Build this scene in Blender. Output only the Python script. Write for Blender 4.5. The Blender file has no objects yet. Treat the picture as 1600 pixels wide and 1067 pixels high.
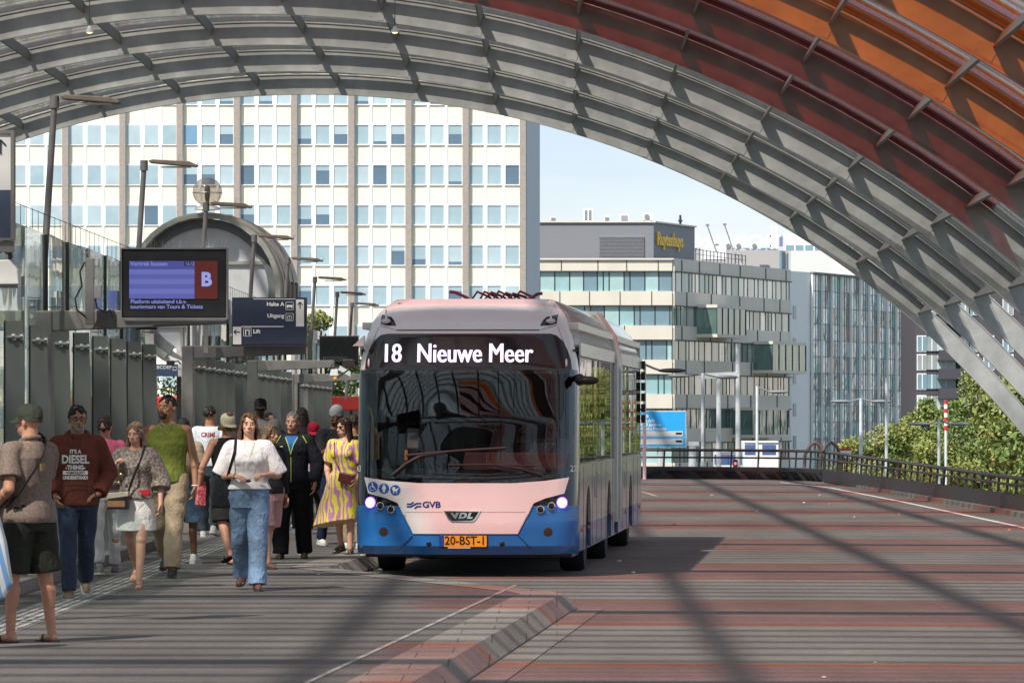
import bpy, bmesh, math, random
import numpy as np
from mathutils import Vector, Matrix, noise
from mathutils.bvhtree import BVHTree
random.seed(7)
rng = np.random.default_rng(7)
S = bpy.context.scene
COL = S.collection
R_ = math.radians

# ------------------------------------------------------------ camera, sky, sun, exposure
F = 8000.0                                   # focal length in photo pixels (1600 wide), a long lens
EYE = 1.70
cam_d = bpy.data.cameras.new('camera'); cam = bpy.data.objects.new('camera', cam_d); COL.objects.link(cam)
cam.location = (0, 0, EYE); cam.rotation_euler = (R_(90), 0, 0)
cam_d.sensor_width = 36.0; cam_d.lens = F / 1600.0 * 36.0
cam_d.shift_x = -70 / 1600.0; cam_d.shift_y = 116.5 / 1600.0
cam_d.clip_start = 0.5; cam_d.clip_end = 6000
S.camera = cam
SUNV = Vector((0.46, 0.68, -1.0)).normalized()      # the way the light travels
world = bpy.data.worlds.new('World'); S.world = world; world.use_nodes = True
nt = world.node_tree; nt.nodes.clear()
sky = nt.nodes.new('ShaderNodeTexSky'); sky.sky_type = 'NISHITA'; sky.sun_disc = False
sky.sun_elevation = math.asin(-SUNV.z)
sky.sun_rotation = math.atan2(-SUNV.x, -SUNV.y)
sky.air_density = 1.0; sky.dust_density = 0.2; sky.ozone_density = 1.5
bg = nt.nodes.new('ShaderNodeBackground'); bg.inputs[1].default_value = 0.15
wo = nt.nodes.new('ShaderNodeOutputWorld')
# the low sky is hazy and held down a little; thin cloud drifts over it
stc = nt.nodes.new('ShaderNodeTexCoord'); sxyz = nt.nodes.new('ShaderNodeSeparateXYZ'); nt.links.new(stc.outputs['Generated'], sxyz.inputs[0])
smr = nt.nodes.new('ShaderNodeMapRange'); smr.inputs[1].default_value = 0.0; smr.inputs[2].default_value = .30; nt.links.new(sxyz.outputs[2], smr.inputs[0])
srp = nt.nodes.new('ShaderNodeValToRGB'); srp.color_ramp.elements[0].color = (.375, .365, .445, 1); srp.color_ramp.elements[1].color = (1.16, .93, .68, 1); srp.color_ramp.elements.new(.25).color = (.365, .375, .475, 1)
nt.links.new(smr.outputs[0], srp.inputs[0])
smp = nt.nodes.new('ShaderNodeMapping'); smp.inputs['Scale'].default_value = (6, 6, 34); nt.links.new(stc.outputs['Generated'], smp.inputs[0])
snz = nt.nodes.new('ShaderNodeTexNoise'); snz.inputs['Scale'].default_value = 1.6; snz.inputs['Detail'].default_value = 5; nt.links.new(smp.outputs[0], snz.inputs[0])
scl = nt.nodes.new('ShaderNodeMapRange'); scl.inputs[1].default_value = .42; scl.inputs[2].default_value = .75; scl.inputs[3].default_value = 1.0; scl.inputs[4].default_value = 1.12; nt.links.new(snz.outputs[0], scl.inputs[0])
sm1 = nt.nodes.new('ShaderNodeVectorMath'); sm1.operation = 'MULTIPLY'; nt.links.new(sky.outputs[0], sm1.inputs[0]); nt.links.new(srp.outputs[0], sm1.inputs[1])
sm2 = nt.nodes.new('ShaderNodeVectorMath'); sm2.operation = 'SCALE'; nt.links.new(sm1.outputs[0], sm2.inputs[0]); nt.links.new(scl.outputs[0], sm2.inputs[3])
nt.links.new(sm2.outputs[0], bg.inputs[0]); nt.links.new(bg.outputs[0], wo.inputs[0])
sun_d = bpy.data.lights.new('sun', 'SUN'); sun_d.energy = 3.1; sun_d.angle = R_(1.0); sun_d.color = (1, .95, .88)
sun = bpy.data.objects.new('sun', sun_d); COL.objects.link(sun)
sun.rotation_euler = SUNV.to_track_quat('-Z', 'Y').to_euler(); sun.location = (-20, -20, 60)
S.view_settings.view_transform = 'Standard'; S.view_settings.look = 'None'
S.view_settings.exposure = 0.98; S.view_settings.gamma = 1.0
S.render.engine = 'CYCLES'
try:
    S.cycles.transparent_max_bounces = 24; S.cycles.max_bounces = 8
    S.cycles.sample_clamp_indirect = 6.0; S.cycles.use_denoising = True
except Exception: pass

# ------------------------------------------------------------ helpers
def P(px, py, Y): return Vector(((px - 870) * Y / F, Y, EYE + (650 - py) * Y / F))

def tag(o, label=None, cat=None, group=None, kind=None):
    if label: o['label'] = label
    if cat: o['category'] = cat
    if group: o['group'] = group
    if kind: o['kind'] = kind
    return o

def empty(name, loc=(0, 0, 0), rz=0, label=None, cat=None, group=None):
    o = bpy.data.objects.new(name, None); COL.objects.link(o)
    o.location = loc; o.rotation_euler = (0, 0, rz); o.empty_display_size = .2
    return tag(o, label, cat, group)

class MB:
    def __init__(s): s.v = []; s.f = []; s.m = []
    def add(s, vs, fs, mi=0):
        b = len(s.v); s.v.extend([tuple(p) for p in vs])
        for q in fs: s.f.append(tuple(b + i for i in q)); s.m.append(mi)
    def box(s, x0, x1, y0, y1, z0, z1, mi=0, M=None):
        vs = [Vector((x, y, z)) for x in (x0, x1) for y in (y0, y1) for z in (z0, z1)]
        if M: vs = [M @ p for p in vs]
        s.add(vs, [(0, 1, 3, 2), (4, 6, 7, 5), (0, 4, 5, 1), (2, 3, 7, 6), (0, 2, 6, 4), (1, 5, 7, 3)], mi); return s
    def beam(s, p0, p1, w, h, mi=0, up=(0, 0, 1)):
        p0 = Vector(p0); p1 = Vector(p1); d = (p1 - p0).normalized()
        a = d.cross(Vector(up))
        if a.length < 1e-4: a = Vector((1, 0, 0))
        a.normalize(); b = a.cross(d)
        vs = [p + a * (w / 2 * sx) + b * (h / 2 * sz) for p in (p0, p1) for sx in (-1, 1) for sz in (-1, 1)]
        s.add(vs, [(0, 1, 3, 2), (4, 6, 7, 5), (0, 4, 5, 1), (2, 3, 7, 6), (0, 2, 6, 4), (1, 5, 7, 3)], mi); return s
    def loft(s, rings, mi=0, caps=True, closed=True):
        n = len(rings[0]); b = []
        vs = [p for r in rings for p in r]; fs = []
        for i in range(len(rings) - 1):
            for j in range(n if closed else n - 1):
                k = (j + 1) % n
                fs.append((i * n + j, i * n + k, (i + 1) * n + k, (i + 1) * n + j))
        if caps and closed:
            fs.append(tuple(reversed(range(n)))); fs.append(tuple((len(rings) - 1) * n + j for j in range(n)))
        s.add(vs, fs, mi); return s
    def cone(s, p0, p1, r0, r1, n=12, mi=0, caps=True):
        return s.tube([p0, p1], [r0, r1], n, mi, caps)
    def tube(s, path, r, n=8, mi=0, caps=True, flat=1.0):
        path = [Vector(p) for p in path]
        if not isinstance(r, (list, tuple)): r = [r] * len(path)
        rings = []; a = None
        for i, p in enumerate(path):
            d = (path[min(i + 1, len(path) - 1)] - path[max(i - 1, 0)])
            d = d.normalized() if d.length > 1e-9 else Vector((0, 0, 1))
            if a is None:
                a = d.orthogonal().normalized() if abs(d.z) < .95 else (Vector((1, 0, 0)) - d * d.x).normalized()
            a = (a - d * a.dot(d)).normalized(); b = d.cross(a)
            rings.append([p + a * (math.cos(t) * r[i]) + b * (math.sin(t) * r[i] * flat) for t in [2 * math.pi * k / n for k in range(n)]])
        return s.loft(rings, mi, caps)
    def ell(s, c, r, M=None, nu=14, nv=9, mi=0):
        c = Vector(c); vs = [Vector((0, 0, r[2]))]; fs = []
        for i in range(1, nv):
            t = math.pi * i / nv
            for j in range(nu):
                u = 2 * math.pi * j / nu
                vs.append(Vector((r[0] * math.sin(t) * math.cos(u), r[1] * math.sin(t) * math.sin(u), r[2] * math.cos(t))))
        vs.append(Vector((0, 0, -r[2])))
        for j in range(nu):
            fs.append((0, 1 + j, 1 + (j + 1) % nu))
            for i in range(nv - 2):
                a = 1 + i * nu + j; b = 1 + i * nu + (j + 1) % nu
                fs.append((a, a + nu, b + nu, b))
            a = 1 + (nv - 2) * nu
            fs.append((len(vs) - 1, a + (j + 1) % nu, a + j))
        s.add([c + (M @ p if M else p) for p in vs], fs, mi); return s
    def cap(s, p0, p1, r0, r1, n=14):           # tapered capsule
        s.cone(p0, p1, r0, r1, n); s.ell(p0, (r0,) * 3, None, n, 8); s.ell(p1, (r1,) * 3, None, n, 8); return s
    def prism(s, poly, lo, hi, axis='y', mi=0):
        def q(a, b, c): return {'y': (a, c, b), 'x': (c, a, b), 'z': (a, b, c)}[axis]
        n = len(poly)
        vs = [q(a, b, lo) for a, b in poly] + [q(a, b, hi) for a, b in poly]
        fs = [(i, (i + 1) % n, n + (i + 1) % n, n + i) for i in range(n)] + [tuple(reversed(range(n))), tuple(range(n, 2 * n))]
        s.add(vs, fs, mi); return s
    def lathe(s, prof, c=(0, 0, 0), n=16, mi=0, M=None):
        rings = []
        for r, z in prof:
            ring = [Vector((r * math.cos(2 * math.pi * j / n), r * math.sin(2 * math.pi * j / n), z)) for j in range(n)]
            rings.append([Vector(c) + (M @ p if M else p) for p in ring])
        return s.loft(rings, mi)
    def build(s, name, mats, parent=None, smooth=False, bevel=0, ang=35, fix=True, loc=None, rz=None):
        me = bpy.data.meshes.new(name); me.from_pydata(s.v, [], s.f)
        if not isinstance(mats, (list, tuple)): mats = [mats]
        for m in mats: me.materials.append(m)
        if len(mats) > 1: me.polygons.foreach_set('material_index', s.m)
        if fix:
            bm = bmesh.new(); bm.from_mesh(me); bmesh.ops.recalc_face_normals(bm, faces=bm.faces); bm.to_mesh(me); bm.free()
        if smooth:
            me.polygons.foreach_set('use_smooth', [True] * len(me.polygons)); me.set_sharp_from_angle(angle=R_(ang))
        me.update()
        o = bpy.data.objects.new(name, me); COL.objects.link(o); o.parent = parent
        if loc is not None: o.location = loc
        if rz is not None: o.rotation_euler = (0, 0, rz)
        if bevel:
            b = o.modifiers.new('bevel', 'BEVEL'); b.width = bevel; b.segments = 2; b.limit_method = 'ANGLE'; b.angle_limit = R_(40)
        return o

def copy_tree(o, parent=None):
    c = o.copy(); COL.objects.link(c); c.parent = parent
    for ch in list(o.children): copy_tree(ch, c)
    return c

# ------------------------------------------------------------ materials
def srgb(r, g, b):
    f = lambda c: (c / 255 / 12.92) if c / 255 <= .04045 else ((c / 255 + .055) / 1.055) ** 2.4
    return (f(r), f(g), f(b), 1)
_mc = {}
def mat(name, col, rough=.6, metal=0, var=.12, scale=6.0, bump=0.0, bscale=60, spec=.5, coat=0, stretch=(1, 1, 1), emit=None, es=0, detail=4, var2=0, scale2=.6):
    if name in _mc: return _mc[name]
    m = bpy.data.materials.new(name); m.use_nodes = True; t = m.node_tree; N = t.nodes; L = t.links
    p = N['Principled BSDF']; p.inputs['Roughness'].default_value = rough; p.inputs['Metallic'].default_value = metal
    p.inputs['Specular IOR Level'].default_value = spec; p.inputs['Coat Weight'].default_value = coat
    if coat: p.inputs['Coat Roughness'].default_value = .08
    c = tuple(col) if len(col) == 4 else tuple(col) + (1,)
    tc = N.new('ShaderNodeTexCoord'); mp = N.new('ShaderNodeMapping'); mp.inputs['Scale'].default_value = stretch
    L.new(tc.outputs['Object'], mp.inputs[0])
    if var > 0:
        n = N.new('ShaderNodeTexNoise'); n.inputs['Scale'].default_value = scale; n.inputs['Detail'].default_value = detail
        L.new(mp.outputs[0], n.inputs[0])
        r = N.new('ShaderNodeMapRange'); r.inputs[1].default_value = .3; r.inputs[2].default_value = .7
        r.inputs[3].default_value = 1 - var; r.inputs[4].default_value = 1 + var
        L.new(n.outputs[0], r.inputs[0])
        v = N.new('ShaderNodeVectorMath'); v.operation = 'SCALE'; v.inputs[0].default_value = c[:3]
        L.new(r.outputs[0], v.inputs[3]); out = v.outputs[0]
        if var2 > 0:
            n2 = N.new('ShaderNodeTexNoise'); n2.inputs['Scale'].default_value = scale2; n2.inputs['Detail'].default_value = 3
            L.new(tc.outputs['Object'], n2.inputs[0])
            r2 = N.new('ShaderNodeMapRange'); r2.inputs[1].default_value = .35; r2.inputs[2].default_value = .65
            r2.inputs[3].default_value = 1 - var2; r2.inputs[4].default_value = 1 + var2; L.new(n2.outputs[0], r2.inputs[0])
            v2 = N.new('ShaderNodeVectorMath'); v2.operation = 'SCALE'; L.new(out, v2.inputs[0]); L.new(r2.outputs[0], v2.inputs[3]); out = v2.outputs[0]
        L.new(out, p.inputs['Base Color'])
        rr = N.new('ShaderNodeMapRange'); rr.inputs[3].default_value = max(0, rough - .08); rr.inputs[4].default_value = min(1, rough + .08)
        L.new(n.outputs[0], rr.inputs[0]); L.new(rr.outputs[0], p.inputs['Roughness'])
    else: p.inputs['Base Color'].default_value = c
    if bump > 0:
        nb = N.new('ShaderNodeTexNoise'); nb.inputs['Scale'].default_value = bscale; nb.inputs['Detail'].default_value = 3
        L.new(mp.outputs[0], nb.inputs[0])
        bp = N.new('ShaderNodeBump'); bp.inputs['Strength'].default_value = bump; bp.inputs['Distance'].default_value = .02
        L.new(nb.outputs[0], bp.inputs['Height']); L.new(bp.outputs[0], p.inputs['Normal'])
    if emit:
        p.inputs['Emission Color'].default_value = tuple(emit) + (1,); p.inputs['Emission Strength'].default_value = es
    _mc[name] = m; return m

def glass(name, tint, frost=.0, fcol=(.7, .72, .7), refl=1.5, rough=.02, bump=0, bscale=(1, 1, 1), dirt=0):
    """thin pane: tinted see-through, Fresnel gloss, a share of frosted diffuse"""
    if name in _mc: return _mc[name]
    m = bpy.data.materials.new(name); m.use_nodes = True; t = m.node_tree; N = t.nodes; L = t.links; N.clear()
    out = N.new('ShaderNodeOutputMaterial'); tr = N.new('ShaderNodeBsdfTransparent'); tr.inputs[0].default_value = tuple(tint) + (1,)
    gl = N.new('ShaderNodeBsdfGlossy'); gl.inputs['Roughness'].default_value = rough
    fr = N.new('ShaderNodeFresnel'); ge = N.new('ShaderNodeNewGeometry')      # both faces of a pane answer alike
    ir = N.new('ShaderNodeMapRange'); ir.inputs[3].default_value = refl; ir.inputs[4].default_value = 1 / refl
    L.new(ge.outputs['Backfacing'], ir.inputs[0]); L.new(ir.outputs[0], fr.inputs[0])
    sh = tr.outputs[0]
    if frost > 0:
        tl = N.new('ShaderNodeBsdfTranslucent'); tl.inputs[0].default_value = tuple(fcol) + (1,)
        df = N.new('ShaderNodeBsdfDiffuse'); df.inputs[0].default_value = tuple(fcol) + (1,)
        a = N.new('ShaderNodeMixShader'); a.inputs[0].default_value = .45; L.new(tl.outputs[0], a.inputs[1]); L.new(df.outputs[0], a.inputs[2])
        b = N.new('ShaderNodeMixShader'); b.inputs[0].default_value = frost; L.new(sh, b.inputs[1]); L.new(a.outputs[0], b.inputs[2]); sh = b.outputs[0]
        if dirt:
            tc = N.new('ShaderNodeTexCoord'); n = N.new('ShaderNodeTexNoise'); n.inputs['Scale'].default_value = 1.3; n.inputs['Detail'].default_value = 6
            L.new(tc.outputs['Object'], n.inputs[0]); mr = N.new('ShaderNodeMapRange'); mr.inputs[1].default_value = .3; mr.inputs[2].default_value = .7
            mr.inputs[3].default_value = max(0, frost - dirt); mr.inputs[4].default_value = min(1, frost + dirt); L.new(n.outputs[0], mr.inputs[0]); L.new(mr.outputs[0], b.inputs[0])
    c = N.new('ShaderNodeMixShader'); L.new(fr.outputs[0], c.inputs[0]); L.new(sh, c.inputs[1]); L.new(gl.outputs[0], c.inputs[2])
    if bump:
        tc = N.new('ShaderNodeTexCoord'); mp = N.new('ShaderNodeMapping'); mp.inputs['Scale'].default_value = bscale; L.new(tc.outputs['Object'], mp.inputs[0])
        n = N.new('ShaderNodeTexNoise'); n.inputs['Scale'].default_value = 1; n.inputs['Detail'].default_value = 2; L.new(mp.outputs[0], n.inputs[0])
        bp = N.new('ShaderNodeBump'); bp.inputs['Strength'].default_value = 1; bp.inputs['Distance'].default_value = bump
        L.new(n.outputs[0], bp.inputs['Height']); L.new(bp.outputs[0], gl.inputs['Normal'])
    L.new(c.outputs[0], out.inputs[0]); _mc[name] = m; return m

def ramp_mat(name, tex, stops, rough=.75, scale=10, dist=0, stretch=(1, 1, 1), rot=(0, 0, 0), interp='CONSTANT', bump=0):
    """cloth or printed surface whose own pattern is a procedural texture run through a colour ramp"""
    if name in _mc: return _mc[name]
    m = bpy.data.materials.new(name); m.use_nodes = True; t = m.node_tree; N = t.nodes; L = t.links
    p = N['Principled BSDF']; p.inputs['Roughness'].default_value = rough
    tc = N.new('ShaderNodeTexCoord'); mp = N.new('ShaderNodeMapping'); mp.inputs['Scale'].default_value = stretch; mp.inputs['Rotation'].default_value = rot
    L.new(tc.outputs['Object'], mp.inputs[0])
    if tex == 'wave':
        n = N.new('ShaderNodeTexWave'); n.inputs['Scale'].default_value = scale; n.inputs['Distortion'].default_value = dist; n.inputs['Detail'].default_value = 2; n.inputs['Detail Scale'].default_value = 1.2
    elif tex == 'voronoi':
        n = N.new('ShaderNodeTexVoronoi'); n.inputs['Scale'].default_value = scale
    else:
        n = N.new('ShaderNodeTexNoise'); n.inputs['Scale'].default_value = scale; n.inputs['Detail'].default_value = 3
    L.new(mp.outputs[0], n.inputs[0])
    r = N.new('ShaderNodeValToRGB'); r.color_ramp.interpolation = interp
    e = r.color_ramp.elements
    while len(e) < len(stops): e.new(.5)
    for i, (pos, c) in enumerate(stops): e[i].position = pos; e[i].color = tuple(c)[:3] + (1,)
    L.new(n.outputs['Color'] if tex == 'voronoi' else n.outputs[0], r.inputs[0]); L.new(r.outputs[0], p.inputs['Base Color'])
    if bump:
        bp = N.new('ShaderNodeBump'); bp.inputs['Strength'].default_value = bump; bp.inputs['Distance'].default_value = .01
        L.new(n.outputs[0], bp.inputs['Height']); L.new(bp.outputs[0], p.inputs['Normal'])
    _mc[name] = m; return m

def text_geo(body, size=1, bold=0, extrude=0, xs=1, align='CENTER', res=3):
    cu = bpy.data.curves.new('t', 'FONT'); cu.body = body; cu.size = size; cu.offset = bold; cu.extrude = extrude
    cu.align_x = align; cu.align_y = 'CENTER'; cu.resolution_u = res
    o = bpy.data.objects.new('t', cu); COL.objects.link(o)
    bpy.context.view_layer.update()
    me = bpy.data.meshes.new_from_object(o.evaluated_get(bpy.context.evaluated_depsgraph_get()))
    vs = [(v.co.x * xs, v.co.y, v.co.z) for v in me.vertices]; fs = [tuple(p.vertices) for p in me.polygons]
    bpy.data.objects.remove(o); bpy.data.curves.remove(cu); bpy.data.meshes.remove(me)
    return vs, fs
def text(body, name, m, parent, loc, size=1, rot=(90, 0, 0), bold=0, extrude=.004, xs=1, align='CENTER', mirror=False):
    vs, fs = text_geo(body, size, bold, extrude, xs * (-1 if mirror else 1), align)
    M = Matrix.Translation(loc) @ Matrix.Rotation(R_(rot[2]), 4, 'Z') @ Matrix.Rotation(R_(rot[0]), 4, 'X')
    b = MB(); b.add([M @ Vector(v) for v in vs], fs); return b.build(name, m, parent)

def arrow_poly(mb, cx, cz, s, ang, y, mi=0):
    """line arrow with an open head, in the xz plane at depth y"""
    d = Vector((math.cos(ang), 0, math.sin(ang))); q = Vector((-d.z, 0, d.x)); c = Vector((cx, y, cz))
    mb.beam(c - d * s, c + d * s, .22 * s, .006, mi, up=(0, 1, 0))
    for k in (-1, 1):
        mb.beam(c + d * s * 1.05, c + d * s * .25 + q * (k * s * .75), .22 * s, .0065, mi, up=(0, 1, 0))
    return mb

def project(mb, target, offset, direction=(0, 1, 0)):
    """lay the vertices of a print on the surface of a garment"""
    me = target.data; d = Vector(direction)
    T = BVHTree.FromPolygons([v.co for v in me.vertices], [tuple(p.vertices) for p in me.polygons])
    out = []
    for p in mb.v:
        h = T.ray_cast(Vector(p) - d * 1.0, d)
        out.append(tuple((h[0] - d * offset) if h[0] else Vector(p)))
    mb.v = out; return mb

# general materials
M_ = {}
M_['roofsteel'] = mat('roof_steel_paint', (.30, .30, .285), .45, 0, .18, 1.4, .15, 9, var2=.14, scale2=.4)
M_['bar'] = mat('roof_louvre_metal', (.10, .10, .105), .5, .3)
M_['slat'] = glass('frosted_slat', (.70, .69, .675), .30, (.35, .35, .35), 1.35, .15)
M_['purlin'] = mat('purlin_paint', (.15, .14, .135), .55)
M_['clear'] = glass('louvre_glass', (.99, .985, .97), .09, (.75, .76, .74), 1.35, .1)
M_['red'] = glass('red_roof_glass', (.95, .70, .68), .06, (.3, .02, .02), 1.3, .1)
M_['reddeep'] = glass('deep_red_roof_glass', (.48, .05, .04), .04, (.4, .02, .02), 1.3, .1)
M_['orange'] = glass('orange_roof_glass', (1.0, .62, .36), .16, (.9, .3, .05), 1.3, .1)
M_['orangedeep'] = glass('deep_orange_roof_glass', (1.0, .47, .10), .05, (.9, .25, .03), 1.3, .1)
M_['fin'] = mat('fin_steel', (.17, .17, .163), .45, .35, .12, 2, .05, 30, stretch=(1, 1, .2))
M_['steel'] = mat('stainless', (.6, .6, .58), .22, 1, .08)
M_['wallglass'] = glass('screen_glass', (.84, .90, .875), .10, (.35, .40, .38), 1.5, .015, .01, (.6, .5, .5), dirt=.1)
M_['black'] = mat('black_plastic', (.012, .012, .013), .4)
M_['dark'] = mat('dark_metal', (.045, .045, .045), .5, .3)
M_['rubber'] = mat('tyre_rubber', (.018, .018, .018), .85)
M_['navy'] = mat('sign_navy', (.022, .032, .062), .35, var=.06)
M_['signwhite'] = mat('sign_white', (.62, .62, .60), .4, var=.03)
M_['white'] = mat('white_paint', (.78, .78, .76), .5, var=.05)
M_['offwhite'] = mat('off_white_paint', (.66, .66, .63), .5, var=.05)
# ------------------------------------------------------------ ground
def ground_mat(name, col, tiles=None, rough=.85, joint=.75):
    m = bpy.data.materials.new(name); m.use_nodes = True; t = m.node_tree; N = t.nodes; L = t.links
    p = N['Principled BSDF']; p.inputs['Roughness'].default_value = rough; p.inputs['Specular IOR Level'].default_value = .35
    tc = N.new('ShaderNodeTexCoord')
    def noi(s, d=4, st=(1, 1, 1)):
        mp = N.new('ShaderNodeMapping'); mp.inputs['Scale'].default_value = st; L.new(tc.outputs['Object'], mp.inputs[0])
        n = N.new('ShaderNodeTexNoise'); n.inputs['Scale'].default_value = s; n.inputs['Detail'].default_value = d; L.new(mp.outputs[0], n.inputs[0]); return n.outputs[0]
    def rg(src, lo, hi, a=.35, b=.65):
        r = N.new('ShaderNodeMapRange'); r.inputs[1].default_value = a; r.inputs[2].default_value = b; r.inputs[3].default_value = lo; r.inputs[4].default_value = hi; L.new(src, r.inputs[0]); return r.outputs[0]
    def mul(a, b):
        q = N.new('ShaderNodeMath'); q.operation = 'MULTIPLY'; L.new(a, q.inputs[0]); L.new(b, q.inputs[1]); return q.outputs[0]
    k = mul(rg(noi(.35, 5), .86, 1.12), rg(noi(55, 3), .82, 1.18)); k = mul(k, rg(noi(1.6, 5, (1, .12, 1)), .9, 1.1)); k = mul(k, rg(noi(9, 4), .92, 1.08))
    if tiles:
        br = N.new('ShaderNodeTexBrick'); br.inputs['Scale'].default_value = 1; br.inputs['Brick Width'].default_value = tiles[0]; br.inputs['Row Height'].default_value = tiles[1]
        br.inputs['Mortar Size'].default_value = .006; br.inputs['Color1'].default_value = (1, 1, 1, 1); br.inputs['Color2'].default_value = (.88, .88, .88, 1); br.inputs['Mortar'].default_value = (joint,) * 3 + (1,)
        L.new(tc.outputs['Object'], br.inputs[0]); k = mul(k, br.outputs[0])
    v = N.new('ShaderNodeVectorMath'); v.operation = 'SCALE'; v.inputs[0].default_value = col; L.new(k, v.inputs[3]); L.new(v.outputs[0], p.inputs['Base Color'])
    b = N.new('ShaderNodeBump'); b.inputs['Strength'].default_value = .25; b.inputs['Distance'].default_value = .01; L.new(noi(80, 2), b.inputs['Height']); L.new(b.outputs[0], p.inputs['Normal'])
    return m
G_ROAD = ground_mat('road_asphalt', (.158, .140, .127))
G_PLAT = ground_mat('platform_stone', (.128, .120, .112), (.9, .6))
G_KERB = ground_mat('kerb_stone', (.25, .225, .20), (.5, .8), joint=.45)
G_GUT = ground_mat('gutter_concrete', (.21, .185, .165), (5, 1.0), joint=.6)
G_FAR = ground_mat('far_ground', (.10, .11, .085))

def sheet(name, poly, z, m, bottom=None, kind='structure'):
    b = MB()
    if bottom is None: b.add([(x, y, z) for x, y in poly], [tuple(range(len(poly)))])
    else: b.prism(poly, bottom, z, 'z')
    return tag(b.build(name, m), kind=kind)
sheet('ground', [(-3000, -3000), (3000, -3000), (3000, 5000), (-3000, 5000)], -6.2, G_FAR)
RZ = -.15
road_poly = [(-12, -60), (11.2, -60), (9.9, 60), (9.1, 93), (7.85, 144), (6.6, 150), (3.5, 152.6), (0, 153.6), (-12, 154.5)]
sheet('road', road_poly, RZ, G_ROAD, RZ - .5)
# sawtooth platform edge (the bus stands in one bay); x right edge as going away from the camera
BD = Vector((math.sin(R_(3.33)), math.cos(R_(3.33)), 0))      # bus direction, away from camera
saw = [(-2.75, 0), (.13, 48.2), (.20, 49.0), (.10, 49.6), (-2.45, 57.4)]
p = Vector((-2.45, 57.4, 0)); e1 = p + BD * 21; saw.append((e1.x - .05, e1.y)); saw.append((-3.3, e1.y + 7)); e2 = Vector((-3.3, e1.y + 7, 0)) + BD * 22
saw.append((e2.x, e2.y)); saw.append((-3.3, e2.y + 7)); saw.append((-3.0, 128)); saw.append((-3.3, 132))
ins = []                                                    # top edge, set in from the sloping kerb face
KW = .13
for i, (x, y) in enumerate(saw): ins.append((x - KW, y + (-.05 if 1 <= i <= 3 else 0)))
sheet('platform', [(-9.0, -60), (-5.9, -60)] + [(x - .42, y - (.02 if i in (2, 3) else 0)) for i, (x, y) in enumerate(ins)] + [(-9.0, 132)], 0, G_PLAT, -.6)
kb = MB()
def strip(mb, A, B, za, zb, mi=0):
    vs = [(x, y, za) for x, y in A] + [(x, y, zb) for x, y in B]; n = len(A)
    mb.add(vs, [(i, i + 1, n + i + 1, n + i) for i in range(n - 1)], mi)
sub = []
def dens(pl):
    o = []
    for (a, b) in zip(pl, pl[1:]):
        n = max(1, int(math.hypot(b[0] - a[0], b[1] - a[1]) / .8))
        o += [(a[0] + (b[0] - a[0]) * k / n, a[1] + (b[1] - a[1]) * k / n) for k in range(n)]
    return o + [pl[-1]]
top_in = [(x - .42, y - (.02 if i in (2, 3) else 0)) for i, (x, y) in enumerate(ins)]
strip(kb, top_in, ins, .004, .004); strip(kb, ins, saw, .004, RZ + .02); 
strip(kb, saw, [(x + .002, y) for x, y in saw], RZ + .02, RZ - .1)
tag(kb.build('kerb', G_KERB), kind='structure')
gb = MB(); gp = saw[:3]; strip(gb, [(x + .004, y) for x, y in gp], [(x + .26, y + (.15 if i == 2 else 0)) for i, (x, y) in enumerate(gp)], RZ + .006, RZ + .006)
tag(gb.build('gutter', G_GUT), kind='structure')
# painted and studded lines
M_['line'] = mat('worn_road_paint', (.36, .35, .32), .8, var=.35, scale=25)
M_['tact'] = mat('tactile_paving', (.36, .345, .32), .8, var=.3, scale=14)
lb = MB()
d = Vector((.0625, 1, 0)).normalized(); a = Vector((-1.59, 32.6, 0)) - d * 34
for k in range(320):
    q = a + d * (k * .17)
    if q.y > 51.3: break
    lb.beam(q + Vector((0, 0, .006)), q + d * .10 + Vector((0, 0, .006)), .035, .006)
tag(lb.build('studded_line', M_['line']), kind='structure')
lb = MB(); lb.box(-4.15, -2.66, 56.0, 56.07, .002, .008); lb.box(-3.9, -3.3, 58.8, 58.86, .002, .008); lb.box(-3.2, -2.75, 58.6, 58.66, .002, .008); lb.box(-5.0, -4.6, 66, 66.06, .002, .008); lb.box(-5.0, -4.7, 72, 72.06, .002, .008)
tag(lb.build('platform_markings', M_['line']), kind='structure')
lb = MB()
lb.box(-4.74, -4.26, 20, 126, -.02, .003, 0)
for r in range(5):
    x = -4.68 + r * .085
    for k in range(0, 330):
        y = 20 + k * .3; lb.box(x, x + .045, y, y + .24, .002, .010, 1)
tag(lb.build('tactile_paving', [mat('tactile_base', (.17, .165, .155), .85, var=.15, scale=5), M_['tact']]), kind='structure')
lb = MB(); pts = [(8.35, 40), (7.70, 84), (7.4, 110), (7.0, 132), (6.2, 143)]
strip(lb, pts, [(x + .12, y) for x, y in pts], RZ + .005, RZ + .005)
tag(lb.build('edge_line', M_['white']), kind='structure')
lb = MB(); lb.beam((2.3, 118, RZ + .006), (2.0, 128, RZ + .006), .12, .004); tag(lb.build('lane_marking', M_['line']), kind='structure')
# kerb foot of the wall
lb = MB(); lb.box(-5.62, -5.12, 20, 69.5, -.05, .12); lb.box(-5.62, -5.15, 76, 102.5, -.05, .12); lb.box(-5.62, -5.15, 108, 126, -.05, .12)
tag(lb.build('wall_footing_kerb', G_KERB), kind='structure')
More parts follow.
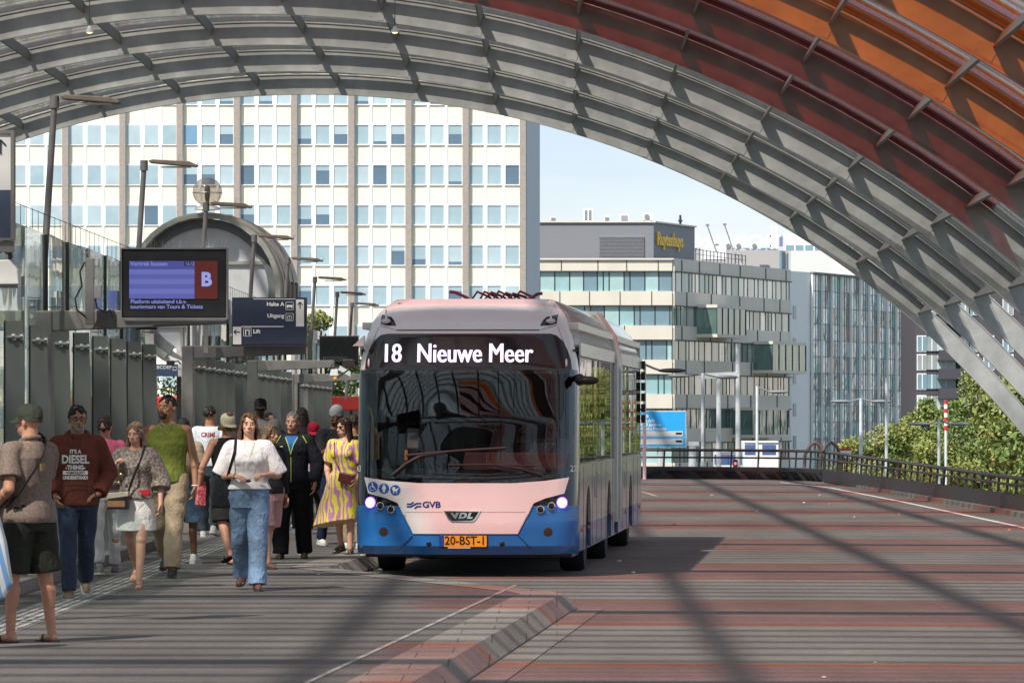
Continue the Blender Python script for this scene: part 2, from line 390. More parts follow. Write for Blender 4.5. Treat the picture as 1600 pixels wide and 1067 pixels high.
# rubble kerb under the right parapet
sheet('verge_kerb', [(9.15, 40), (9.9, 40), (9.1, 93), (7.85, 144), (7.45, 144), (8.5, 93)], -.06, G_GUT, -.5)
sheet('service_road', [(-60, -60), (-9.2, -60), (-9.2, 132), (-4, 132), (-4, 170), (-60, 170)], -.9, G_ROAD, -1.4)
lt = MB()
for k in range(36):
    x = random.uniform(-4.4, 8); y = random.uniform(33, 120); z = 0 if x < -1.2 and y > 30 else RZ
    if -1.3 < x < .6: continue
    if x < -2.2 and y > 56: z = 0
    s = random.uniform(.008, .02) * (1.6 if y > 60 else 1); M = Matrix.Translation((x, y, z + s * .5)) @ Matrix.Rotation(random.random() * 3, 4, 'Z')
    lt.box(-s, s, -s * .7, s * .7, -s * .4, s * .4, 0 if random.random() < .75 else 1, M)
tag(lt.build('litter', [M_['white'], mat('litter_red', (.5, .12, .06), .7)]), kind='stuff')

# ------------------------------------------------------------ arched roof
RS = 12.9; RR = 34.8; RX = -9.4; RC = EYE + 12.14 - RR
def arc(th, r): return Vector((RX + r * math.sin(R_(th)), 0, RC + r * math.cos(R_(th))))
def wdepth(th): return .78 - .06 * (abs(th) / 54.0) ** 2
roof = empty('station_roof', (RX, 193.5, RC + RR), 0, 'long barrel vaulted station roof of grey steel arches with louvred glass and red and orange glass bands', 'roof')
roof.location = (0, 0, 0)
def ring_strip(mb, th0, th1, r0f, r1f, y0, y1, n, mi=0):
    rings = []
    for k in range(n + 1):
        th = th0 + (th1 - th0) * k / n; a = arc(th, r0f(th)); b = arc(th, r1f(th))
        rings.append([(a.x, y0, a.z), (a.x, y1, a.z), (b.x, y1, b.z), (b.x, y0, b.z)])
    mb.loft(rings, mi)
NR = 24
ribY = [193.5 - RS * i for i in range(NR)]
def rib_mesh():
    b = MB()
    ring_strip(b, -54, 54, lambda t: RR + .02, lambda t: RR + wdepth(t) - .03, -.03, .03, 72)
    ring_strip(b, -54, 54, lambda t: RR, lambda t: RR + .03, -.13, .12, 72)
    ring_strip(b, -54, 54, lambda t: RR + wdepth(t) - .04, lambda t: RR + wdepth(t), -.06, .12, 72)
    return b
def rib_full():
    b = rib_mesh()
    for k in range(22):                          # splice plates and stiffeners on the web
        th = 50.8 - 4.9 * k
        if abs(th) > 43: continue
        ring_strip(b, th - .16, th + .16, lambda t: RR + .05, lambda t: RR + wdepth(t) - .06, -.045, .045, 1)
        for dt in (-.5, .5):
            for rr in (.14, .32, .5): q = arc(th + dt, RR + rr); b.box(q.x - .018, q.x + .018, -.042, .0, q.z - .018, q.z + .018)
    return b
rib0 = rib_full().build('arch_rib', M_['roofsteel'], roof, smooth=True); rib0.location.y = ribY[0]
for y in ribY[1:]:
    c = rib0.copy(); COL.objects.link(c); c.parent = roof; c.location.y = y
PT = [41 - 4.9 * k for k in range(17)]
RG = lambda t: RR + wdepth(t) + .06
pb = MB()
for th in PT:                                   # purlins: tapered plates between ribs, one part per line
    b = MB(); M = Matrix.Rotation(R_(th), 4, 'Y')
    for i in range(NR - 1):
        y1 = ribY[i] - .03; y0 = ribY[i + 1] + .03
        w = wdepth(th)
        # deep at both ribs, slim flange along the top
        rr0 = RR + w - .40; rr1 = RR + w - .02
        for (ya, yb) in ((y0, y1),):
            vs = []
            for yy in (ya, yb):
                for dx in (-.035, .035):
                    for rr in (rr0, rr1):
                        q = arc(th, rr); t = Vector((math.cos(R_(th)), 0, -math.sin(R_(th)))); q = q + t * dx; vs.append((q.x, yy, q.z))
            b.add(vs, [(0, 1, 3, 2), (4, 6, 7, 5), (0, 4, 5, 1), (2, 3, 7, 6), (0, 2, 6, 4), (1, 5, 7, 3)])
    b.build('purlin', M_['purlin'], roof)
GT0, GT1 = -41, 41
C0, C1 = 2.2, 37
def lay(th0, th1, y0, y1, mb, thick=.03, lift=0):
    n = max(2, int(abs(th1 - th0) / 2))
    ring_strip(mb, th0, th1, lambda t: RG(t) + lift, lambda t: RG(t) + lift + thick, y0, y1, n)
for i in range(NR - 1):
    y1 = ribY[i] - .06; ya = ribY[i + 1] + .14
    clear = MB(); bars = MB(); red = MB(); org = MB(); dred = MB(); dorg = MB(); slats = MB()
    wc = dred if i in (4, 5) else dorg if 6 <= i <= 9 else red if i > 9 else None
    def split(yb, yt, cm):                       # glass across the bay, with its coloured middle stretch
        if cm is None: lay(GT0, GT1, yb, yt, clear)
        else: lay(GT0, C0, yb, yt, clear); lay(C0, C1, yb, yt, cm); lay(C1, GT1, yb, yt, clear)
    # beside the rib: a slot of glass, an opaque strip added to shade the mid-web, more glass
    split(y1 - .17, y1, wc); lay(GT0, GT1, y1 - .34, y1 - .17, bars, .12, -.06); split(y1 - .80, y1 - .34, wc)
    if 4 <= i <= 9: lay(C0, C1, y1 - 1.5, y1 - .80, wc)
    if i >= 4:                                   # the coloured band straddles each rib, bordered in orange
        for (p0_, p1_, cm) in ((y1 - 2.9, y1 - (1.5 if i <= 9 else .80), red), (y1 - 3.35, y1 - 2.9, dorg), (ya, ya + 2.0, red), (ya + 2.0, ya + 2.45, dorg)): lay(C0, C1, p0_, p1_, cm)
        for yy in [ya + k * .55 for k in range(1, 4)] + [y1 - 1.4, y1 - 2.0]: lay(C0, C1, yy, yy + .05, bars, .04, -.05)
    pitch = 1.12; y = y1 - .80
    while y > ya + .05:
        g0 = max(ya, y - pitch); b0 = max(g0, y - .33)
        def cell(t0, t1, lo_, hi_):
            if hi_ <= lo_: return
            if min(hi_, b0) > lo_ + .02: lay(t0, t1, lo_, min(hi_, b0), clear)
            if hi_ > max(lo_, b0) + .02: lay(t0, t1, max(lo_, b0), hi_, slats)
        if i >= 4:
            cell(GT0, C0, g0, y); cell(C1, GT1, g0, y); cell(C0, C1, max(g0, ya + 2.45), min(y, y1 - 3.35))
        else: cell(GT0, GT1, g0, y)
        y -= pitch
    clear.build('glass_louvres', M_['clear'], roof)
    bars.build('bars_and_shade_strip', M_['bar'], roof)
    slats.build('frosted_slats', M_['slat'], roof)
    if red.v: red.build('red_glass', M_['red'], roof)
    if org.v: org.build('orange_glass', M_['orange'], roof)
    if dred.v: dred.build('deep_red_glass', M_['reddeep'], roof)
    if dorg.v: dorg.build('deep_orange_glass', M_['orangedeep'], roof)
# small pendant lamps of the roof
for (px, py, Y, lab) in ((140, 47, 136, 'small white pendant lamp hanging under the roof above the nearest lamp post'), (617, 47, 138, 'small glowing pendant lamp under the middle of the roof')):
    q = P(px, py, Y); r = empty('pendant_lamp', q, 0, lab, 'lamp', 'pendant lamps under the roof')
    MB().lathe([(.03, .10), (.045, .07), (.11, -.04), (.11, -.07), (.02, -.07)]).build('lamp_shade', M_['offwhite'], r, True)
    MB().cone((0, 0, .12), (0, 0, 1.6), .012, .012, 6).build('cable', M_['dark'], r)
    MB().ell((0, 0, -.07), (.08, .08, .035)).build('bulb', mat('lamp_glow', (.8, .7, .4), .5, emit=(1, .8, .4), es=1.0), r)

# ------------------------------------------------------------ right parapet and railing
def offset_path(pts, d):
    out = []
    for i, (x, y) in enumerate(pts):
        a = pts[max(0, i - 1)]; b = pts[min(len(pts) - 1, i + 1)]; t = Vector((b[0] - a[0], b[1] - a[1])).normalized()
        out.append((x + t.y * d, y - t.x * d))
    return out
def resample(pts, step):
    o = [Vector((*pts[0], 0))]; acc = 0
    for a, b in zip(pts, pts[1:]):
        a = Vector((*a, 0)); b = Vector((*b, 0)); L = (b - a).length; s = step - acc
        while s <= L: o.append(a.lerp(b, s / L)); s += step
        acc = L - (s - step)
    return o
def parapet(name, pts, label, solid):
    c = Vector((*pts[len(pts) // 2], RZ)); r = empty(name, (0, 0, 0), 0, label, 'railing')
    zr = lambda y: max(.40, min(.70, .52 + (y - 96) * .0037))
    W = MB().tube([(x, y, zr(y)) for x, y in pts], .04, 8); W.build('top_rail', M_['rail'], r, True)
    MB().tube([(x, y, zr(y) * .55 + .10) for x, y in pts], .028, 6).build('mid_rail', M_['rail'], r, True)
    b = MB(); ip = offset_path(pts, -.0); 
    rings = []
    for (x, y), (x2, y2) in zip(offset_path(pts, .0), offset_path(pts, -.14)):
        rings.append([(x, y, .10 if not solid else -.12), (x, y, .22), (x2, y2, .20), (x2, y2, .10 if not solid else -.12)])
    b.loft(rings).build('parapet_panel', M_['panel'], r)
    for q in resample(pts, 1.5 if solid else 1.15)[:90]:
        MB().beam((q.x, q.y, .20), (q.x + .03, q.y, zr(q.y)), .05, .09, up=(0, 1, 0)).build('post', M_['rail'], r)
    if not solid:
        bb = MB(); rings = [[(x, y + .25, -.5), (x, y + .25, .12), (x, y + .45, .12), (x, y + .45, -.5)] for x, y in pts]; bb.loft(rings).build('edge_beam', M_['panel'], r)
        for q in resample(pts, .9)[:60]:
            MB().prism([(q.x - .05, -.14), (q.x + .16, -.14), (q.x - .16, .10), (q.x - .28, .10)], q.y - .05, q.y + .03).build('bracket', M_['panel'], r)
    return r
M_['rail'] = mat('rail_paint', (.055, .045, .042), .5, .2); M_['panel'] = mat('parapet_steel', (.028, .027, .028), .5, .2, var=.3)
parapet('parapet_railing', [(10.2, 30), (9.65, 60), (8.85, 93), (8.2, 118), (7.55, 143)], 'long dark parapet and railing along the right edge of the road', True)
parapet('end_railing', [(7.5, 143.6), (7.2, 146), (6.3, 148.5), (4.8, 150.2), (2.5, 151.4), (0, 152), (-4, 152.6), (-11, 153.4)], 'dark open railing with slanted brackets curving across the far end of the road', False)
# bent pipes beyond the corner
r = empty('pipe_arches', P(1268, 705, 160), 0, 'pair of rusty bent pipe hoops behind the railing corner', 'pipes')
for k in (0, .5):
    MB().tube([(-.25 + k, 0, -.9), (-.2 + k, 0, -.1), (-.05 + k, 0, .18), (.12 + k, 0, .28), (.3 + k, 0, .15), (.4 + k, 0, -.2), (.42 + k, 0, -.9)], .055, 8).build('pipe_hoop', mat('rusty_pipe', (.16, .11, .10), .7, var=.4), r, True)
q = P(1320, 712, 175); r = empty('roadworks_sign', q, 0, 'small red and white board standing behind the railing corner', 'sign')
MB().box(-.22, .22, 0, .03, -.05, .25).build('board', M_['white'], r); MB().box(-.22, .22, -.006, 0, .18, .25).build('red_band', mat('sign_red', (.6, .05, .04), .5), r); MB().box(-.02, .02, .03, .06, -1, .2).build('post', M_['dark'], r)
# ------------------------------------------------------------ buildings
M_['cream'] = mat('cream_spandrel', (.80, .745, .60), .7, var=.04, scale=3)
M_['column'] = mat('brown_column', (.33, .28, .245), .8, var=.12, scale=5)
M_['wframe'] = mat('white_window_frame', (.82, .82, .82), .5, var=.03)
def pane_mat(name, c, rough=.25): return mat(name, c, rough, var=.10, scale=.8, coat=.35)
panes = [pane_mat('pane_blind', (.32, .425, .465)), pane_mat('pane_blind_pale', (.40, .50, .535)), pane_mat('pane_sky', (.16, .30, .45)), pane_mat('pane_dark', (.10, .16, .22))]
tw = empty('office_tower', (0, 0, 0), 0, 'tall cream office tower with brown vertical columns and a grid of pale blue windows', 'building')
TY = 400.0; PX = TY / F
tx0 = (-250 - 870) * PX; tx1 = (822 - 870) * PX
MB().prism([(tx0, TY), (tx1, TY), (tx1 + 1.0, TY + 7), (tx1 + 1.0, TY + 18), (tx0, TY + 18)], -6.2, 62, 'z').build('wall', M_['cream'], tw)
MB().prism([(tx1 + .02, TY - .02), (tx1 + 1.02, TY + 6.98), (tx1 + 1.02, TY + 18.1), (tx1 - .2, TY + 18.1)], -6.2, 62.3, 'z').build('end_wall', mat('end_wall_panel', (.50, .52, .56), .7, var=.05, stretch=(1, 1, .3)), tw)
b = MB()
for z in range(0, 60, 8): b.box(tx1 + .9, tx1 + 1.06, TY + 6.9, TY + 7.0, z, z + .08)
colx = [(549 + 89.3 * k - 870) * PX for k in range(-9, 4)]
for x in colx: MB().box(x - .24, x + .24, TY - .45, TY + .1, -6.2, 62).build('column', M_['column'], tw)
def window_meshes():
    f = MB(); w = .525; h = .75; t = .07
    f.box(-w - t, w + t, -.10, .02, h, h + t); f.box(-w - t, w + t, -.12, .02, -h - t, -h); f.box(-w - t, -w, -.10, .02, -h, h); f.box(w, w + t, -.10, .02, -h, h)
    return f
wins = []
rowz = [EYE + (650 - 211 + 62.7 * k) * PX for k in range(12, -8, -1)]
cols = []
for x in colx:
    for o in (16.5, 44.7, 72.9): cols.append(x + o * PX)
fr0 = None; pn0 = {}
vis = []
for z in rowz:
    for x in cols:
        if x > tx1 - .6: continue
        px = x / PX + 870; py = 650 - (z - EYE) / PX
        seen = 20 < px < 822 and 140 < py < 470
        vis.append((0 if seen else 1, abs(px - 560) + abs(py - 300) * .3, x, z))
vis.sort()
rest = MB(); 
def pane_pick():
    r = random.random()
    return 0 if r < .5 else 1 if r < .94 else 2 if r < .98 else 3
for k, (a_, b_, x, z) in enumerate(vis):
    pk = pane_pick()
    if k < 100:
        if fr0 is None: fr = fr0 = window_meshes().build('window', M_['wframe'], tw)
        else: fr = fr0.copy(); COL.objects.link(fr); fr.parent = tw
        fr.location = (x, TY, z)
        half = random.choice([0, 0, 0, .25, .45, .8, 1.1]) if random.random() < .5 else 0
        key = (pk, half)
        if key not in pn0:
            m = MB()
            if half: m.box(-.525, .525, -.03, 0, -.75 + half, .75, 0); m.box(-.525, .525, -.025, .005, -.75, -.75 + half, 1)
            else: m.box(-.525, .525, -.03, 0, -.75, .75, 0)
            pn0[key] = m.build('pane', [panes[pk], panes[3]], fr)
        else:
            p_ = pn0[key].copy(); COL.objects.link(p_); p_.parent = fr
    else:
        rest.box(x - .6, x + .6, TY - .10, TY + .02, z - .82, z + .82, 0); rest.box(x - .525, x + .525, TY - .105, TY - .02, z - .75, z + .75, 1 + pk)
rw = rest.build('window_grid', [M_['wframe']] + panes, tw); tag(rw, kind='stuff')
b = MB()
for x in cols:
    for o in (14.1,):
        xx = x + o * PX
        if min(abs(xx - c) for c in colx) > .3 and xx < tx1 - .1: b.box(xx - .105, xx + .105, TY - .07, TY + .02, -6, 62)
b.build('mullions', M_['wframe'], tw)

# ---- grey banded office building
ob = empty('banded_office', (0, 0, 0), 0, 'low grey office building with horizontal window bands and gold lettering on its dark rooftop box', 'building')
M_['band'] = mat('grey_cladding', (.66, .60, .51), .65, var=.05, scale=.6, stretch=(1, 1, .3))
M_['pent'] = mat('penthouse_slats', (.215, .215, .235), .6, var=.05)
A = Vector((-5.4, 480, 0)); B = Vector((10.8, 480, 0)); C = Vector((23.45, 518, 0)); D = Vector((6, 540, 0))
ztop = 16.4
band_z = [(15.2 - 3.215 * k, 13.4 - 3.215 * k) for k in range(6)]
def facade(P0, P1, root, zt, zb, bands, nm, rng_w, mats, wallm, joints, deep=.25, lip=True):
    """cladding bands and window bands of one face"""
    L = (P1 - P0).length; M = Matrix.Translation(P0) @ Matrix.Rotation(math.atan2(P1.y - P0.y, P1.x - P0.x), 4, 'Z')
    edges = [zt] + [z for b in bands for z in b] + [zb]
    c = MB(); j = MB()
    for k in range(0, len(edges), 2):
        c.box(0, L, -deep, 0, edges[k + 1], edges[k], 0, M)
        if lip: j.box(-.05, L + .05, -deep - .12, -deep, edges[k + 1], edges[k + 1] + .10, 0, M)
        x = random.uniform(1, 4)
        while x < L - .5:
            j.box(x - joints[1], x + joints[1], -deep - .06, -deep, edges[k + 1] + .1, edges[k] - .02, 0, M); x += joints[0] * random.uniform(.7, 1.3)
    c.build('cladding', wallm, root); j.build('cladding_joints', mats[-1], root)
    for (a, b_) in bands:
        w = MB(); x = 0
        while x < L:
            dx = random.choice(rng_w); x2 = min(L, x + dx)
            w.box(x, x2 - .05, -.05, 0, b_, a, random.randrange(len(mats) - 1), M); w.box(x2 - .05, x2 + .05, -.09, 0, b_, a, len(mats) - 1, M)
            x = x2
        w.build(nm, mats, root)
    return M, L
def refl_glass(name, c, b=.0, metal=.55, st=(1, 1, .25), sc=1.0):
    if name in _mc: return _mc[name]
    m = mat(name, c, .04, metal, var=.12, scale=.5, spec=.8)
    t = m.node_tree; N = t.nodes; L = t.links
    if b:
        tc = N.new('ShaderNodeTexCoord'); mp = N.new('ShaderNodeMapping'); mp.inputs['Scale'].default_value = st; L.new(tc.outputs['Object'], mp.inputs[0])
        n = N.new('ShaderNodeTexNoise'); n.inputs['Scale'].default_value = sc; L.new(mp.outputs[0], n.inputs[0])
        bp = N.new('ShaderNodeBump'); bp.inputs['Distance'].default_value = b; L.new(n.outputs[0], bp.inputs['Height']); L.new(bp.outputs[0], N['Principled BSDF'].inputs['Normal'])
    return m
tealA = pane_mat('curtain_teal', (.28, .46, .47), .15); tealB = pane_mat('curtain_teal_light', (.36, .52, .52), .15); tealC = pane_mat('curtain_blue', (.17, .27, .32), .12)
MB().prism([(A.x, A.y + .02), (B.x - .02, B.y + .02), (C.x, C.y), (D.x + 12, D.y), (A.x, D.y)], -6.2, ztop - .05, 'z').build('core', M_['dark'], ob)
facade(A, B, ob, ztop, -6.2, band_z, 'window_band', [.55, 1.3, 1.4, 1.4], [tealA, tealB, tealC, M_['dark']], M_['band'], (3.2, .03))
gA = refl_glass('office_glass_dark', (.30, .34, .34), .05, .3); gB = refl_glass('office_glass_mid', (.46, .47, .44), .07, .3); gC = refl_glass('office_glass_pale', (.66, .64, .58), .07, .3); gD = refl_glass('office_glass_green', (.13, .22, .20), .05, .3)  # pane tones stand in for varied reflections on the receding face
MF, LF = facade(B, C, ob, ztop, -6.2, band_z, 'window_band', [1.0, 1.3, 1.9, 2.4], [gA, gB, gC, gD, M_['dark']], M_['band'], (8, .10))
# glazed boxes that stick out of the receding face
def along(px):      # distance along B-C seen at photo column px
    lo, hi = 0, LF
    for _ in range(40):
        m = (lo + hi) / 2; q = B.lerp(C, m / LF)
        if 870 + F * q.x / q.y < px: lo = m
        else: hi = m
    return lo
for (p0, p1, y0, y1) in ((1085, 1131, 476, 527), (1173, 1226, 533, 583), (1141, 1197, 636, 684)):
    s0, s1 = along(p0), along(p1); Yq = B.lerp(C, s0 / LF).y; z1 = EYE + (650 - y0) * Yq / F; z0 = EYE + (650 - y1) * Yq / F
    g = MB(); g.box(s0, s1, -2.2, .1, z0 + .3, z1 - .3, 0, MF); g.build('glazed_bay', [gD], ob)
    g = MB(); g.box(s0 - .1, s1 + .1, -2.3, .1, z1 - .3, z1, 0, MF); g.box(s0 - .1, s1 + .1, -2.3, .1, z0, z0 + .3, 0, MF); 
    for k in range(6): s = s0 + (s1 - s0) * k / 5; g.box(s - .05, s + .05, -2.26, -2.2, z0 + .3, z1 - .3, 1, MF)
    g.build('bay_frame', [M_['band'], M_['dark']], ob)
# penthouse box
pA = Vector((-5.4, 481.5, 0)); pB = Vector((9.1, 481.5, 0)); pC = Vector((13.3, 494, 0)); zp = 19.9
MB().prism([(pA.x, pA.y), (pB.x, pB.y), (pC.x, pC.y), (pA.x, 500)], ztop - .1, zp, 'z').build('rooftop_box', M_['pent'], ob)
b = MB(); b.beam((pA.x, pA.y - .05, zp + .05), (pB.x, pB.y - .05, zp + .05), .3, .14); b.beam((pB.x + .05, pB.y, zp + .05), (pC.x + .05, pC.y, zp + .05), .3, .14)
b.beam((A.x, A.y - .3, ztop), (B.x, B.y - .3, ztop), .3, .16); b.beam((B.x, B.y - .3, ztop), (C.x, C.y - .3, ztop), .3, .16); b.build('roof_edge', M_['band'], ob)
b = MB(); b.box(4.0, 8.2, 481.38, 481.5, ztop + .1, ztop + 2.2, 0)
for k in range(16): b.box(4.0, 8.2, 481.33, 481.4, ztop + .15 + k * .13, ztop + .2 + k * .13, 1)
b.build('louvre_panel', [mat('vent_louvre', (.28, .27, .28), .6), M_['pent']], ob)
dr = (pC - pB).normalized(); cen = pB.lerp(pC, .28)
vs, fs = text_geo('Ruytenhuys', 1.75, .035, .08, 1.0, 'LEFT')
M = Matrix.Translation(pB + dr * .7 + Vector((dr.y, -dr.x, 0)) * .12 + Vector((0, 0, 18.35))) @ Matrix.Rotation(math.atan2(dr.y, dr.x), 4, 'Z') @ Matrix.Rotation(R_(90), 4, 'X')
M2 = Matrix.Diagonal((1.0, 1, 1, 1)); b = MB(); b.add([M @ (M2 @ Vector(v)) for v in vs], fs); b.build('lettering', mat('gold_letters', (.85, .52, .04), .4, 0), ob)
# rooftop plant
def ac_unit(px, py0, py1, pw, Y, lab, fan=True, tall=False):
    q = P(px, py1, Y); w = pw * Y / F; h = (py1 - py0) * Y / F
    r = empty('air_conditioner', q, 0, lab, 'rooftop unit', 'air conditioning units on the flat roofs')
    MB().box(-w / 2, w / 2, 0, w * .5, .05, h).build('casing', M_['white'], r, bevel=.03)
    if tall:
        g = MB()
        for k in range(5):
            for j in (-1, 1): g.box(j * w * .2 - w * .13, j * w * .2 + w * .13, -.02, 0, h * (.15 + k * .15), h * (.24 + k * .15))
        g.build('grille', M_['dark'], r)
    elif fan: MB().lathe([(h * .12, 0), (h * .33, 0), (h * .33, .05), (h * .12, .05)], (-w * .08, -.05, h * .52), 20, 0, Matrix.Rotation(R_(90), 4, 'X')).build('fan_grille', mat('fan_grey', (.22, .22, .22), .6), r, True)
    else: 
        g = MB()
        for k in range(5): g.box(-w * .3, w * .4, -.03, 0, h * (.15 + k * .15), h * (.22 + k * .15))
        g.build('grille', M_['pent'], r)
    MB().box(-w * .4, -w * .3, 0, w * .5, 0, .05).box(w * .3, w * .4, 0, w * .5, 0, .05).build('feet', M_['dark'], r)
ac_unit(919, 326, 347, 16, 486, 'tall white rooftop unit with two columns of vents on the dark rooftop box', tall=True)
ac_unit(948, 338, 347, 9, 487, 'smallest white fan unit on the dark rooftop box', False)
ac_unit(975, 335, 347, 15, 487, 'square white unit with dark slatted grille on the dark rooftop box', False)
ac_unit(1012, 333, 345, 16, 486, 'white fan unit at the corner of the dark rooftop box')
ac_unit(864, 339, 346, 10, 487, 'low white vent housing beside the tower edge on the dark rooftop box', False)
ac_unit(1121, 379, 390, 12, 528, 'white fan unit half hidden behind the crane booms'); ac_unit(1139, 379, 390, 14, 528, 'white fan unit just right of the crane booms'); ac_unit(1155, 379, 390, 13, 528, 'white fan unit in the middle of the roof row'); ac_unit(1180, 379, 390, 15, 528, 'white fan unit nearest the antenna mast')
q = P(1063, 351, 490); r = empty('vent_pipe', q, 0, 'short dark vent pipe on the rooftop box above the gold letters', 'vent pipe')
MB().cone((0, 0, -.2), (0, 0, .9), .11, .11).build('pipe', M_['dark'], r, True); MB().cone((0, 0, .25), (0, 0, .45), .2, .2).build('collar', M_['dark'], r, True)
# grey plant room
q0 = P(1143, 421, 530); q1 = P(1232, 389, 535)
r = empty('plant_room', (0, 0, 0), 0, 'flat grey plant room with a ladder on the banded office roof', 'building')
MB().box(P(1085, 0, 530).x, P(1232, 0, 530).x, 530, 540, 14, P(0, 391, 530).z).build('wall', mat('plant_grey', (.42, .40, .39), .7, var=.04), r)
b = MB(); x0 = P(1218, 0, 529.9).x; x1 = P(1226, 0, 529.9).x; b.box(x0, x1, 529.9, 530, 15.2, P(0, 392, 530).z); b.build('window', tealC, r)
b = MB(); lx = P(1154, 0, 529).x
for sx in (-.28, .28): b.box(lx + sx - .04, lx + sx + .04, 529, 529.1, 15.8, 18.6)
for k in range(7): b.box(lx - .28, lx + .28, 529, 529.1, 16 + k * .38, 16.06 + k * .38)
b.build('ladder', M_['white'], r)
r = empty('roof_railing', (0, 0, 0), 0, 'thin dark railing along the flat roof right of the rooftop box', 'railing'); b = MB()
rA = P(1087, 404, 500); rB = P(1165, 414, 515)
for k in range(15):
    q = rA.lerp(rB, k / 14); MB().box(q.x - .04, q.x + .04, q.y, q.y + .08, q.z - .3, q.z + .95).build('post', M_['dark'], r)
b.beam(rA + Vector((0, 0, .9)), rB + Vector((0, 0, .9)), .05, .05); b.beam(rA + Vector((0, 0, .45)), rB + Vector((0, 0, .45)), .04, .04); b.build('rail', M_['dark'], r)
r = empty('hoist', P(1118, 406, 520), 0, 'white facade hoist with two thin raised booms on the office roof', 'crane')
MB().box(-1.1, 1.1, 0, 1.5, 0, 1.4).build('cabinet', M_['white'], r, bevel=.05); MB().box(-1.5, -.9, .1, 1.2, 0, 1.2).build('counterweight', M_['offwhite'], r)
for (a, b_) in ((1105, 352), (1132, 351)):
    t = P(a, b_, 520) - P(1118, 406, 520); m = MB(); m.beam((t.x + .9, 0, .9), (t.x, 0, t.z), .13, .13); m.beam((t.x - .15, 0, t.z), (t.x + .2, 0, t.z + .02), .16, .2); m.build('boom', M_['pent'], r)
r = empty('antenna_mast', P(1214, 391, 528), 0, 'white rooftop antenna mast with two panel antennas beside the grey plant room', 'antenna')
MB().cone((.1, .2, 0), (.1, .2, 2.6), .05, .05, 8).build('pole', M_['steel'], r)
for x in (-.45, .0): MB().box(x - .17, x + .17, 0, .15, .1, 2.5).build('panel_antenna', M_['white'], r, bevel=.04)
MB().box(.25, .6, 0, .2, .4, 1.4).build('radio_unit', mat('radio_blue', (.18, .2, .38), .5), r, bevel=.03)
# mirrored rooftop letters far behind
r = empty('rooftop_lettering', (0, 0, 0), 0, 'huge pale rooftop letters seen from behind above the flat office roof', 'lettering')
q = P(1152, 378, 650); text('KOOPHANDE', 'letters', M_['white'], r, q - Vector((.7, 0, 0)), 2.2, bold=.05, extrude=.1, xs=1.12, mirror=True); text('N', 'letters', M_['white'], r, q + Vector((4.9, 0, 0)), 2.2, bold=0, extrude=.1, xs=1.12, mirror=True)
MB().box(P(1085, 0, 651).x, P(1217, 0, 651).x, 650.5, 651, P(0, 392, 650).z, P(0, 387.5, 650).z).build('support_beam', mat('pale_blue_beam', (.62, .70, .78), .6), r)
wb = empty('white_office', (0, 0, 0), 0, 'white block with dark window strip behind the glass office under the roof arch', 'building'); WY = 620
MB().box(P(1225, 0, WY).x, P(1365, 0, WY).x, WY, WY + 20, -6.2, P(0, 366, WY).z).build('wall', M_['white'], wb)
b = MB()
for k in range(9): b.box(P(1228 + k * 15, 0, WY).x, P(1240 + k * 15, 0, WY).x, WY - .1, WY, P(0, 391, WY).z, P(0, 383, WY).z)
b.build('window_strip', tealC, wb)
MB().box(P(1224, 0, WY).x, P(1300, 0, 600).x, 600, WY - 1, -6.2, P(0, 392, 600).z).build('annex', M_['offwhite'], wb)
# ---- glass office
go = empty('glass_office', (0, 0, 0), 0, 'glass curtain wall office with a white ribbed stair panel and tall white fins', 'building')
gz = P(0, 426, 525).z
E1 = P(1233, 0, 519); E2 = P(1266, 0, 524); E3 = P(1432, 0, 560); E1.z = E2.z = E3.z = 0
MB().prism([(E1.x, E1.y + .1), (E2.x, E2.y + .1), (E3.x, E3.y + .1), (E3.x + 2, 590), (E1.x, 590)], -6.2, gz - .1, 'z').build('core', M_['dark'], go)
MB().prism([(E1.x, E1.y), (E2.x, E2.y), (E2.x, E2.y + .3), (E1.x, E1.y + .3)], -6.2, gz, 'z').build('stair_panel', mat('ribbed_panel', (.80, .79, .78), .6, var=.05), go)
Mw = Matrix.Translation(E1) @ Matrix.Rotation(math.atan2(E2.y - E1.y, E2.x - E1.x), 4, 'Z')
for k in range(6): z = gz - 3.6 - k * 3.3; MB().box(1.0, 1.75, -.06, .0, z - 1.2, z + .1, 0, Mw).build('window', tealC, go)
Mg = Matrix.Translation(E2) @ Matrix.Rotation(math.atan2(E3.y - E2.y, E3.x - E2.x), 4, 'Z'); LG = (E3 - E2).length
gE = refl_glass('tower_reflection_green', (.42, .54, .54), .16, .3, (.8, .8, .35), 1.1); gF = refl_glass('tower_reflection_grey', (.58, .62, .63), .2, .3, (.8, .8, .35), 1.1); gG = refl_glass('tower_reflection_dark', (.26, .32, .33), .14, .3, (.8, .8, .35), 1.1)  # reflections of the surroundings painted as pane base colours
gH = refl_glass('tower_reflection_white', (.80, .80, .76), .16, .1, (.8, .8, .35), 1.1); gI = refl_glass('tower_reflection_teal', (.25, .50, .46), .16, .2, (.8, .8, .35), 1.1); gJ = refl_glass('tower_reflection_brown', (.33, .27, .23), .16, .2, (.8, .8, .35), 1.1)
nfl = 12; n = 46
def pick(k, fl):  # noise clusters the tones into patches of painted reflection
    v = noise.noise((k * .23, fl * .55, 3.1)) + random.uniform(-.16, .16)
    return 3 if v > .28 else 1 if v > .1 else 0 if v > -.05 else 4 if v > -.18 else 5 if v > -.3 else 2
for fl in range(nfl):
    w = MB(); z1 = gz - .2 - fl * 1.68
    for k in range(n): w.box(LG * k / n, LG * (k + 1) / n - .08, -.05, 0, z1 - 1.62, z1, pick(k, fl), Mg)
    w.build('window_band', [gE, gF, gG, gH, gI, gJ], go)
b = MB()
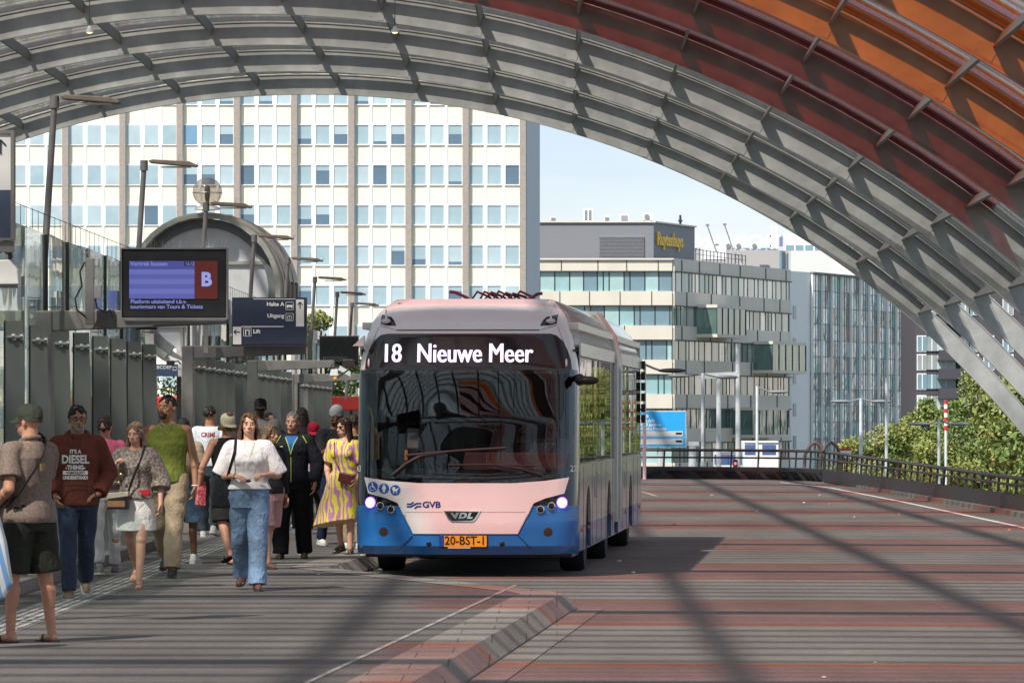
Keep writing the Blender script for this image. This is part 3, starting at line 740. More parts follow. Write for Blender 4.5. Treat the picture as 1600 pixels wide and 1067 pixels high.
for k in range(n + 1): b.box(LG * k / n - .05, LG * k / n + .03, -.09, -.05, -6, gz - .1, 0, Mg)
for fl in range(nfl): b.box(0, LG, -.10, -.05, gz - .22 - fl * 1.68, gz - .14 - fl * 1.68, 0, Mg)
b.box(-.1, LG, -.4, 0, gz - .1, gz + .05, 0, Mg); b.build('mullions', M_['pent'], go)
for k in range(0, n + 1, 4):
    MB().box(LG * k / n - .07, LG * k / n + .07, -.32, -.09, -4, gz - .2, 0, Mg).build('white_fin', M_['white'], go)
# ---- dark flats with balconies
fl_ = empty('dark_apartment_block', (0, 0, 0), 0, 'dark brown brick apartment block with stacked balconies behind the trees', 'building'); FY = 470
M_['brick'] = mat('dark_brick', (.075, .065, .075), .8, var=.15)
fx0 = P(1430, 0, FY).x; fx1 = P(1640, 0, FY).x
MB().box(fx0, fx1, FY, FY + 20, -6.2, P(0, 430, FY).z).build('wall', M_['brick'], fl_)
wz = [P(0, y, FY).z for y in (480, 537, 566, 596, 630, 664)]
w0 = None
for z in wz:
    for px in (1441, 1456, 1478, 1508, 1521, 1545, 1575):
        x = P(px, 0, FY).x; wide = .95 if px == 1478 else .5
        f = MB(); f.box(-wide, wide, -.08, .02, -.75, .75, 0); f = f.build('window', M_['wframe'] if px % 2 else M_['dark'], fl_); f.location = (x, FY, z)
        m = MB(); m.box(-wide + .07, wide - .07, -.11, -.08, -.67, .67, 0); m.box(-.04, .04, -.13, -.1, -.67, .67, 1); m.build('pane', [random.choice([tealC, gA, pane_mat('pane_light', (.45, .52, .52))]), M_['wframe']], f)
    b = MB(); xb = P(1466, 0, FY).x; xc = P(1502, 0, FY).x; b.box(xb, xc, FY - 2, FY, z - 1.4, z - .6); b.box(xb - .1, xc + .1, FY - 2.1, FY, z - 1.55, z - 1.4); b.build('balcony', mat('balcony_dark', (.055, .052, .062), .6), fl_)

# buildings beside the road to the right, out of the frame but mirrored in glass
r = empty('side_office', (0, 0, 0), 0, 'pale office slab far to the right beyond the trees', 'building')
MB().box(75, 130, 330, 350, -6.2, 26).build('wall', M_['cream'], r); b = MB()
for k in range(9): b.box(75.5, 129, 329.8, 330, 22.5 - k * 3.2, 24.3 - k * 3.2)
b.build('window_strips', tealC, r)

# ------------------------------------------------------------ trees
def leaf_mat(name, c):
    m = mat(name, c, .6, var=.35, scale=.9, spec=.3); p = m.node_tree.nodes['Principled BSDF']
    return m
LM = [leaf_mat('leaf_olive', (.24, .265, .07)), leaf_mat('leaf_green', (.14, .20, .05)), leaf_mat('leaf_yellow', (.27, .26, .075)), leaf_mat('leaf_dark', (.06, .10, .03))]
M_['bark'] = mat('bark', (.08, .06, .045), .9, var=.3, scale=8)
def tree(name, base, H, W, n, leaf, seed, label, pal=(0, 1, 2), group=None, trunk_h=.3):
    rg = np.random.default_rng(seed)
    r = empty(name, base, 0, label, 'tree', group)
    t = MB(); th = H * trunk_h; t.tube([(0, 0, 0), (.1, 0, th * .5), (0, .05, th), (.1, 0, H * .6)], [W * .035, W * .028, W * .022, W * .008], 9)
    cl = []
    for k in range(26):
        a = rg.uniform(0, 6.28); u = rg.uniform(0, 1) ** .6; hh = rg.uniform(0, 1)
        rad = W * .5 * u * (1 - .65 * hh ** 2) * (.75 + .25 * math.sin(hh * 3.1)); c = Vector((math.cos(a) * rad, math.sin(a) * rad, th * .8 + (H - th * .8) * (.08 + .85 * hh)))
        cl.append((c, W * rg.uniform(.09, .2)))
        if k % 2 == 0: t.tube([(0, 0, th * rg.uniform(.7, 1.3)), c * .5 + Vector((0, 0, c.z * .2 + th * .2)), c], [W * .014, W * .008, W * .003], 5)
    t.build('trunk', M_['bark'], r, True)
    ci = rg.integers(0, len(cl), n); C = np.array([cl[i][0] for i in ci]); Rr = np.array([cl[i][1] for i in ci])
    dv = rg.normal(size=(n, 3)); dv /= np.linalg.norm(dv, axis=1)[:, None]; C = C + dv * (Rr * rg.uniform(.3, 1.08, n) ** .7)[:, None] * np.array([1, 1, .75])
    a = rg.normal(size=(n, 3)); a /= np.linalg.norm(a, axis=1)[:, None]; b = np.cross(a, rg.normal(size=(n, 3))); b /= np.linalg.norm(b, axis=1)[:, None]
    s = leaf * rg.uniform(.6, 1.3, n)[:, None]
    V = np.stack([C - a * s, C + b * s * .55, C + a * s, C - b * s * .55], 1).reshape(-1, 3)
    me = bpy.data.meshes.new('crown'); me.from_pydata(V.tolist(), [], np.arange(4 * n).reshape(-1, 4).tolist())
    for k in pal: me.materials.append(LM[k])
    # whole clumps lean to one leaf tone, with strays
    mi = (ci % len(pal)); st = rg.uniform(size=n) < .3; mi[st] = rg.integers(0, len(pal), st.sum())
    me.polygons.foreach_set('material_index', mi.astype(np.int32).tolist()); me.update()
    o = bpy.data.objects.new('crown', me); COL.objects.link(o); o.parent = r
    return r
g = 'trees beyond the right railing'
def tb(px, Y, z=-6.2): q = P(px, 0, Y); return (q.x, Y, z)
tree('broadleaf_tree', tb(1530, 255), 10.4, 6.5, 24000, .095, 1, 'tallest yellow green tree at the right edge below the steel arches', (0, 1, 2), g)
tree('broadleaf_tree', tb(1592, 262), 8.6, 6.0, 18000, .095, 2, 'olive tree cut off by the right edge of the picture', (0, 2, 1), g)
tree('broadleaf_tree', tb(1462, 250), 7.5, 5.0, 15000, .09, 3, 'rounded olive tree left of the tallest yellow green tree', (0, 1, 2), g)
tree('broadleaf_tree', tb(1400, 262), 7.4, 5.2, 15000, .09, 4, 'low olive tree in front of the right half of the glass office', (0, 2, 1), g)
tree('broadleaf_tree', tb(1340, 270), 7.0, 4.6, 12000, .09, 5, 'low tree farthest left beyond the railing corner', (0, 1, 2), g)
tree('broadleaf_tree', tb(1440, 330), 9.2, 5, 9000, .14, 6, 'pale green tree in front of the dark apartment block', (1, 0), g)
for k, px in enumerate((1680, 1790, 1900, 2020, 2150)): tree('broadleaf_tree', tb(px, 235 - k * 9), 12.5 - (k % 2), 9, 8000, .19, 20 + k, ['leafy tree just outside the right edge', 'second leafy tree outside the right edge', 'third leafy tree outside the right edge', 'fourth leafy tree outside the right edge', 'fifth leafy tree outside the right edge'][k], (0, 1, 2), g)
g = 'trees behind the bus station wall'
tree('roadside_tree', tb(490, 205), 12.5, 5.0, 14000, .095, 11, 'green tree rising behind the row of lamp posts left of the bus', (1, 0, 3), g)
tree('roadside_tree', tb(255, 190), 9.4, 7.5, 14000, .095, 12, 'bright green tree seen through the gap above the red roof', (1, 0, 3), g)
tree('roadside_tree', tb(580, 215), 10.5, 6.0, 10000, .10, 13, 'green tree mostly hidden behind the front of the bus', (1, 0, 3), g)
tree('roadside_tree', tb(400, 220), 10, 6.5, 9000, .11, 14, 'green tree behind the fins of the second wall section', (1, 3), g)

# ------------------------------------------------------------ street lamps and road furniture beyond the bridge
M_['lampwhite'] = mat('pale_lamp_post', (.62, .64, .66), .45)
g = 'pale street lamps beyond the road'
def street_lamp(px, ytop, Y, lab, arms, w=.10, dark=False):
    q = P(px, ytop, Y); r = empty('street_lamp', (q.x, Y, -6.2), 0, lab, 'street lamp', g); h = q.z + 6.2; k = Y / F
    MB().cone((0, 0, 0), (0, 0, h), w, w * .7, 10).build('pole', M_['lampwhite'], r, True)
    for (dx, dz) in arms:
        e = Vector((dx * k, 0, h + dz * k)); MB().tube([(0, 0, h - .02), (e.x * .5, 0, h + dz * k * .6), e], .035, 6).build('arm', M_['pent'], r, True)
        s = 1 if dx > 0 else -1; m = MB(); m.ell(e + Vector((s * .28, 0, .02)), (.42, .12, .07)); m.build('lamp_head', M_['dark'] if dark else M_['pent'], r, True)
street_lamp(1007, 568, 150, 'lamp with a double dark head beside the rear of the bus', [(28, -12), (-16, -10)], .065, True)
street_lamp(1098, 583, 190, 'pale double armed lamp post right of the blue road sign', [(-26, -5), (26, -7)], .08)
street_lamp(1345, 622, 200, 'double armed lamp post left of centre beyond the railing', [(-20, -6), (20, -6)], .085)
street_lamp(1385, 590, 190, 'tall plain pale post in front of the glass office', [], .075)
street_lamp(1467, 655, 190, 'double armed lamp post in front of the olive trees', [(-20, -8), (20, -8)], .075)
street_lamp(1183, 603, 205, 'single armed lamp post in front of the banded office', [(22, -10)], .075)
r = empty('sign_portal', (0, 0, 0), 0, 'white steel sign portal with three posts and a crossbar', 'portal')
for px, yt in ((1123, 585), (1153, 537)): q = P(px, yt, 195); MB().cone((q.x, 195, -6.2), (q.x, 195, q.z), .10, .09, 10).build('post', M_['lampwhite'], r, True)
MB().beam(P(1092, 588, 195), P(1155, 585, 195), .18, .22).build('crossbar', M_['lampwhite'], r)
q0 = P(995, 643, 170); q1 = P(1071, 697, 170)
r = empty('road_sign', (q0.x, 170, q1.z), 0, 'large blue motorway direction sign with white text behind the bus', 'road sign')
w = q1.x - q0.x; h = q0.z - q1.z
M_['signblue'] = mat('sign_blue', (.04, .46, 1.0), .4, var=.03, emit=None)
MB().box(-.03, w + .03, 0, .08, -.03, h + .03).build('border', M_['white'], r); MB().box(0, w, -.01, .0, 0, h).build('panel', M_['signblue'], r)
k = 170 / F
def st(s, px, py, size, m=None, xs=.95): text(s, 'lettering', m or M_['white'], r, ((px - 995) * k, -.016, (697 - py) * k), size, bold=.008, extrude=.002, xs=xs, align='LEFT')
st('Ring A10', 1000.5, 657.5, .135); st('S100 Jordaan', 1000.5, 663.8, .135); st('Andere P-routes', 1000.5, 670, .135)
b = MB()
b.box((1001 - 995) * k, 72 * k, -.02, -.01, (697 - 681.5) * k, (697 - 673.5) * k); b.box(6 * k, 72 * k, -.02, -.01, (697 - 694) * k, (697 - 685.5) * k); b.box(0, w, -.02, -.01, (697 - 683.8) * k, (697 - 683.2) * k)
b.ell(((1007 - 995) * k, -.015, (697 - 650.5) * k), (.15, .006, .06)); b.build('white_field', M_['white'], r)
st('P Oudock', 1003, 678, .12, M_['pent'], 1.1); st('P Centraal Station', 1003, 690, .12, M_['pent'], 1.15)
b = MB(); b.box((1056 - 995) * k, (1065.5 - 995) * k, -.026, -.02, (697 - 678.5) * k, (697 - 675.5) * k); b.box((1056 - 995) * k, (1065.5 - 995) * k, -.026, -.02, (697 - 691) * k, (697 - 687.5) * k); b.v, b.f, b.m = [], [], []
for (ya_, yb_) in ((678.5, 675.5), (691, 687.5)): MB().box((1056 - 995) * k, (1065.5 - 995) * k, -.026, -.02, (697 - ya_) * k, (697 - yb_) * k).build('count_display', M_['navy'], r)
for px in (1033, 1082): x = (px - 995) * k; MB().cone((x, .2, -6.2 - q1.z), (x, .2, -.1 if px < 1080 else -.0), .13, .13, 10).build('post', M_['lampwhite'], r, True)
MB().beam((w, .15, .08), (w + .45, .15, .08), .1, .14).build('bracket', M_['lampwhite'], r)
# white site cabins beyond the parapet
for (a, b_, t, bo, Y, lab) in ((1118, 1160, 704, 722, 205, 'small white site cabin with a rack on its roof'), (1162, 1217, 689, 722, 210, 'large white site cabin with blue windows')):
    q0 = P(a, t, Y); q1 = P(b_, bo, Y); r = empty('site_cabin', (q0.x, Y, -6.2), 0, lab, 'cabin', 'white cabins beyond the end railing'); w = q1.x - q0.x; h = q0.z + 6.2
    MB().box(0, w, 0, 3, 3.2, h).build('body', M_['white'], r, bevel=.04); b = MB(); b.box(.1, .3, .2, 2.6, 0, 3.2); b.box(w - .3, w - .1, .2, 2.6, 0, 3.2); b.build('legs', M_['pent'], r)
    for kx in (.22, .72): MB().box(w * kx - .28, w * kx + .28, -.02, 0, h - .55, h - .15).build('window', mat('cabin_window', (.08, .12, .28), .3), r)
    MB().box(w * .02, w * .98, -.03, 0, h - .1, h - .04).build('roof_trim', M_['pent'], r)
q = P(1478, 625, 240); r = empty('striped_pole', (q.x, 240, -6.2), 0, 'red and white striped pole in front of the dark apartment block', 'pole'); h = q.z + 6.2
b = MB()
for k in range(7): b.cone((0, 0, h - k * .20 - .20), (0, 0, h - k * .20), .09, .09, 10, k % 2)
b.build('striped_section', [mat('pole_red', (.55, .03, .03), .5), M_['white']], r, True); MB().cone((0, 0, 0), (0, 0, h - 7 * .20), .05, .07, 8).build('pole', M_['lampwhite'], r)
for (px, py, c, lab) in ((1051, 748, (0, 1, .6), 'tiny green signal light below the end railing'), (1149, 724, (1, .05, .05), 'tiny red signal light behind the end railing')):
    q = P(px, py, 158); r = empty('signal_light', q, 0, lab, 'traffic light'); MB().box(-.07, .07, 0, .1, -.12, .12).build('housing', M_['black'], r)
    MB().ell((0, -.01, 0), (.04, .02, .04)).build('lens', mat('signal_' + lab.split()[1], c, .4, var=0, emit=c, es=2.5), r, True); MB().cone((0, .05, -6.2 - q.z), (0, .05, -.2), .05, .05, 8).build('pole', M_['dark'], r)
# ------------------------------------------------------------ articulated bus
BUS = Vector((-1.05, 58.8, RZ)); BROT = -R_(3.33)
bus = empty('articulated_bus', BUS, BROT, 'pink white and blue articulated city bus with a lit destination display', 'bus')
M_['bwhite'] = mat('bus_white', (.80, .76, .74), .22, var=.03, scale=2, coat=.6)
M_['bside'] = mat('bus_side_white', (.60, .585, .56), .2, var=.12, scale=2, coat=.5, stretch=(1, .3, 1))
M_['bfair'] = mat('bus_fairing', (.50, .49, .47), .07, .35, var=.05, coat=1, bump=.08, bscale=1.5)
M_['bblue'] = mat('bus_blue', (.018, .17, .50), .22, var=.05, scale=3, coat=.6)
M_['bsideblue'] = mat('bus_side_blue', (.07, .15, .34), .3, var=.06, coat=.4)
M_['decal'] = mat('decal_blue', (.01, .035, .22), .4, var=0)
M_['gloss'] = mat('gloss_black', (.008, .008, .009), .06, var=0, coat=.5)
M_['yel'] = mat('grab_rail_yellow', (.75, .36, .01), .35, var=.05)
M_['cab0'] = mat('gap_dark', (.05, .05, .05), .7)
M_['chrome'] = mat('chrome', (.75, .72, .7), .12, 1, var=0)
WZ = [(.26, 1.20), (.34, 1.255), (.6, 1.275), (2.3, 1.275), (2.5, 1.255), (2.73, 1.205), (2.92, 1.15), (3.05, 1.08), (3.14, 1.0), (3.22, .92)]
def interp(t, z):
    if z <= t[0][0]: return t[0][1]
    for (a, b), (c, d) in zip(t, t[1:]):
        if z <= c: return b + (d - b) * (z - a) / (c - a)
    return t[-1][1]
LZ = [(.26, .10), (.36, .02), (.6, 0), (.9, .01), (1.15, .05), (1.8, .11), (2.4, .19), (2.8, .28), (2.95, .40), (3.08, .62), (3.16, .85), (3.22, 1.1)]
def yfront(x, z):
    W = interp(WZ, z); ax = min(abs(x), W * .9995); y = .13 * (ax / W) ** 2.2; r = .24
    if ax > W - r: y += r * (1 - math.sqrt(max(0, 1 - ((ax - (W - r)) / r) ** 2)))
    return y + interp(LZ, z)
def fx(px, py): return ((px - 727) / 136, (902 - py) / 136)
def front_map(mb, off):
    mb.v = [(x, yfront(x, z) - off + y, z) for x, y, z in mb.v]; return mb
def panel(name, pts, m, off, root=bus, raw=False, holes=0, step=.06, smooth=True):
    pts = pts if raw else [fx(*p) for p in pts]
    bm = bmesh.new(); f = bm.faces.new([bm.verts.new((x, 0, z)) for x, z in pts])
    bmesh.ops.triangulate(bm, faces=[f], ngon_method='EAR_CLIP')
    xs = [p[0] for p in pts]; zs = [p[1] for p in pts]
    k = math.ceil(min(xs) / step) * step
    while k < max(xs):
        bmesh.ops.bisect_plane(bm, geom=bm.verts[:] + bm.edges[:] + bm.faces[:], plane_co=(k, 0, 0), plane_no=(1, 0, 0)); k += step if abs(k) < .95 else step * .5
    k = math.ceil(min(zs) / step) * step
    while k < max(zs):
        bmesh.ops.bisect_plane(bm, geom=bm.verts[:] + bm.edges[:] + bm.faces[:], plane_co=(0, 0, k), plane_no=(0, 0, 1)); k += step
    b = MB(); b.add([v.co.copy() for v in bm.verts], [tuple(v.index for v in f.verts) for f in (bm.verts.index_update() or bm.faces)])
    # a folded-back rim gives the skin its thickness
    bnd = [e for e in bm.edges if e.is_boundary]; n = len(b.v); rim = {}
    front_map(b, off)
    for e in bnd:
        for v in e.verts:
            if v.index not in rim: x, y, z = b.v[v.index]; rim[v.index] = len(b.v); b.v.append((x, y + min(.02, off * 1.4), z))
        a, c = e.verts[0].index, e.verts[1].index; b.f.append((a, c, rim[c], rim[a])); b.m.append(0)
    bm.free()
    return b.build(name, m, root, smooth=smooth, ang=30, fix=True)
def mir(pts): return [(1454 - x, y) for x, y in reversed(pts)]
# base shell
zs = sorted(set([.26, .30, .36, .45, .6, .75, .82, .95, 1.06, 1.14, 1.2, 1.24, 1.5, 1.8, 2.1, 2.34, 2.385, 2.5, 2.62, 2.73, 2.8, 2.87, 2.92, 2.97, 3.01, 3.05, 3.08, 3.11, 3.14, 3.16, 3.18, 3.20, 3.22]))
def ringx(z):
    W = interp(WZ, z); xs = [W * math.sin(a) for a in np.linspace(-math.pi / 2, math.pi / 2, 41)]
    # clustered towards the corners
    return [(-W, max(.75, yfront(W, z)) + .0, z)] + [(x, yfront(x, z), z) for x in xs] + [(W, max(.75, yfront(W, z)), z)]
lo, bl, up = MB(), MB(), MB()
rings = [ringx(z) for z in zs]; n = len(rings[0])
for i in range(len(zs) - 1):
    zm = (zs[i] + zs[i + 1]) / 2; tgt = up if zm > 2.385 else (bl if zm < .82 else lo)
    for j in range(n - 1):
        q = [rings[i][j], rings[i][j + 1], rings[i + 1][j + 1], rings[i + 1][j]]
        xm = abs(sum(p[0] for p in q) / 4)
        if 1.24 < zm < 2.34 and xm < 1.17: continue
        tgt.add(q, [(0, 1, 2, 3)])
def weld(o):
    bm = bmesh.new(); bm.from_mesh(o.data); bmesh.ops.remove_doubles(bm, verts=bm.verts, dist=.0005); bmesh.ops.recalc_face_normals(bm, faces=bm.faces); bm.to_mesh(o.data); bm.free()
    o.data.polygons.foreach_set('use_smooth', [True] * len(o.data.polygons)); o.data.set_sharp_from_angle(angle=R_(40))
weld(lo.build('front_frame', M_['gloss'], bus)); weld(bl.build('bumper', M_['bblue'], bus)); weld(up.build('roof_front', M_['bwhite'], bus))
wg = glass('windscreen_glass', (.58, .58, .57), refl=1.75, rough=.0, bump=.022, bscale=(.5, .5, .5))
panel('windscreen', [(559, 579), (895, 579), (897, 600), (896, 650), (893, 700), (888, 745), (850, 750), (800, 754), (654, 754), (604, 750), (566, 745), (561, 700), (558, 650), (557, 600)], wg, .016, step=.05)
dg = mat('display_glass', (.010, .010, .011), .07, var=0, coat=.3, bump=.04, bscale=5)
panel('destination_display', [(565, 577), (566, 562), (571, 546), (580, 531), (590, 523), (600, 521), (858, 521), (867, 524), (876, 532), (884, 547), (889, 562), (891, 577)], dg, .018)
panel('front_mask', [(566, 746), (604, 751.5), (654, 755), (800, 755), (850, 751.5), (888, 746), (881, 771), (852, 778.5), (834, 786), (824, 797), (809, 834), (645, 834), (630, 797), (620, 786), (602, 778.5), (573, 771)], M_['bwhite'], .022)
cl = [(552, 791), (570, 797.5), (600, 805), (626, 808.5), (631, 812), (643.5, 837), (623, 857.5), (606, 861), (578, 864.5), (553, 867)]
for k, pp in enumerate((cl, mir(cl))): panel('bumper_corner', pp, M_['bblue'], .03)
panel('lower_bumper', [(646, 837), (808, 837), (829, 858), (625, 858)], M_['bblue'], .012)
panel('seam', [(614, 514.5), (840, 514.5), (840, 516), (614, 516)], M_['black'], .006)
panel('seam', [(632, 799.8), (692, 799.8), (692, 800.6), (632, 800.6)], mat('seam_grey', (.3, .24, .24), .6), .0235); panel('seam', [(750, 799.8), (821, 799.8), (821, 800.6), (750, 800.6)], mat('seam_grey', (.3, .24, .24), .6), .0235)
def dot(name, px, py, r, m, off, depth=.01, prof=None, parent=bus):
    x, z = fx(px, py); rr = r / 136; y = yfront(x, z) - off
    nrm = Vector((-(yfront(x + .01, z) - yfront(x - .01, z)) / .02, 1, -(yfront(x, z + .01) - yfront(x, z - .01)) / .02)).normalized() * -1
    M = nrm.to_track_quat('Z', 'Y').to_matrix().to_4x4()
    pr = prof or [(rr * .98, -.03), (rr, 0), (rr * .86, depth), (rr * .4, depth * 1.2)]
    return MB().lathe(pr, (x, y, z), 24, 0, M).build(name, m, parent, smooth=True)
hl = mat('headlight_lit', (.9, .88, 1), .2, var=0, emit=(.86, .80, 1.0), es=1.5); halo = mat('headlight_ring', (.3, .15, .8), .2, var=0, emit=(.30, .08, .95), es=1.2)
for s in (0, 1):
    f = (lambda x: 1454 - x) if s else (lambda x: x)
    dot('headlight', f(576), 785.5, 7.2, hl, .03); dot('headlight_rim', f(576), 785.5, 9.0, halo, .012, .004)
    for (a, b_) in ((593, 790.5), (610, 796)):
        h = dot('headlight_reflector', f(a), b_, 6.2, M_['chrome'], .02, .0, [(6.2 / 136, -.02), (6.2 / 136, .012), (4.6 / 136, .014), (3.4 / 136, -.0), (.005, -.012)])
        dot('headlight_lens', f(a), b_, 3.4, M_['gloss'], .018, .012, parent=h).parent = bus
    dot('fog_light', f(598), 831, 7.2, mat('fog_dark', (.05, .03, .02), .3), .032, .003); dot('bumper_sensor', f(669.5), 850, 4.2, M_['black'], .014, .003)
    panel('roof_light_housing', [(587, 490), (604, 494), (609, 499), (613.5, 508), (600, 507.5), (588, 505)] if not s else mir([(587, 490), (604, 494), (609, 499), (613.5, 508), (600, 507.5), (588, 505)]), M_['gloss'], .008)
    x, z = fx(f(597), 501); MB().ell((x, yfront(x, z) - .05, z), (.055, .05, .03)).build('marker_lamp', M_['offwhite'], bus, True)
    MB().cone((x, yfront(x, z) - .04, z), (x, yfront(x, z) - .02, z + .13), .012, .010, 8).build('lamp_stalk', M_['bwhite'], bus, True)
    x, z = fx(f(571.5), 571); MB().ell((x, yfront(x, z) - .02, z + .03), (.014, .02, .05)).build('side_marker', M_['bwhite'], bus, True)
# destination text and other writing
led = mat('led_lilac', (.8, .8, 1), .5, var=0, emit=(.60, .66, 1.0), es=.50)
def ftext(s, px, py, hpx, m, off=.024, bold=0, xs=1, align='CENTER', name='lettering', parent=bus, slant=0):
    vs, fs = text_geo(s, hpx / 136 * 1.38, bold, 0, xs, align, res=4); cx, cz = fx(px, py); b = MB()
    b.add([(cx + v[0] + slant * v[1], 0, cz + v[1]) for v in vs], fs); front_map(b, off); return b.build(name, m, parent)
def led_text(st_, px, py, h, xs, name):
    b = MB()
    for dx in (-.006, -.002, .002, .006):
        vs, fs = text_geo(st_, h / 136 * 1.38, 0, 0, xs, 'CENTER', res=3); cx, cz = fx(px, py); b.add([(cx + v[0] + dx, -.0004 * dx / .002, cz + v[1]) for v in vs], fs)
    front_map(b, .024).build(name, led, bus)
led_text('18', 608, 553, 30, .80, 'route_number'); led_text('Nieuwe Meer', 739, 553, 31, .765, 'destination_text')
ftext('GVB', 674, 789, 9.5, M_['decal'], .026, .003, 1.15)
ftext('63', 555.6, 733, 10, M_['white'], .004, .002, .6); ftext('22', 894, 733, 10, M_['white'], .004, .002, .75)
b = MB()
def poly(pts, m=0, y=0): 
    q = [fx(*p) for p in pts]; b.add([(x, y, z) for x, z in q], [tuple(range(len(q)))], m)
for dy, (xa, xb) in ((0, (635, 647)), (4, (635, 658)), (8, (647, 658))):
    if dy == 0: poly([(635, 786.6), (641, 786.6), (645, 783.6), (646.5, 785.6), (641.8, 789), (635, 789)])
    if dy == 4: poly([(635, 790.6), (641, 790.6), (650, 785.6), (658, 785.6), (658, 787.9), (651, 787.9), (642, 793), (635, 793)])
    if dy == 8: poly([(646.5, 793.8), (651, 790.3), (658, 790.3), (658, 792.7), (652, 792.7), (648, 795.8)])
front_map(b, .026).build('company_emblem', M_['decal'], bus)
cen = [(580.5, 761), (598.5, 763.5), (616.5, 766)]
for (cx, cy) in cen: 
    pts = [(cx + 8.2 * math.cos(a), cy + 8.2 * math.sin(a)) for a in np.linspace(0, 2 * math.pi, 28)[:-1]]; panel('pictogram', pts, mat('pictogram_blue', (.01, .10, .42), .4, var=0), .027, step=.05)
b = MB()
def disc(cx, cy, r, n=12): poly([(cx + r * math.cos(a), cy + r * math.sin(a)) for a in np.linspace(0, 2 * math.pi, n + 1)[:-1]])
def seg(x0, y0, x1, y1, w): 
    d = Vector((x1 - x0, y1 - y0)).normalized(); q = Vector((-d.y, d.x)) * w / 2; poly([(x0 + q.x, y0 + q.y), (x1 + q.x, y1 + q.y), (x1 - q.x, y1 - q.y), (x0 - q.x, y0 - q.y)])
cx, cy = cen[0]; disc(cx - .8, cy - 5.6, 1.2); seg(cx - .8, cy - 4.2, cx - .6, cy + .5, 1.6); seg(cx - .6, cy + .3, cx + 2.4, cy + .5, 1.3); seg(cx + 2.4, cy + .3, cx + 4.4, cy + 4.4, 1.3); seg(cx + 4.2, cy + 4.2, cx + 5.4, cy + 3.6, 1.0); seg(cx - .6, cy - 2, cx + 2, cy - 1.6, 1)
for k in range(12):
    a0 = R_(40 + k * 22); a1 = R_(40 + (k + 1) * 22); seg(cx - .8 + 3.6 * math.cos(a0), cy + 2 + 3.6 * math.sin(a0), cx - .8 + 3.6 * math.cos(a1), cy + 2 + 3.6 * math.sin(a1), .8)
cx, cy = cen[1]; disc(cx, cy - 5.6, 1.3); poly([(cx - 2.2, cy - 4), (cx + 2.2, cy - 4), (cx + 3.4, cy + .8), (cx + 2, cy + 1), (cx + 2, cy + 6), (cx + .4, cy + 6), (cx, cy + 2), (cx - .4, cy + 6), (cx - 2, cy + 6), (cx - 2, cy + 1), (cx - 3.4, cy + .8)])
cx, cy = cen[2]; disc(cx - 2.4, cy - 2.8, 2.2); poly([(cx - 5, cy - 1.4), (cx + 5, cy - 2.2), (cx + 3, cy + 1.6), (cx - 3, cy + 1.8)]); disc(cx - 2.4, cy + 3.6, 1.1); disc(cx + 2.2, cy + 3.6, 1.1); seg(cx + 3.6, cy - 1.6, cx + 6, cy - 4, .9)
front_map(b, .031).build('pictogram_symbols', M_['white'], bus)
# maker's badge and plate
panel('badge', [(693, 798), (751.5, 798), (744, 811), (739, 815), (706, 815), (700, 811)], M_['chrome'], .034, step=.1); panel('badge_field', [(696, 799.4), (748.5, 799.4), (742, 810), (737.5, 813.4), (707, 813.4), (702, 810)], M_['black'], .038, step=.1)
ftext('V', 711, 806, 8.4, M_['chrome'], .042, .006, 1.5, slant=-.1); ftext('D', 723.5, 806, 8.4, M_['chrome'], .042, .006, 1.35, slant=.35); ftext('L', 735, 806, 8.4, M_['chrome'], .042, .006, 1.35, slant=.4)
x0, z0 = fx(688, 854); x1, z1 = fx(760.5, 837); y = yfront(0, .4) - .03
MB().box(x0 - .01, x1 + .01, y, y + .04, z0 - .02, z1 + .008).build('plate_holder', M_['black'], bus, bevel=.006)
pl = MB().box(x0 + .045, x1, y - .008, y, z0, z1).build('number_plate', mat('plate_yellow', (.80, .38, .01), .4, var=.03), bus)
MB().box(x0, x0 + .043, y - .008, y, z0, z1).build('plate_band', mat('plate_blue', (.01, .06, .35), .4, var=0), bus)
text('20-BST-1', 'plate_text', M_['black'], bus, ((x0 + x1) / 2 + .02, y - .012, (z0 + z1) / 2 + .004), .137, bold=.0015, extrude=.001, xs=.92)
MB().box(-.2, .06, y - .01, y - .002, z0 - .018, z0 - .006).build('plate_strip', M_['offwhite'], bus)
# seams of the front panels and the skirt
for (pa, pb) in (((586, 510), (572, 545)), ((588, 508), (612, 515))):
    for s in (0, 1):
        q = [(1454 - p[0], p[1]) if s else p for p in (pa, pb)]; A_ = fx(*q[0]); B_ = fx(*q[1]); m = MB()
        pts_ = [(A_[0] + (B_[0] - A_[0]) * k / 6, A_[1] + (B_[1] - A_[1]) * k / 6) for k in range(7)]
        m.tube([(x, yfront(x, z) - .001, z) for x, z in pts_], .004, 5); m.build('seam', mat('seam_grey', (.3, .24, .24), .6), bus)
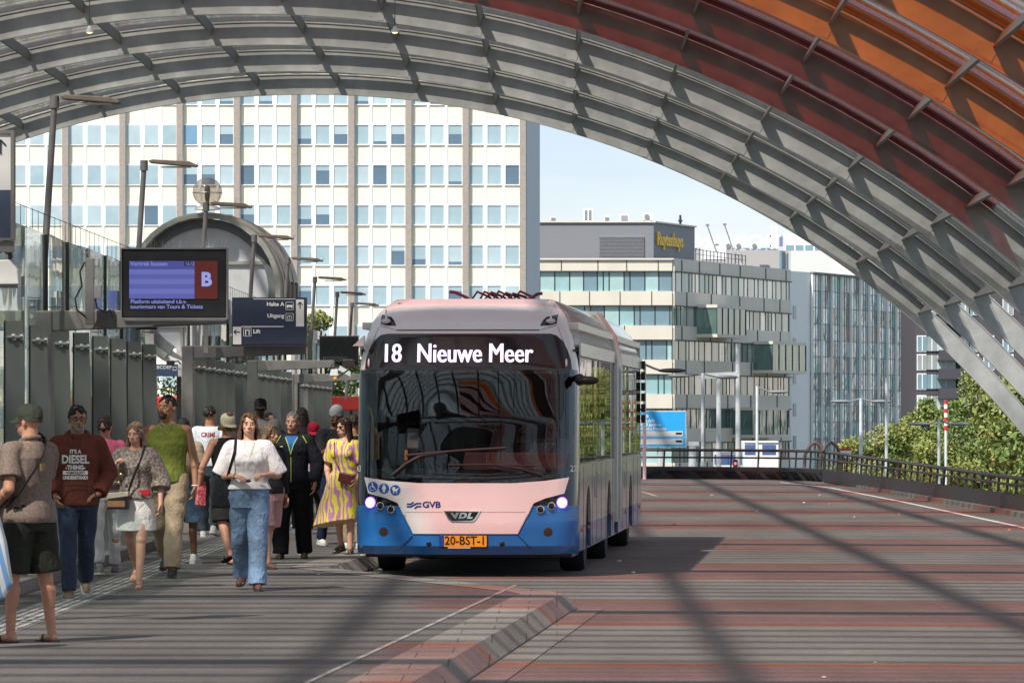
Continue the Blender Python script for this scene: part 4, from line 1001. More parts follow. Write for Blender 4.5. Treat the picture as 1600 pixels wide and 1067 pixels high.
# sides
SEC = [(1.275, 2.57), (1.268, 2.70), (1.22, 2.90), (1.13, 3.06), (1.02, 3.17), (.94, 3.21), (.86, 3.19), (.83, 2.95)]
AX = [2.7, 7.9, 14.3]
for s in (-1, 1):
    for (ya, yb, axs) in ((.74, 9.35, AX[:2]), (10.45, 17.9, AX[2:])):
        def lower(zb, zt, m, nm, off):
            pts = [(ya, zt), (ya, zb)]
            for a in axs:
                th = [t for t in np.linspace(math.pi, 0, 15)]
                arcp = [(a + .60 * math.cos(t), .42 + .60 * math.sin(t)) for t in th]
                seg_ = [(y, z) for y, z in arcp if zb < z < zt]
                if zb < .42: pts.append((a - .60, zb)); 
                else: dy = math.sqrt(max(0, .36 - (zb - .42) ** 2)); pts.append((a - dy, zb))
                lo_ = [(y, z) for y, z in arcp]
                top = [(y, z) for y, z in lo_ if z > zb + 1e-3 and z < zt - 1e-3]
                if zt < 1.02:
                    dy2 = math.sqrt(.36 - (zt - .42) ** 2)
                    pts += [q for q in top if q[0] < a] + [(a - dy2, zt)]
                    segs.append(list(pts)); pts.clear(); pts += [(a + dy2, zt)] + [q for q in top if q[0] > a]
                else: pts += top
                if zb < .42: pts.append((a + .60, zb))
                else: pts.append((a + dy, zb))
            pts += [(yb, zb), (yb, zt)]; segs.append(pts)
        segs = []; lower(.57, 1.29, None, '', 0)
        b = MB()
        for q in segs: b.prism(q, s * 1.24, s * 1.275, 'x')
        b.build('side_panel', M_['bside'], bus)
        segs = []; lower(.28, .567, None, '', 0); b = MB()
        for q in segs: b.prism(q, s * 1.235, s * 1.272, 'x')
        b.build('side_skirt', M_['bsideblue'], bus)
        b = MB(); yy = [ya, yb - .9, yb - .25, yb]; dz = [0, 0, -.03, -.22] if yb > 12 else [0, 0, 0, -.02]
        rings = []
        if ya < 1: rings.append([(s * (min(x, interp(WZ, z)) if z < 3.2 else x * .98), yfront(interp(WZ, z), z) + .01 if z > 2.96 or x > .84 else 1.1, z) for x, z in SEC]); yy[0] = 1.9
        for y, d_ in zip(yy, dz): rings.append([(s * x, y, z + d_ * max(0, (z - 2.57) / .6)) for x, z in SEC])
        b.loft(rings, 0, False, False)
        b.build('roof_fairing', M_['bfair'], bus, smooth=True, ang=25)
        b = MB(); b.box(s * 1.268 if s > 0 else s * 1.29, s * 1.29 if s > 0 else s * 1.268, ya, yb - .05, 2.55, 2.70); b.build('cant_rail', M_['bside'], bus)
        # glass: panes with thin dark gaps
        y = ya; gm = glass('bus_side_glass', (.10, .11, .11), refl=1.7, rough=.01, bump=.006, bscale=(1, .5, .15))
        k = 0
        while y < yb - .3:
            y2 = min(yb, y + 1.45)
            MB().box(min(s * 1.262, s * 1.274), max(s * 1.262, s * 1.274), y + .03, y2 - .03, 1.31, 2.53).build('side_window', gm, bus); y = y2
        b = MB(); b.box(min(s * 1.22, s * 1.262), max(s * 1.22, s * 1.262), ya, yb, 1.27, 1.33); b.box(min(s * 1.22, s * 1.262), max(s * 1.22, s * 1.262), ya, yb, 2.50, 2.58)
        y = ya
        while y < yb: b.box(min(s * 1.22, s * 1.262), max(s * 1.22, s * 1.262), y - .03, y + .03, 1.3, 2.55); y += 1.45
        b.build('window_frame', M_['black'], bus)
        for a in axs:
            b = MB(); b.prism([(a + .61 * math.cos(t), .42 + .61 * math.sin(t)) for t in np.linspace(0, math.pi, 17)], s * .70, s * .74, 'x'); b.build('wheel_arch', M_['black'], bus)
        for y in (ya + .5, ya + 1.9 if yb < 12 else ya + 2.2, yb - .7):
            MB().ell((s * 1.275, y, .52), (.02, .035, .025)).build('side_marker_light', mat('marker_orange', (.7, .12, .03), .3, var=0), bus, True)
    for a in AX:
        b = MB(); M = Matrix.Rotation(R_(90), 4, 'Y')
        w = MB().lathe([(.30, -.13), (.46, -.145), (.485, -.10), (.485, .10), (.46, .145), (.30, .13)], (s * 1.09, a, .485), 36, 0, M).build('wheel', M_['rubber'], bus, smooth=True)
        MB().lathe([(.31, -.12), (.28, .03 * s), (.12, .08 * s), (.10, .13 * s), (.02, .13 * s)], (s * 1.10, a, .485), 24, 0, M).build('rim', mat('wheel_rim', (.25, .25, .24), .4, .6), w, True)
for s in (-1, 1):
    for y in (1.6, 3.6, 4.7, 5.8, 7.0, 8.8, 11.6, 12.9, 15.2, 16.6): MB().box(min(s * 1.274, s * 1.2775), max(s * 1.274, s * 1.2775), y, y + .012, .30, 1.27).build('panel_gap', M_['cab0'], bus)
    for y in (4.1, 12.2): MB().box(min(s * 1.274, s * 1.279), max(s * 1.274, s * 1.279), y, y + .45, .85, 1.08).build('vent_panel', mat('vent_blue_grey', (.24, .25, .30), .6), bus)
# joint, floor, roof deck, rear wall, underbody
b = MB(); rings = []
for k in range(12):
    y = 9.3 + k * 1.2 / 11; q = 0 if k % 2 else -.05; W = 1.235 + q
    rings.append([(-W, y, .4), (-W, y, 2.6), (-W + .25, y, 3.0 + q), (W - .25, y, 3.0 + q), (W, y, 2.6), (W, y, .4)])
b.loft(rings).build('bellows', mat('bellows_grey', (.14, .135, .13), .8), bus)
for s in (-1, 1):
    for y in (9.36, 10.44): MB().tube([(s * 1.27, y, .45), (s * 1.275, y, 2.6), (s * 1.2, y, 2.92), (s * 1.02, y, 3.19), (s * .7, y, 3.2)], .055, 8).build('joint_frame', mat('joint_frame', (.42, .40, .37), .3, .3), bus, True)
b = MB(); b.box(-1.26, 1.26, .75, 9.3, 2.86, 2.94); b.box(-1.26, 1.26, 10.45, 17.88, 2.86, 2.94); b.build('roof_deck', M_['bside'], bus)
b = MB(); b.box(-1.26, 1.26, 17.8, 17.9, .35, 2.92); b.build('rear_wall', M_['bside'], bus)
b = MB(); b.box(-1.2, 1.2, .5, 1.9, .22, .40); b.box(-1.2, 1.2, 3.5, 7.1, .24, .40); b.box(-1.2, 1.2, 8.7, 13.5, .24, .40); b.box(-1.2, 1.2, 15.1, 17.8, .3, .5); b.box(-.8, .8, .5, 17.8, .26, .42); b.build('underbody', M_['black'], bus)
for k in range(6): MB().box(1.28, 1.34, 17.7, 17.95, 1.75 + k * .16, 1.87 + k * .16).build('rear_grille_slat', M_['black'], bus)
MB().box(-1.0, 1.0, 1.0, 1.4, 2.94, 3.10).build('roof_recess', M_['black'], bus)
MB().tube([(-.93, 1.15, 3.15), (-.4, 1.1, 3.185), (.4, 1.1, 3.185), (.93, 1.15, 3.15)], .022, 8).build('roof_bar', mat('maroon_bar', (.15, .03, .03), .4), bus, True)
for k in range(3): MB().box(-.75, .75, 3 + k * 4.6, 5.6 + k * 4.6 if k < 2 else 5 + k * 4.6, 2.94, 3.13).build('battery_box', M_['bside'], bus, bevel=.05)
hose = mat('maroon_hose', (.12, .018, .03), .4)
random.seed(5)
for k in range(7):
    x0 = -.02 + k * .085; MB().tube([(x0, 1.9, 3.05), (x0 - .10 + .05 * random.random(), 1.9, 3.20), (x0 + .02, 1.85, 3.30 + .03 * random.random()), (x0 + .16, 1.9, 3.26), (x0 + .22 + .05 * random.random(), 1.95, 3.15), (x0 + .24, 1.9, 3.05)], .016, 8).build('charging_hose', hose, bus, True)
MB().tube([(-.04, 1.8, 3.12), (-.12, 1.8, 3.25), (-.25, 1.75, 3.31), (-.32, 1.75, 3.32)], .02, 8).build('charging_arm', hose, bus, True); MB().tube([(.48, 1.8, 3.12), (.6, 1.8, 3.22), (.72, 1.75, 3.29), (.78, 1.75, 3.30)], .02, 8).build('charging_arm', hose, bus, True)
x, z = fx(613, 476); MB().cone((x, 1.0, 3.05), (x, 1.0, 3.17), .045, .03, 10).build('roof_horn', M_['black'], bus, True); MB().ell((.93, .95, 3.15), (.06, .05, .06)).build('roof_beacon', M_['bwhite'], bus, True)
# mirror arm (camera pod) and wipers
b = MB(); b.tube([(1.27, .5, 2.30), (1.34, .3, 2.28), (1.42, .2, 2.27)], .035, 8); b.ell((1.40, .2, 2.26), (.13, .06, .05)); b.ell((1.30, .3, 2.27), (.06, .08, .07)); b.build('mirror_camera', M_['black'], bus, True)
b = MB(); b.prism([(-1.33, 2.66), (-1.2, 2.66), (-1.2, 2.78)], .3, .5, 'y'); b.build('mirror_camera', M_['bwhite'], bus, True)
def wpt(px, py, o=.05): x, z = fx(px, py); return (x, yfront(x, z) - o, z)
M_['wip'] = mat('wiper_black', (.03, .022, .022), .5)
b = MB(); b.tube([wpt(611, 743), wpt(635, 724), wpt(656, 713)], .018, 6); b.tube([wpt(633, 712), wpt(665, 709), wpt(720, 704), wpt(790, 700)], .014, 6); b.tube([wpt(656, 713), wpt(700, 706)], .012, 6); b.build('wiper', M_['wip'], bus, True)
b = MB(); b.tube([wpt(848, 743), wpt(815, 733), wpt(775, 727)], .016, 6); b.tube([wpt(700, 727), wpt(770, 726), wpt(835, 728)], .011, 6); b.build('wiper', M_['wip'], bus, True)
# interior
M_['cab'] = mat('cab_dark', (.03, .03, .032), .8)
b = MB(); b.box(-1.2, 1.2, .5, 17.7, .42, .46); b.box(-1.25, 1.25, .5, 17.7, 2.6, 2.62); b.build('cab_floor', M_['cab'], bus)
b = MB(); b.box(-.35, .05, 2.2, 2.3, .46, 2.3); b.box(1.15, 1.22, 1.5, 2.9, 1.3, 2.5); b.build('cab_partition', M_['cab'], bus)
for k in range(6):
    for x in (-1.0, -.58, .58, 1.0):
        m = MB(); m.box(x - .19, x + .19, 3.4 + k, 3.5 + k, .95, 1.65); m.box(x - .19, x + .19, 3.0 + k, 3.45 + k, .85, .95); m.build('passenger_seat', mat('seat_blue', (.03, .06, .16), .8), bus, bevel=.03)
MB().prism([(.30, 1.15), (.9, 1.15), (.95, 1.36), (.62, 1.43), (.30, 1.30)], -.05, 1.15, 'x').build('dashboard', mat('dash_brown', (.085, .05, .048), .6), bus)
MB().prism([(.22, 1.02), (.6, 1.02), (.6, 1.2), (.22, 1.22)], -1.15, 1.15, 'x').build('dash_shelf', M_['cab'], bus)
for (pts) in ([(572, 719), (572, 652), (568, 640), (564, 636)], [(581, 719), (581, 680), (577, 672), (571, 668)]):
    q = [(fx(*p)[0], .72, fx(*p)[1]) for p in pts]; MB().tube(q, .018, 8).build('grab_rail', M_['yel'], bus, True)
x, z = fx(627, 712); MB().box(x - .018, x + .018, .6, .64, z - .06, z + .06).build('validator', M_['yel'], bus, bevel=.005)
x, z = fx(635, 686); MB().box(x - .07, x + .07, .8, .86, z - .12, z + .12).build('ticket_machine', mat('machine_grey', (.25, .3, .34), .5), bus, bevel=.02)
x, z = fx(829, 690); b = MB(); M = Matrix.Translation((x, 1.0, z)) @ Matrix.Rotation(R_(-62), 4, 'X')
ring = [M @ Vector((.23 * math.cos(a), .23 * math.sin(a), 0)) for a in np.linspace(0, 2 * math.pi, 29)]; b.tube(ring, .016, 8); b.beam(ring[0], ring[14], .03, .02); b.build('steering_wheel', M_['black'], bus, True)
# ------------------------------------------------------------ glass wall on the platform
WX = -5.42
def wall_section(name, y0, ys, label, zt=3.66, zfin=2.64, top_drop=0, gantry=None):
    r = empty(name, (0, 0, 0), 0, label, 'glass wall', 'sections of the platform glass wall')
    f0 = bo0 = None
    for i, y in enumerate(ys):
        if f0 is None:
            b = MB(); b.prism([(-.03, .06), (.20, .06), (.165, zfin - .55), (.15, zfin), (-.03, zfin)], -.012, .012, 'y'); b.box(-.035, -.018, -.016, .016, .06, zfin, 1); f = f0 = b.build('fin', [M_['fin'], M_['black']], r)
            m = MB(); m.cone((-.05, -.03, 0), (.10, -.03, 0), .022, .022, 10); m.cone((.0, -.03, 0), (.03, -.03, 0), .045, .045, 12); m.cone((.08, -.03, 0), (.11, -.03, 0), .038, .038, 12); m.cone((.03, -.03, -.03), (.03, -.03, .03), .012, .012, 8)
            bo = bo0 = m.build('spider_bolt', M_['steel'], f, True); bo.location = (.05, 0, zfin - .16)
            bo2 = bo.copy(); COL.objects.link(bo2); bo2.parent = f; bo2.location = (.05, 0, 1.12)
        else: f = copy_tree(f0, r)
        f.location = (WX, y, 0)
    edges = [y0] + list(ys)
    for a, b_ in zip(edges, edges[1:] + [edges[-1] + 2.3]):
        tl = random.uniform(-.035, .035)
        m = MB(); z1 = zt - .0
        vs = [(-.08 - tl, a + .02, .12), (-.08 + tl, b_ - .02, .12), (-.08 + tl, b_ - .02, z1), (-.08 - tl, a + .02, z1)]
        vs2 = [(x - .02, y, z) for x, y, z in vs]
        m.add(vs + vs2, [(0, 1, 2, 3), (7, 6, 5, 4), (0, 4, 5, 1), (1, 5, 6, 2), (2, 6, 7, 3), (3, 7, 4, 0)]); p = m.build('glass_panel', M_['wallglass'], r); p.location = (WX, 0, 0)
        j = MB().box(-.115, -.075, b_ - .012, b_ + .012, .12, z1).build('glass_joint', M_['black'], r); j.location = (WX, 0, 0)
    m = MB(); yy = edges[0]; pts = []
    while yy < edges[-1] + 2.2:
        m.cone((-.09, yy, zt), (-.09, yy, zt + .22), .004, .003, 5); yy += .6
    m.cone((-.09, edges[0], zt + .21), (-.09, edges[-1] + 2.2, zt + .21), .004, .004, 5); w = m.build('bird_wire', M_['dark'], r); w.location = (WX, 0, 0)
    return r
wall_section('glass_wall', 43.6, [45.9, 48.2, 50.5, 52.9, 55.3, 57.7, 60.1, 62.5, 64.9, 67.3], 'nearest tall glass wall with dark steel fins behind the man in the cap')
wall_section('glass_wall', 76.2, [76.7, 79.0, 81.3, 83.6, 85.9, 88.2, 90.5, 92.8, 95.1, 97.4, 99.7, 101.8], 'middle glass wall section with many dark fins behind the woman in the white shirt', zfin=2.58)
wall_section('glass_wall', 108, [108.2, 110.5, 112.8, 115.1, 117.4, 119.7], 'farthest short glass wall section just left of the bus', zfin=2.5)
M_['gant'] = mat('gantry_paint', (.17, .165, .16), .5, .1)
def gantry(y, x1, ztop, h, lab, post_w=.34, x0=WX - .1, upright=None):
    r = empty('sign_gantry', (x0, y, 0), 0, lab, 'gantry', 'steel gantries carrying the platform signs'); L = x1 - x0
    MB().box(-.02, post_w * .45, 0, .30, .05, ztop).build('post', M_['gant'], r, bevel=.015)
    MB().prism([(0, ztop - h), (L, ztop - h * .62), (L, ztop), (0, ztop)], .02, .22, 'y').build('arm', M_['gant'], r, bevel=.01)
    MB().box(-.06, post_w * .6, -.05, .36, 0, .08).build('base_plate', M_['gant'], r)
    return r
gantry(53.4, P(358, 0, 53.4).x, 2.80, .22, 'near gantry arm under the departures screen', x0=WX + .0)
gantry(75.6, P(478, 0, 75.6).x, 2.74, .20, 'gantry with a stout post carrying the navy direction sign')
gantry(88, P(522, 0, 88).x, 2.66, .20, 'third gantry arm above the middle wall section', x0=P(388, 0, 88).x)
gantry(104.5, P(562, 0, 104.5).x, 2.56, .20, 'farthest gantry arm beside the bus with the blank screen')
# free post with cables between the arm and screen
q = P(140, 505, 53.2); r = empty('cable_post', (q.x, 53.2, 2.70), 0, 'short upright steel channel with hanging cables left of the departures screen', 'post')
MB().box(-.045, .045, 0, .08, -.05, .64).build('channel', M_['gant'], r, bevel=.006); MB().box(.045, .12, 0, .06, .22, .36).build('junction_box', M_['pent'], r, bevel=.005)
MB().tube([(-.05, -.01, .60), (-.1, -.01, .5), (-.08, -.01, .35), (-.15, -.01, .22), (-.13, -.01, .1), (-.04, -.01, .03)], .010, 6).build('cable', M_['black'], r, True)
MB().tube([(.06, -.01, .22), (.08, -.01, .12), (.16, -.01, .08), (.22, -.01, .10), (.24, -.01, .02)], .009, 6).build('cable', M_['black'], r, True)
# departures screen
Y = 52.8; k = Y / F; q = P(272, 508, Y); r = empty('departures_screen', q, 0, 'large black departures screen with blue rows and a red panel marked B', 'screen')
W = 163 * k; H = 114 * k
MB().box(-W / 2, W / 2, 0, .22, .08, H + .03).build('housing', M_['black'], r, bevel=.01)
MB().prism([(-W / 2 + .04, -.0), (W / 2 - .02, .02), (W / 2, .09), (-W / 2, .09)], .02, .20, 'y').build('base', M_['gant'], r)
b = MB(); b.box(-W / 2 - .01, W / 2 + .01, -.02, .24, H + .03, H + .045); b.box(-W / 2 - .012, -W / 2, -.02, .2, .06, H + .03); b.box(W / 2, W / 2 + .012, -.02, .2, .06, H + .03); b.box(-W / 2, W / 2, -.02, 0, .06, .075); b.build('rim', M_['gant'], r)
def sx(px): return (px - 272) * k
def sz(py): return (508 - py) * k
sb = mat('screen_blue', (.02, .02, .05), .3, var=0, emit=(.050, .058, .235), es=.55); sb2 = mat('screen_row', (.02, .02, .05), .3, var=0, emit=(.125, .135, .42), es=.52); sb3 = mat('screen_row_alt', (.02, .02, .05), .3, var=0, emit=(.085, .095, .33), es=.52); sr = mat('screen_red', (.03, .01, .01), .3, var=0, emit=(.10, .012, .008), es=.4); stx = mat('screen_text', (.05, .05, .1), .3, var=0, emit=(.16, .19, .48), es=.6)
b = MB(); b.box(sx(202), sx(304), -.008, 0, sz(467), sz(408), 0)
for i in range(6): b.box(sx(202), sx(304), -.012, -.008, sz(421 + (i + 1) * 7.6), sz(421 + i * 7.6), 1 + i % 2)
b.box(sx(304), sx(340), -.010, 0, sz(467), sz(408), 3); b.box(sx(288), sx(302), -.012, -.008, sz(415.5), sz(409), 4); b.build('display', [sb, sb2, sb3, sr, M_['black']], r)
def stext(s, px, py, h, m=stx, al='LEFT', bold=.001, xs=1): text(s, 'display_text', m, r, (sx(px), -.014, sz(py)), h * k * 1.4, bold=bold, extrude=.001, align=al, xs=xs)
stext('Vertrek bussen', 203.5, 412.5, 6.6, xs=1.02); stext('12:12', 289.5, 412.5, 4.6); stext('Platform uitsluitend t.b.v.', 204, 471.5, 6.2); stext('touringcars van Tours & Tickets', 204, 479.5, 6.2, xs=1.0)
stext('B', 322.5, 437.5, 21, mat('screen_letter', (.1, .1, .2), .3, var=0, emit=(.27, .33, .72), es=.45), 'CENTER', .008)
b = MB()
for i in range(46):
    x = -W / 2 + W * i / 45; b.cone((x, random.uniform(.02, .2), H + .04), (x + random.uniform(-.015, .015), random.uniform(.0, .22), H + .13), .0016, .001, 4)
b.build('bird_spikes', M_['steel'], r)
# second screen edge on behind it
q = P(238, 515, 66); r = empty('departures_screen', q, 0, 'small dark screen seen partly below the big departures screen', 'screen'); MB().box(-.22, .06, 0, .1, .0, .5).build('housing', M_['black'], r, bevel=.01); MB().box(-.2, -.03, -.006, 0, .06, .5).build('display', sb3, r); MB().box(-.10, -.06, .02, .08, .5, .9).build('hanger', M_['gant'], r)
# navy direction sign
Y = 75.3; k = Y / F; q = P(420, 541, Y); r = empty('direction_sign', q, 0, 'navy direction sign reading Halte A, Uitgang and Lift with white arrow fields', 'sign')
W = 115 * k; H = 75 * k
MB().box(-W / 2, W / 2, 0, .10, .03, H).build('panel', M_['navy'], r); b = MB(); b.box(-W / 2 - .012, W / 2 + .02, .01, .12, 0, .03); b.box(W / 2, W / 2 + .018, -.01, .12, 0, H + .01); b.box(-W / 2, W / 2, -.005, .11, H, H + .012); b.build('frame', M_['dark'], r)
def gx(px): return (px - 420) * k
def gz_(py): return (541 - py) * k
b = MB(); b.box(gx(462.5), gx(475), -.008, 0, gz_(510), gz_(468)); b.box(gx(364), gx(377), -.008, 0, gz_(538), gz_(510.5)); b.box(gx(377), gx(443), -.008, 0, gz_(511), gz_(509.5)); b.box(gx(396), gx(462), -.008, 0, gz_(467.8), gz_(466.8)); b.build('arrow_field', M_['signwhite'], r)
b = MB(); arrow_poly(b, gx(468.7), gz_(477), .045, math.pi / 2, -.014); arrow_poly(b, gx(370.5), gz_(518.5), .045, math.pi, -.014); b.build('arrow', M_['black'], r)
M_['stx'] = mat('sign_text_white', (.72, .72, .70), .5, var=0)
def gtext(s, px, py, h, al='LEFT', m=None): text(s, 'lettering', m or M_['stx'], r, (gx(px), -.01, gz_(py)), h * k * 1.38, bold=.0022, extrude=.001, align=al, xs=1.02)
gtext('Halte A', 444, 475.5, 6.2, 'RIGHT'); gtext('Uitgang', 444, 493.5, 6.2, 'RIGHT'); gtext('Lift', 395.5, 518, 6.2)
b = MB()
def frame(cx, cy, w, h, t=.9):
    for (x0, x1, y0, y1) in ((cx - w, cx + w, cy - h, cy - h + t), (cx - w, cx + w, cy + h - t, cy + h), (cx - w, cx - w + t, cy - h, cy + h), (cx + w - t, cx + w, cy - h, cy + h)): b.box(gx(x0), gx(x1), -.009, -.001, gz_(y1), gz_(y0))
frame(452.5, 478, 6.2, 6.2, .7); frame(452.5, 495.5, 6, 6, .7); frame(386.5, 519, 6.2, 6.5, .7)
b.box(gx(448), gx(457), -.010, 0, gz_(480), gz_(476.5)); b.box(gx(448.5), gx(450), -.010, 0, gz_(481.5), gz_(480)); b.box(gx(455), gx(456.5), -.010, 0, gz_(481.5), gz_(480))
frame(452.5, 496.5, 3.4, 3.2, .8); arrow_poly(b, gx(452.5), gz_(495.5), .026, math.pi / 2, -.012)
b.box(gx(383), gx(390), -.010, 0, gz_(523.5), gz_(515)); b.build('pictograms', M_['stx'], r)
b = MB(); b.box(gx(384.6), gx(388.4), -.012, 0, gz_(523.5), gz_(516.5)); b.build('pictogram_detail', M_['navy'], r)
MB().box(gx(318), gx(325), 0, .08, gz_(551), gz_(505)).build('hanger', M_['gant'], r)
# small ABCDEF sign
Y = 92; k = Y / F; q = P(262, 588, Y); r = empty('direction_sign', q, 0, 'small navy sign with the letters ABCDEF and a bus symbol', 'sign')
MB().box(-23 * k, 16 * k, 0, .05, 0, 19 * k).build('panel', mat('sign_navy_light', (.06, .10, .19), .4), r); MB().box(16 * k, 22 * k, 0, .05, 0, 19 * k).build('arrow_field', M_['signwhite'], r)
text('ABCDEF', 'lettering', M_['stx'], r, (-8 * k, -.01, 14 * k), 4.8 * k * 1.5, bold=.002, extrude=.001, xs=1.1); b = MB(); b.box(8 * k, 14 * k, -.01, 0, 9 * k, 15 * k); b.build('bus_symbol', M_['stx'], r); b = MB(); b.box(9 * k, 13 * k, -.015, 0, 11 * k, 14 * k); b.build('symbol_window', M_['navy'], r); b = MB(); arrow_poly(b, 19 * k, 12 * k, .02, math.pi, -.006); b.build('arrow', M_['black'], r)
MB().box(-22 * k, -20.5 * k, 0, .05, -30 * k, 0).build('post', M_['white'], r); MB().box(14 * k, 21 * k, 0, .08, -(Y * .0 + 1.0), 0).build('stand', M_['black'], r)
# far left arrow sign
Y = 41; k = Y / F; q = P(0, 372, Y); r = empty('direction_sign', q, 0, 'white and navy arrow sign cut off by the left edge of the picture', 'sign')
MB().box(-60 * k, 17 * k, 0, .09, 75 * k, 163 * k).build('arrow_field', M_['signwhite'], r); MB().box(-60 * k, 17 * k, 0, .09, 0, 75 * k).build('panel', mat('sign_navy_mid', (.045, .065, .11), .4, var=.15), r)
b = MB(); b.box(17 * k, 22 * k, -.02, .12, -3 * k, 168 * k); b.box(-60 * k, 17 * k, -.02, .12, 163 * k, 168 * k); b.box(-60 * k, 17 * k, -.02, .12, -4 * k, 0); b.build('frame', M_['gant'], r)
b = MB(); arrow_poly(b, 1 * k, 142 * k, .055, math.pi / 2, -.006); b.build('arrow', M_['navy'], r); MB().box(-60 * k, 21 * k, .01, .08, -22 * k, -5 * k).build('bracket', M_['gant'], r)
MB().box(-1.0, -.9, .0, .1, -1.9, .9).build('post', M_['gant'], r)
# floodlight and camera under it
q = P(8, 425, 41); r = empty('floodlight', q, 0, 'pale boxy floodlight at the left edge under the arrow sign', 'floodlight')
MB().prism([(-.25, -.10), (.11, -.10), (.10, .02), (.03, .10), (-.25, .09)], 0, .18, 'y').build('lamp_body', M_['offwhite'], r, bevel=.01); MB().box(-.25, .09, -.005, .12, -.125, -.10).build('lens', M_['dark'], r)
MB().tube([(.03, .05, .10), (.04, .05, .18), (.0, .05, .26), (-.1, .05, .28)], .016, 8).build('bracket', M_['dark'], r, True); MB().tube([(-.1, .02, .12), (-.02, .02, .17), (.06, .02, .12)], .008, 6).build('cable', M_['black'], r, True)
# blank screen, cameras and floodlight near the bus
Y = 100; k = Y / F; q = P(530, 566, Y); r = empty('blank_screen', q, 0, 'blank black screen on the gantry just left of the bus', 'screen')
MB().box(-31 * k, 30 * k, 0, .25, 0, 40 * k).build('housing', M_['black'], r, bevel=.015); MB().box(-32 * k, 31 * k, -.01, .26, 40 * k, 41.5 * k).build('rim', M_['gant'], r); MB().box(-27 * k, 26 * k, -.006, 0, 4 * k, 37 * k).build('display', mat('blank_glass', (.012, .014, .014), .25, var=.1), r)
b = MB()
for i in range(14): b.cone(((-24 + i * 2.7) * k, -.1, 1 * k), ((-24 + i * 2.7) * k, -.1, 9 * k), .003, .002, 4)
b.build('bird_spikes', M_['steel'], r); MB().box(-28 * k, 30 * k, .05, .2, -9 * k, 0).build('base', M_['dark'], r)
q = P(522, 583, 86); r = empty('floodlight', q, 0, 'small white floodlight with a wire loop left of the bus roof', 'floodlight'); k = 86 / F
MB().prism([(-7 * k, -4 * k), (6.5 * k, -4 * k), (5.5 * k, 6 * k), (-5 * k, 6 * k)], 0, .1, 'y').build('lamp_body', M_['white'], r, bevel=.008); MB().tube([(-4 * k, .05, 6 * k), (-4.5 * k, .05, 12 * k), (0, .05, 15 * k), (5 * k, .05, 12 * k), (4.5 * k, .05, 6 * k)], .008, 6).build('wire_loop', M_['dark'], r, True)
q = P(545, 575, 86); r = empty('security_camera', q, 0, 'dark camera box with a white shroud under the blank screen', 'camera'); MB().box(-10 * k, 8 * k, 0, .15, 0, 14 * k).build('housing', mat('brown_black', (.03, .02, .02), .5), r, bevel=.02)
MB().prism([(-15 * k, -4 * k), (3 * k, -14 * k), (3 * k, -6 * k), (-14 * k, 4 * k)], -.05, .05, 'y').build('shroud', M_['offwhite'], r, bevel=.006)
r2 = empty('bus_mirror_rod', P(524, 592, 84), 0, 'black rod with an orange ball tip left of the bus', 'rod'); MB().tube([(0, 0, 0), (20 * k, 0, 14 * k)], .014, 8).build('rod', M_['black'], r2, True); MB().ell((-.0, 0, 0), (.036, .036, .036)).build('ball_tip', M_['yel'], r2, True)
q = P(265, 568, 74); r = empty('security_camera', q, 0, 'small dark camera on a bracket above the ABCDEF sign', 'camera'); k = 74 / F
MB().box(-5 * k, 7 * k, 0, .12, -3 * k, 5 * k).build('housing', M_['black'], r, bevel=.01); MB().tube([(7 * k, .06, 3 * k), (13 * k, .06, 4 * k), (17 * k, .06, -1 * k)], .012, 6).build('bracket', M_['dark'], r, True)
# ---- platform lamps
M_['lamp'] = mat('platform_lamp_paint', (.15, .14, .135), .5, .2)
lamps = [(85, 155, 55.5), (225, 255, 67.6), (322, 320, 79.5), (397, 370, 92), (450, 405, 104), (492, 435, 115), (527, 458, 127), (550, 475, 136)]
ll = ['nearest leaning platform lamp above the glass wall', 'leaning platform lamp with bird spikes rising behind the departures screen', 'leaning platform lamp in front of the glass globe', 'platform lamp above the navy direction sign', 'platform lamp right of the barrel canopy', 'platform lamp beside the green treetop', 'platform lamp just left of the bus roof', 'farthest platform lamp next to the bus roof']
def lamp_build(r, spikes=True):
    h = 2.55; MB().tube([(-.16, 0, -h), (0, 0, -.06)], [.042, .034], 12).build('pole', M_['lamp'], r, True); MB().cone((0, 0, -.10), (0, 0, .035), .052, .052, 12).build('collar', M_['lamp'], r, True)
    b = MB(); b.prism([(.06, .03), (.12, .045), (.60, .02), (.72, -.03), (.70, -.055), (.09, -.005)], -.09, .09, 'y'); b.build('lamp_head', mat('lamp_head_brown', (.13, .105, .085), .7), r, bevel=.012); MB().box(.22, .62, -.06, .06, -.062, -.045).build('lens', mat('lamp_lens', (.45, .44, .38), .3), r)
    if spikes:
        b = MB()
        for i in range(26): x = random.uniform(.12, .68); b.cone((x, random.uniform(-.06, .06), .03), (x + random.uniform(-.03, .03), random.uniform(-.08, .08), .03 + random.uniform(.06, .11)), .0014, .001, 4)
        for i in range(7): b.cone((.70, 0, -.02), (.70 + random.uniform(.0, .09), 0, random.uniform(.0, .09)), .0014, .001, 4)
        b.build('bird_spikes', M_['steel'], r)
l0 = None
for i, (px, py, Y) in enumerate(lamps):
    q = P(px, py, Y)
    if i == 1 or l0 is None:
        r = empty('platform_lamp', q, 0, ll[i], 'lamp post', 'row of lamp posts along the platform'); lamp_build(r, i > 0)
        if i == 1: l0 = r
    else: r = copy_tree(l0); r.location = q; r['label'] = ll[i]
    if i == 0: l0 = None
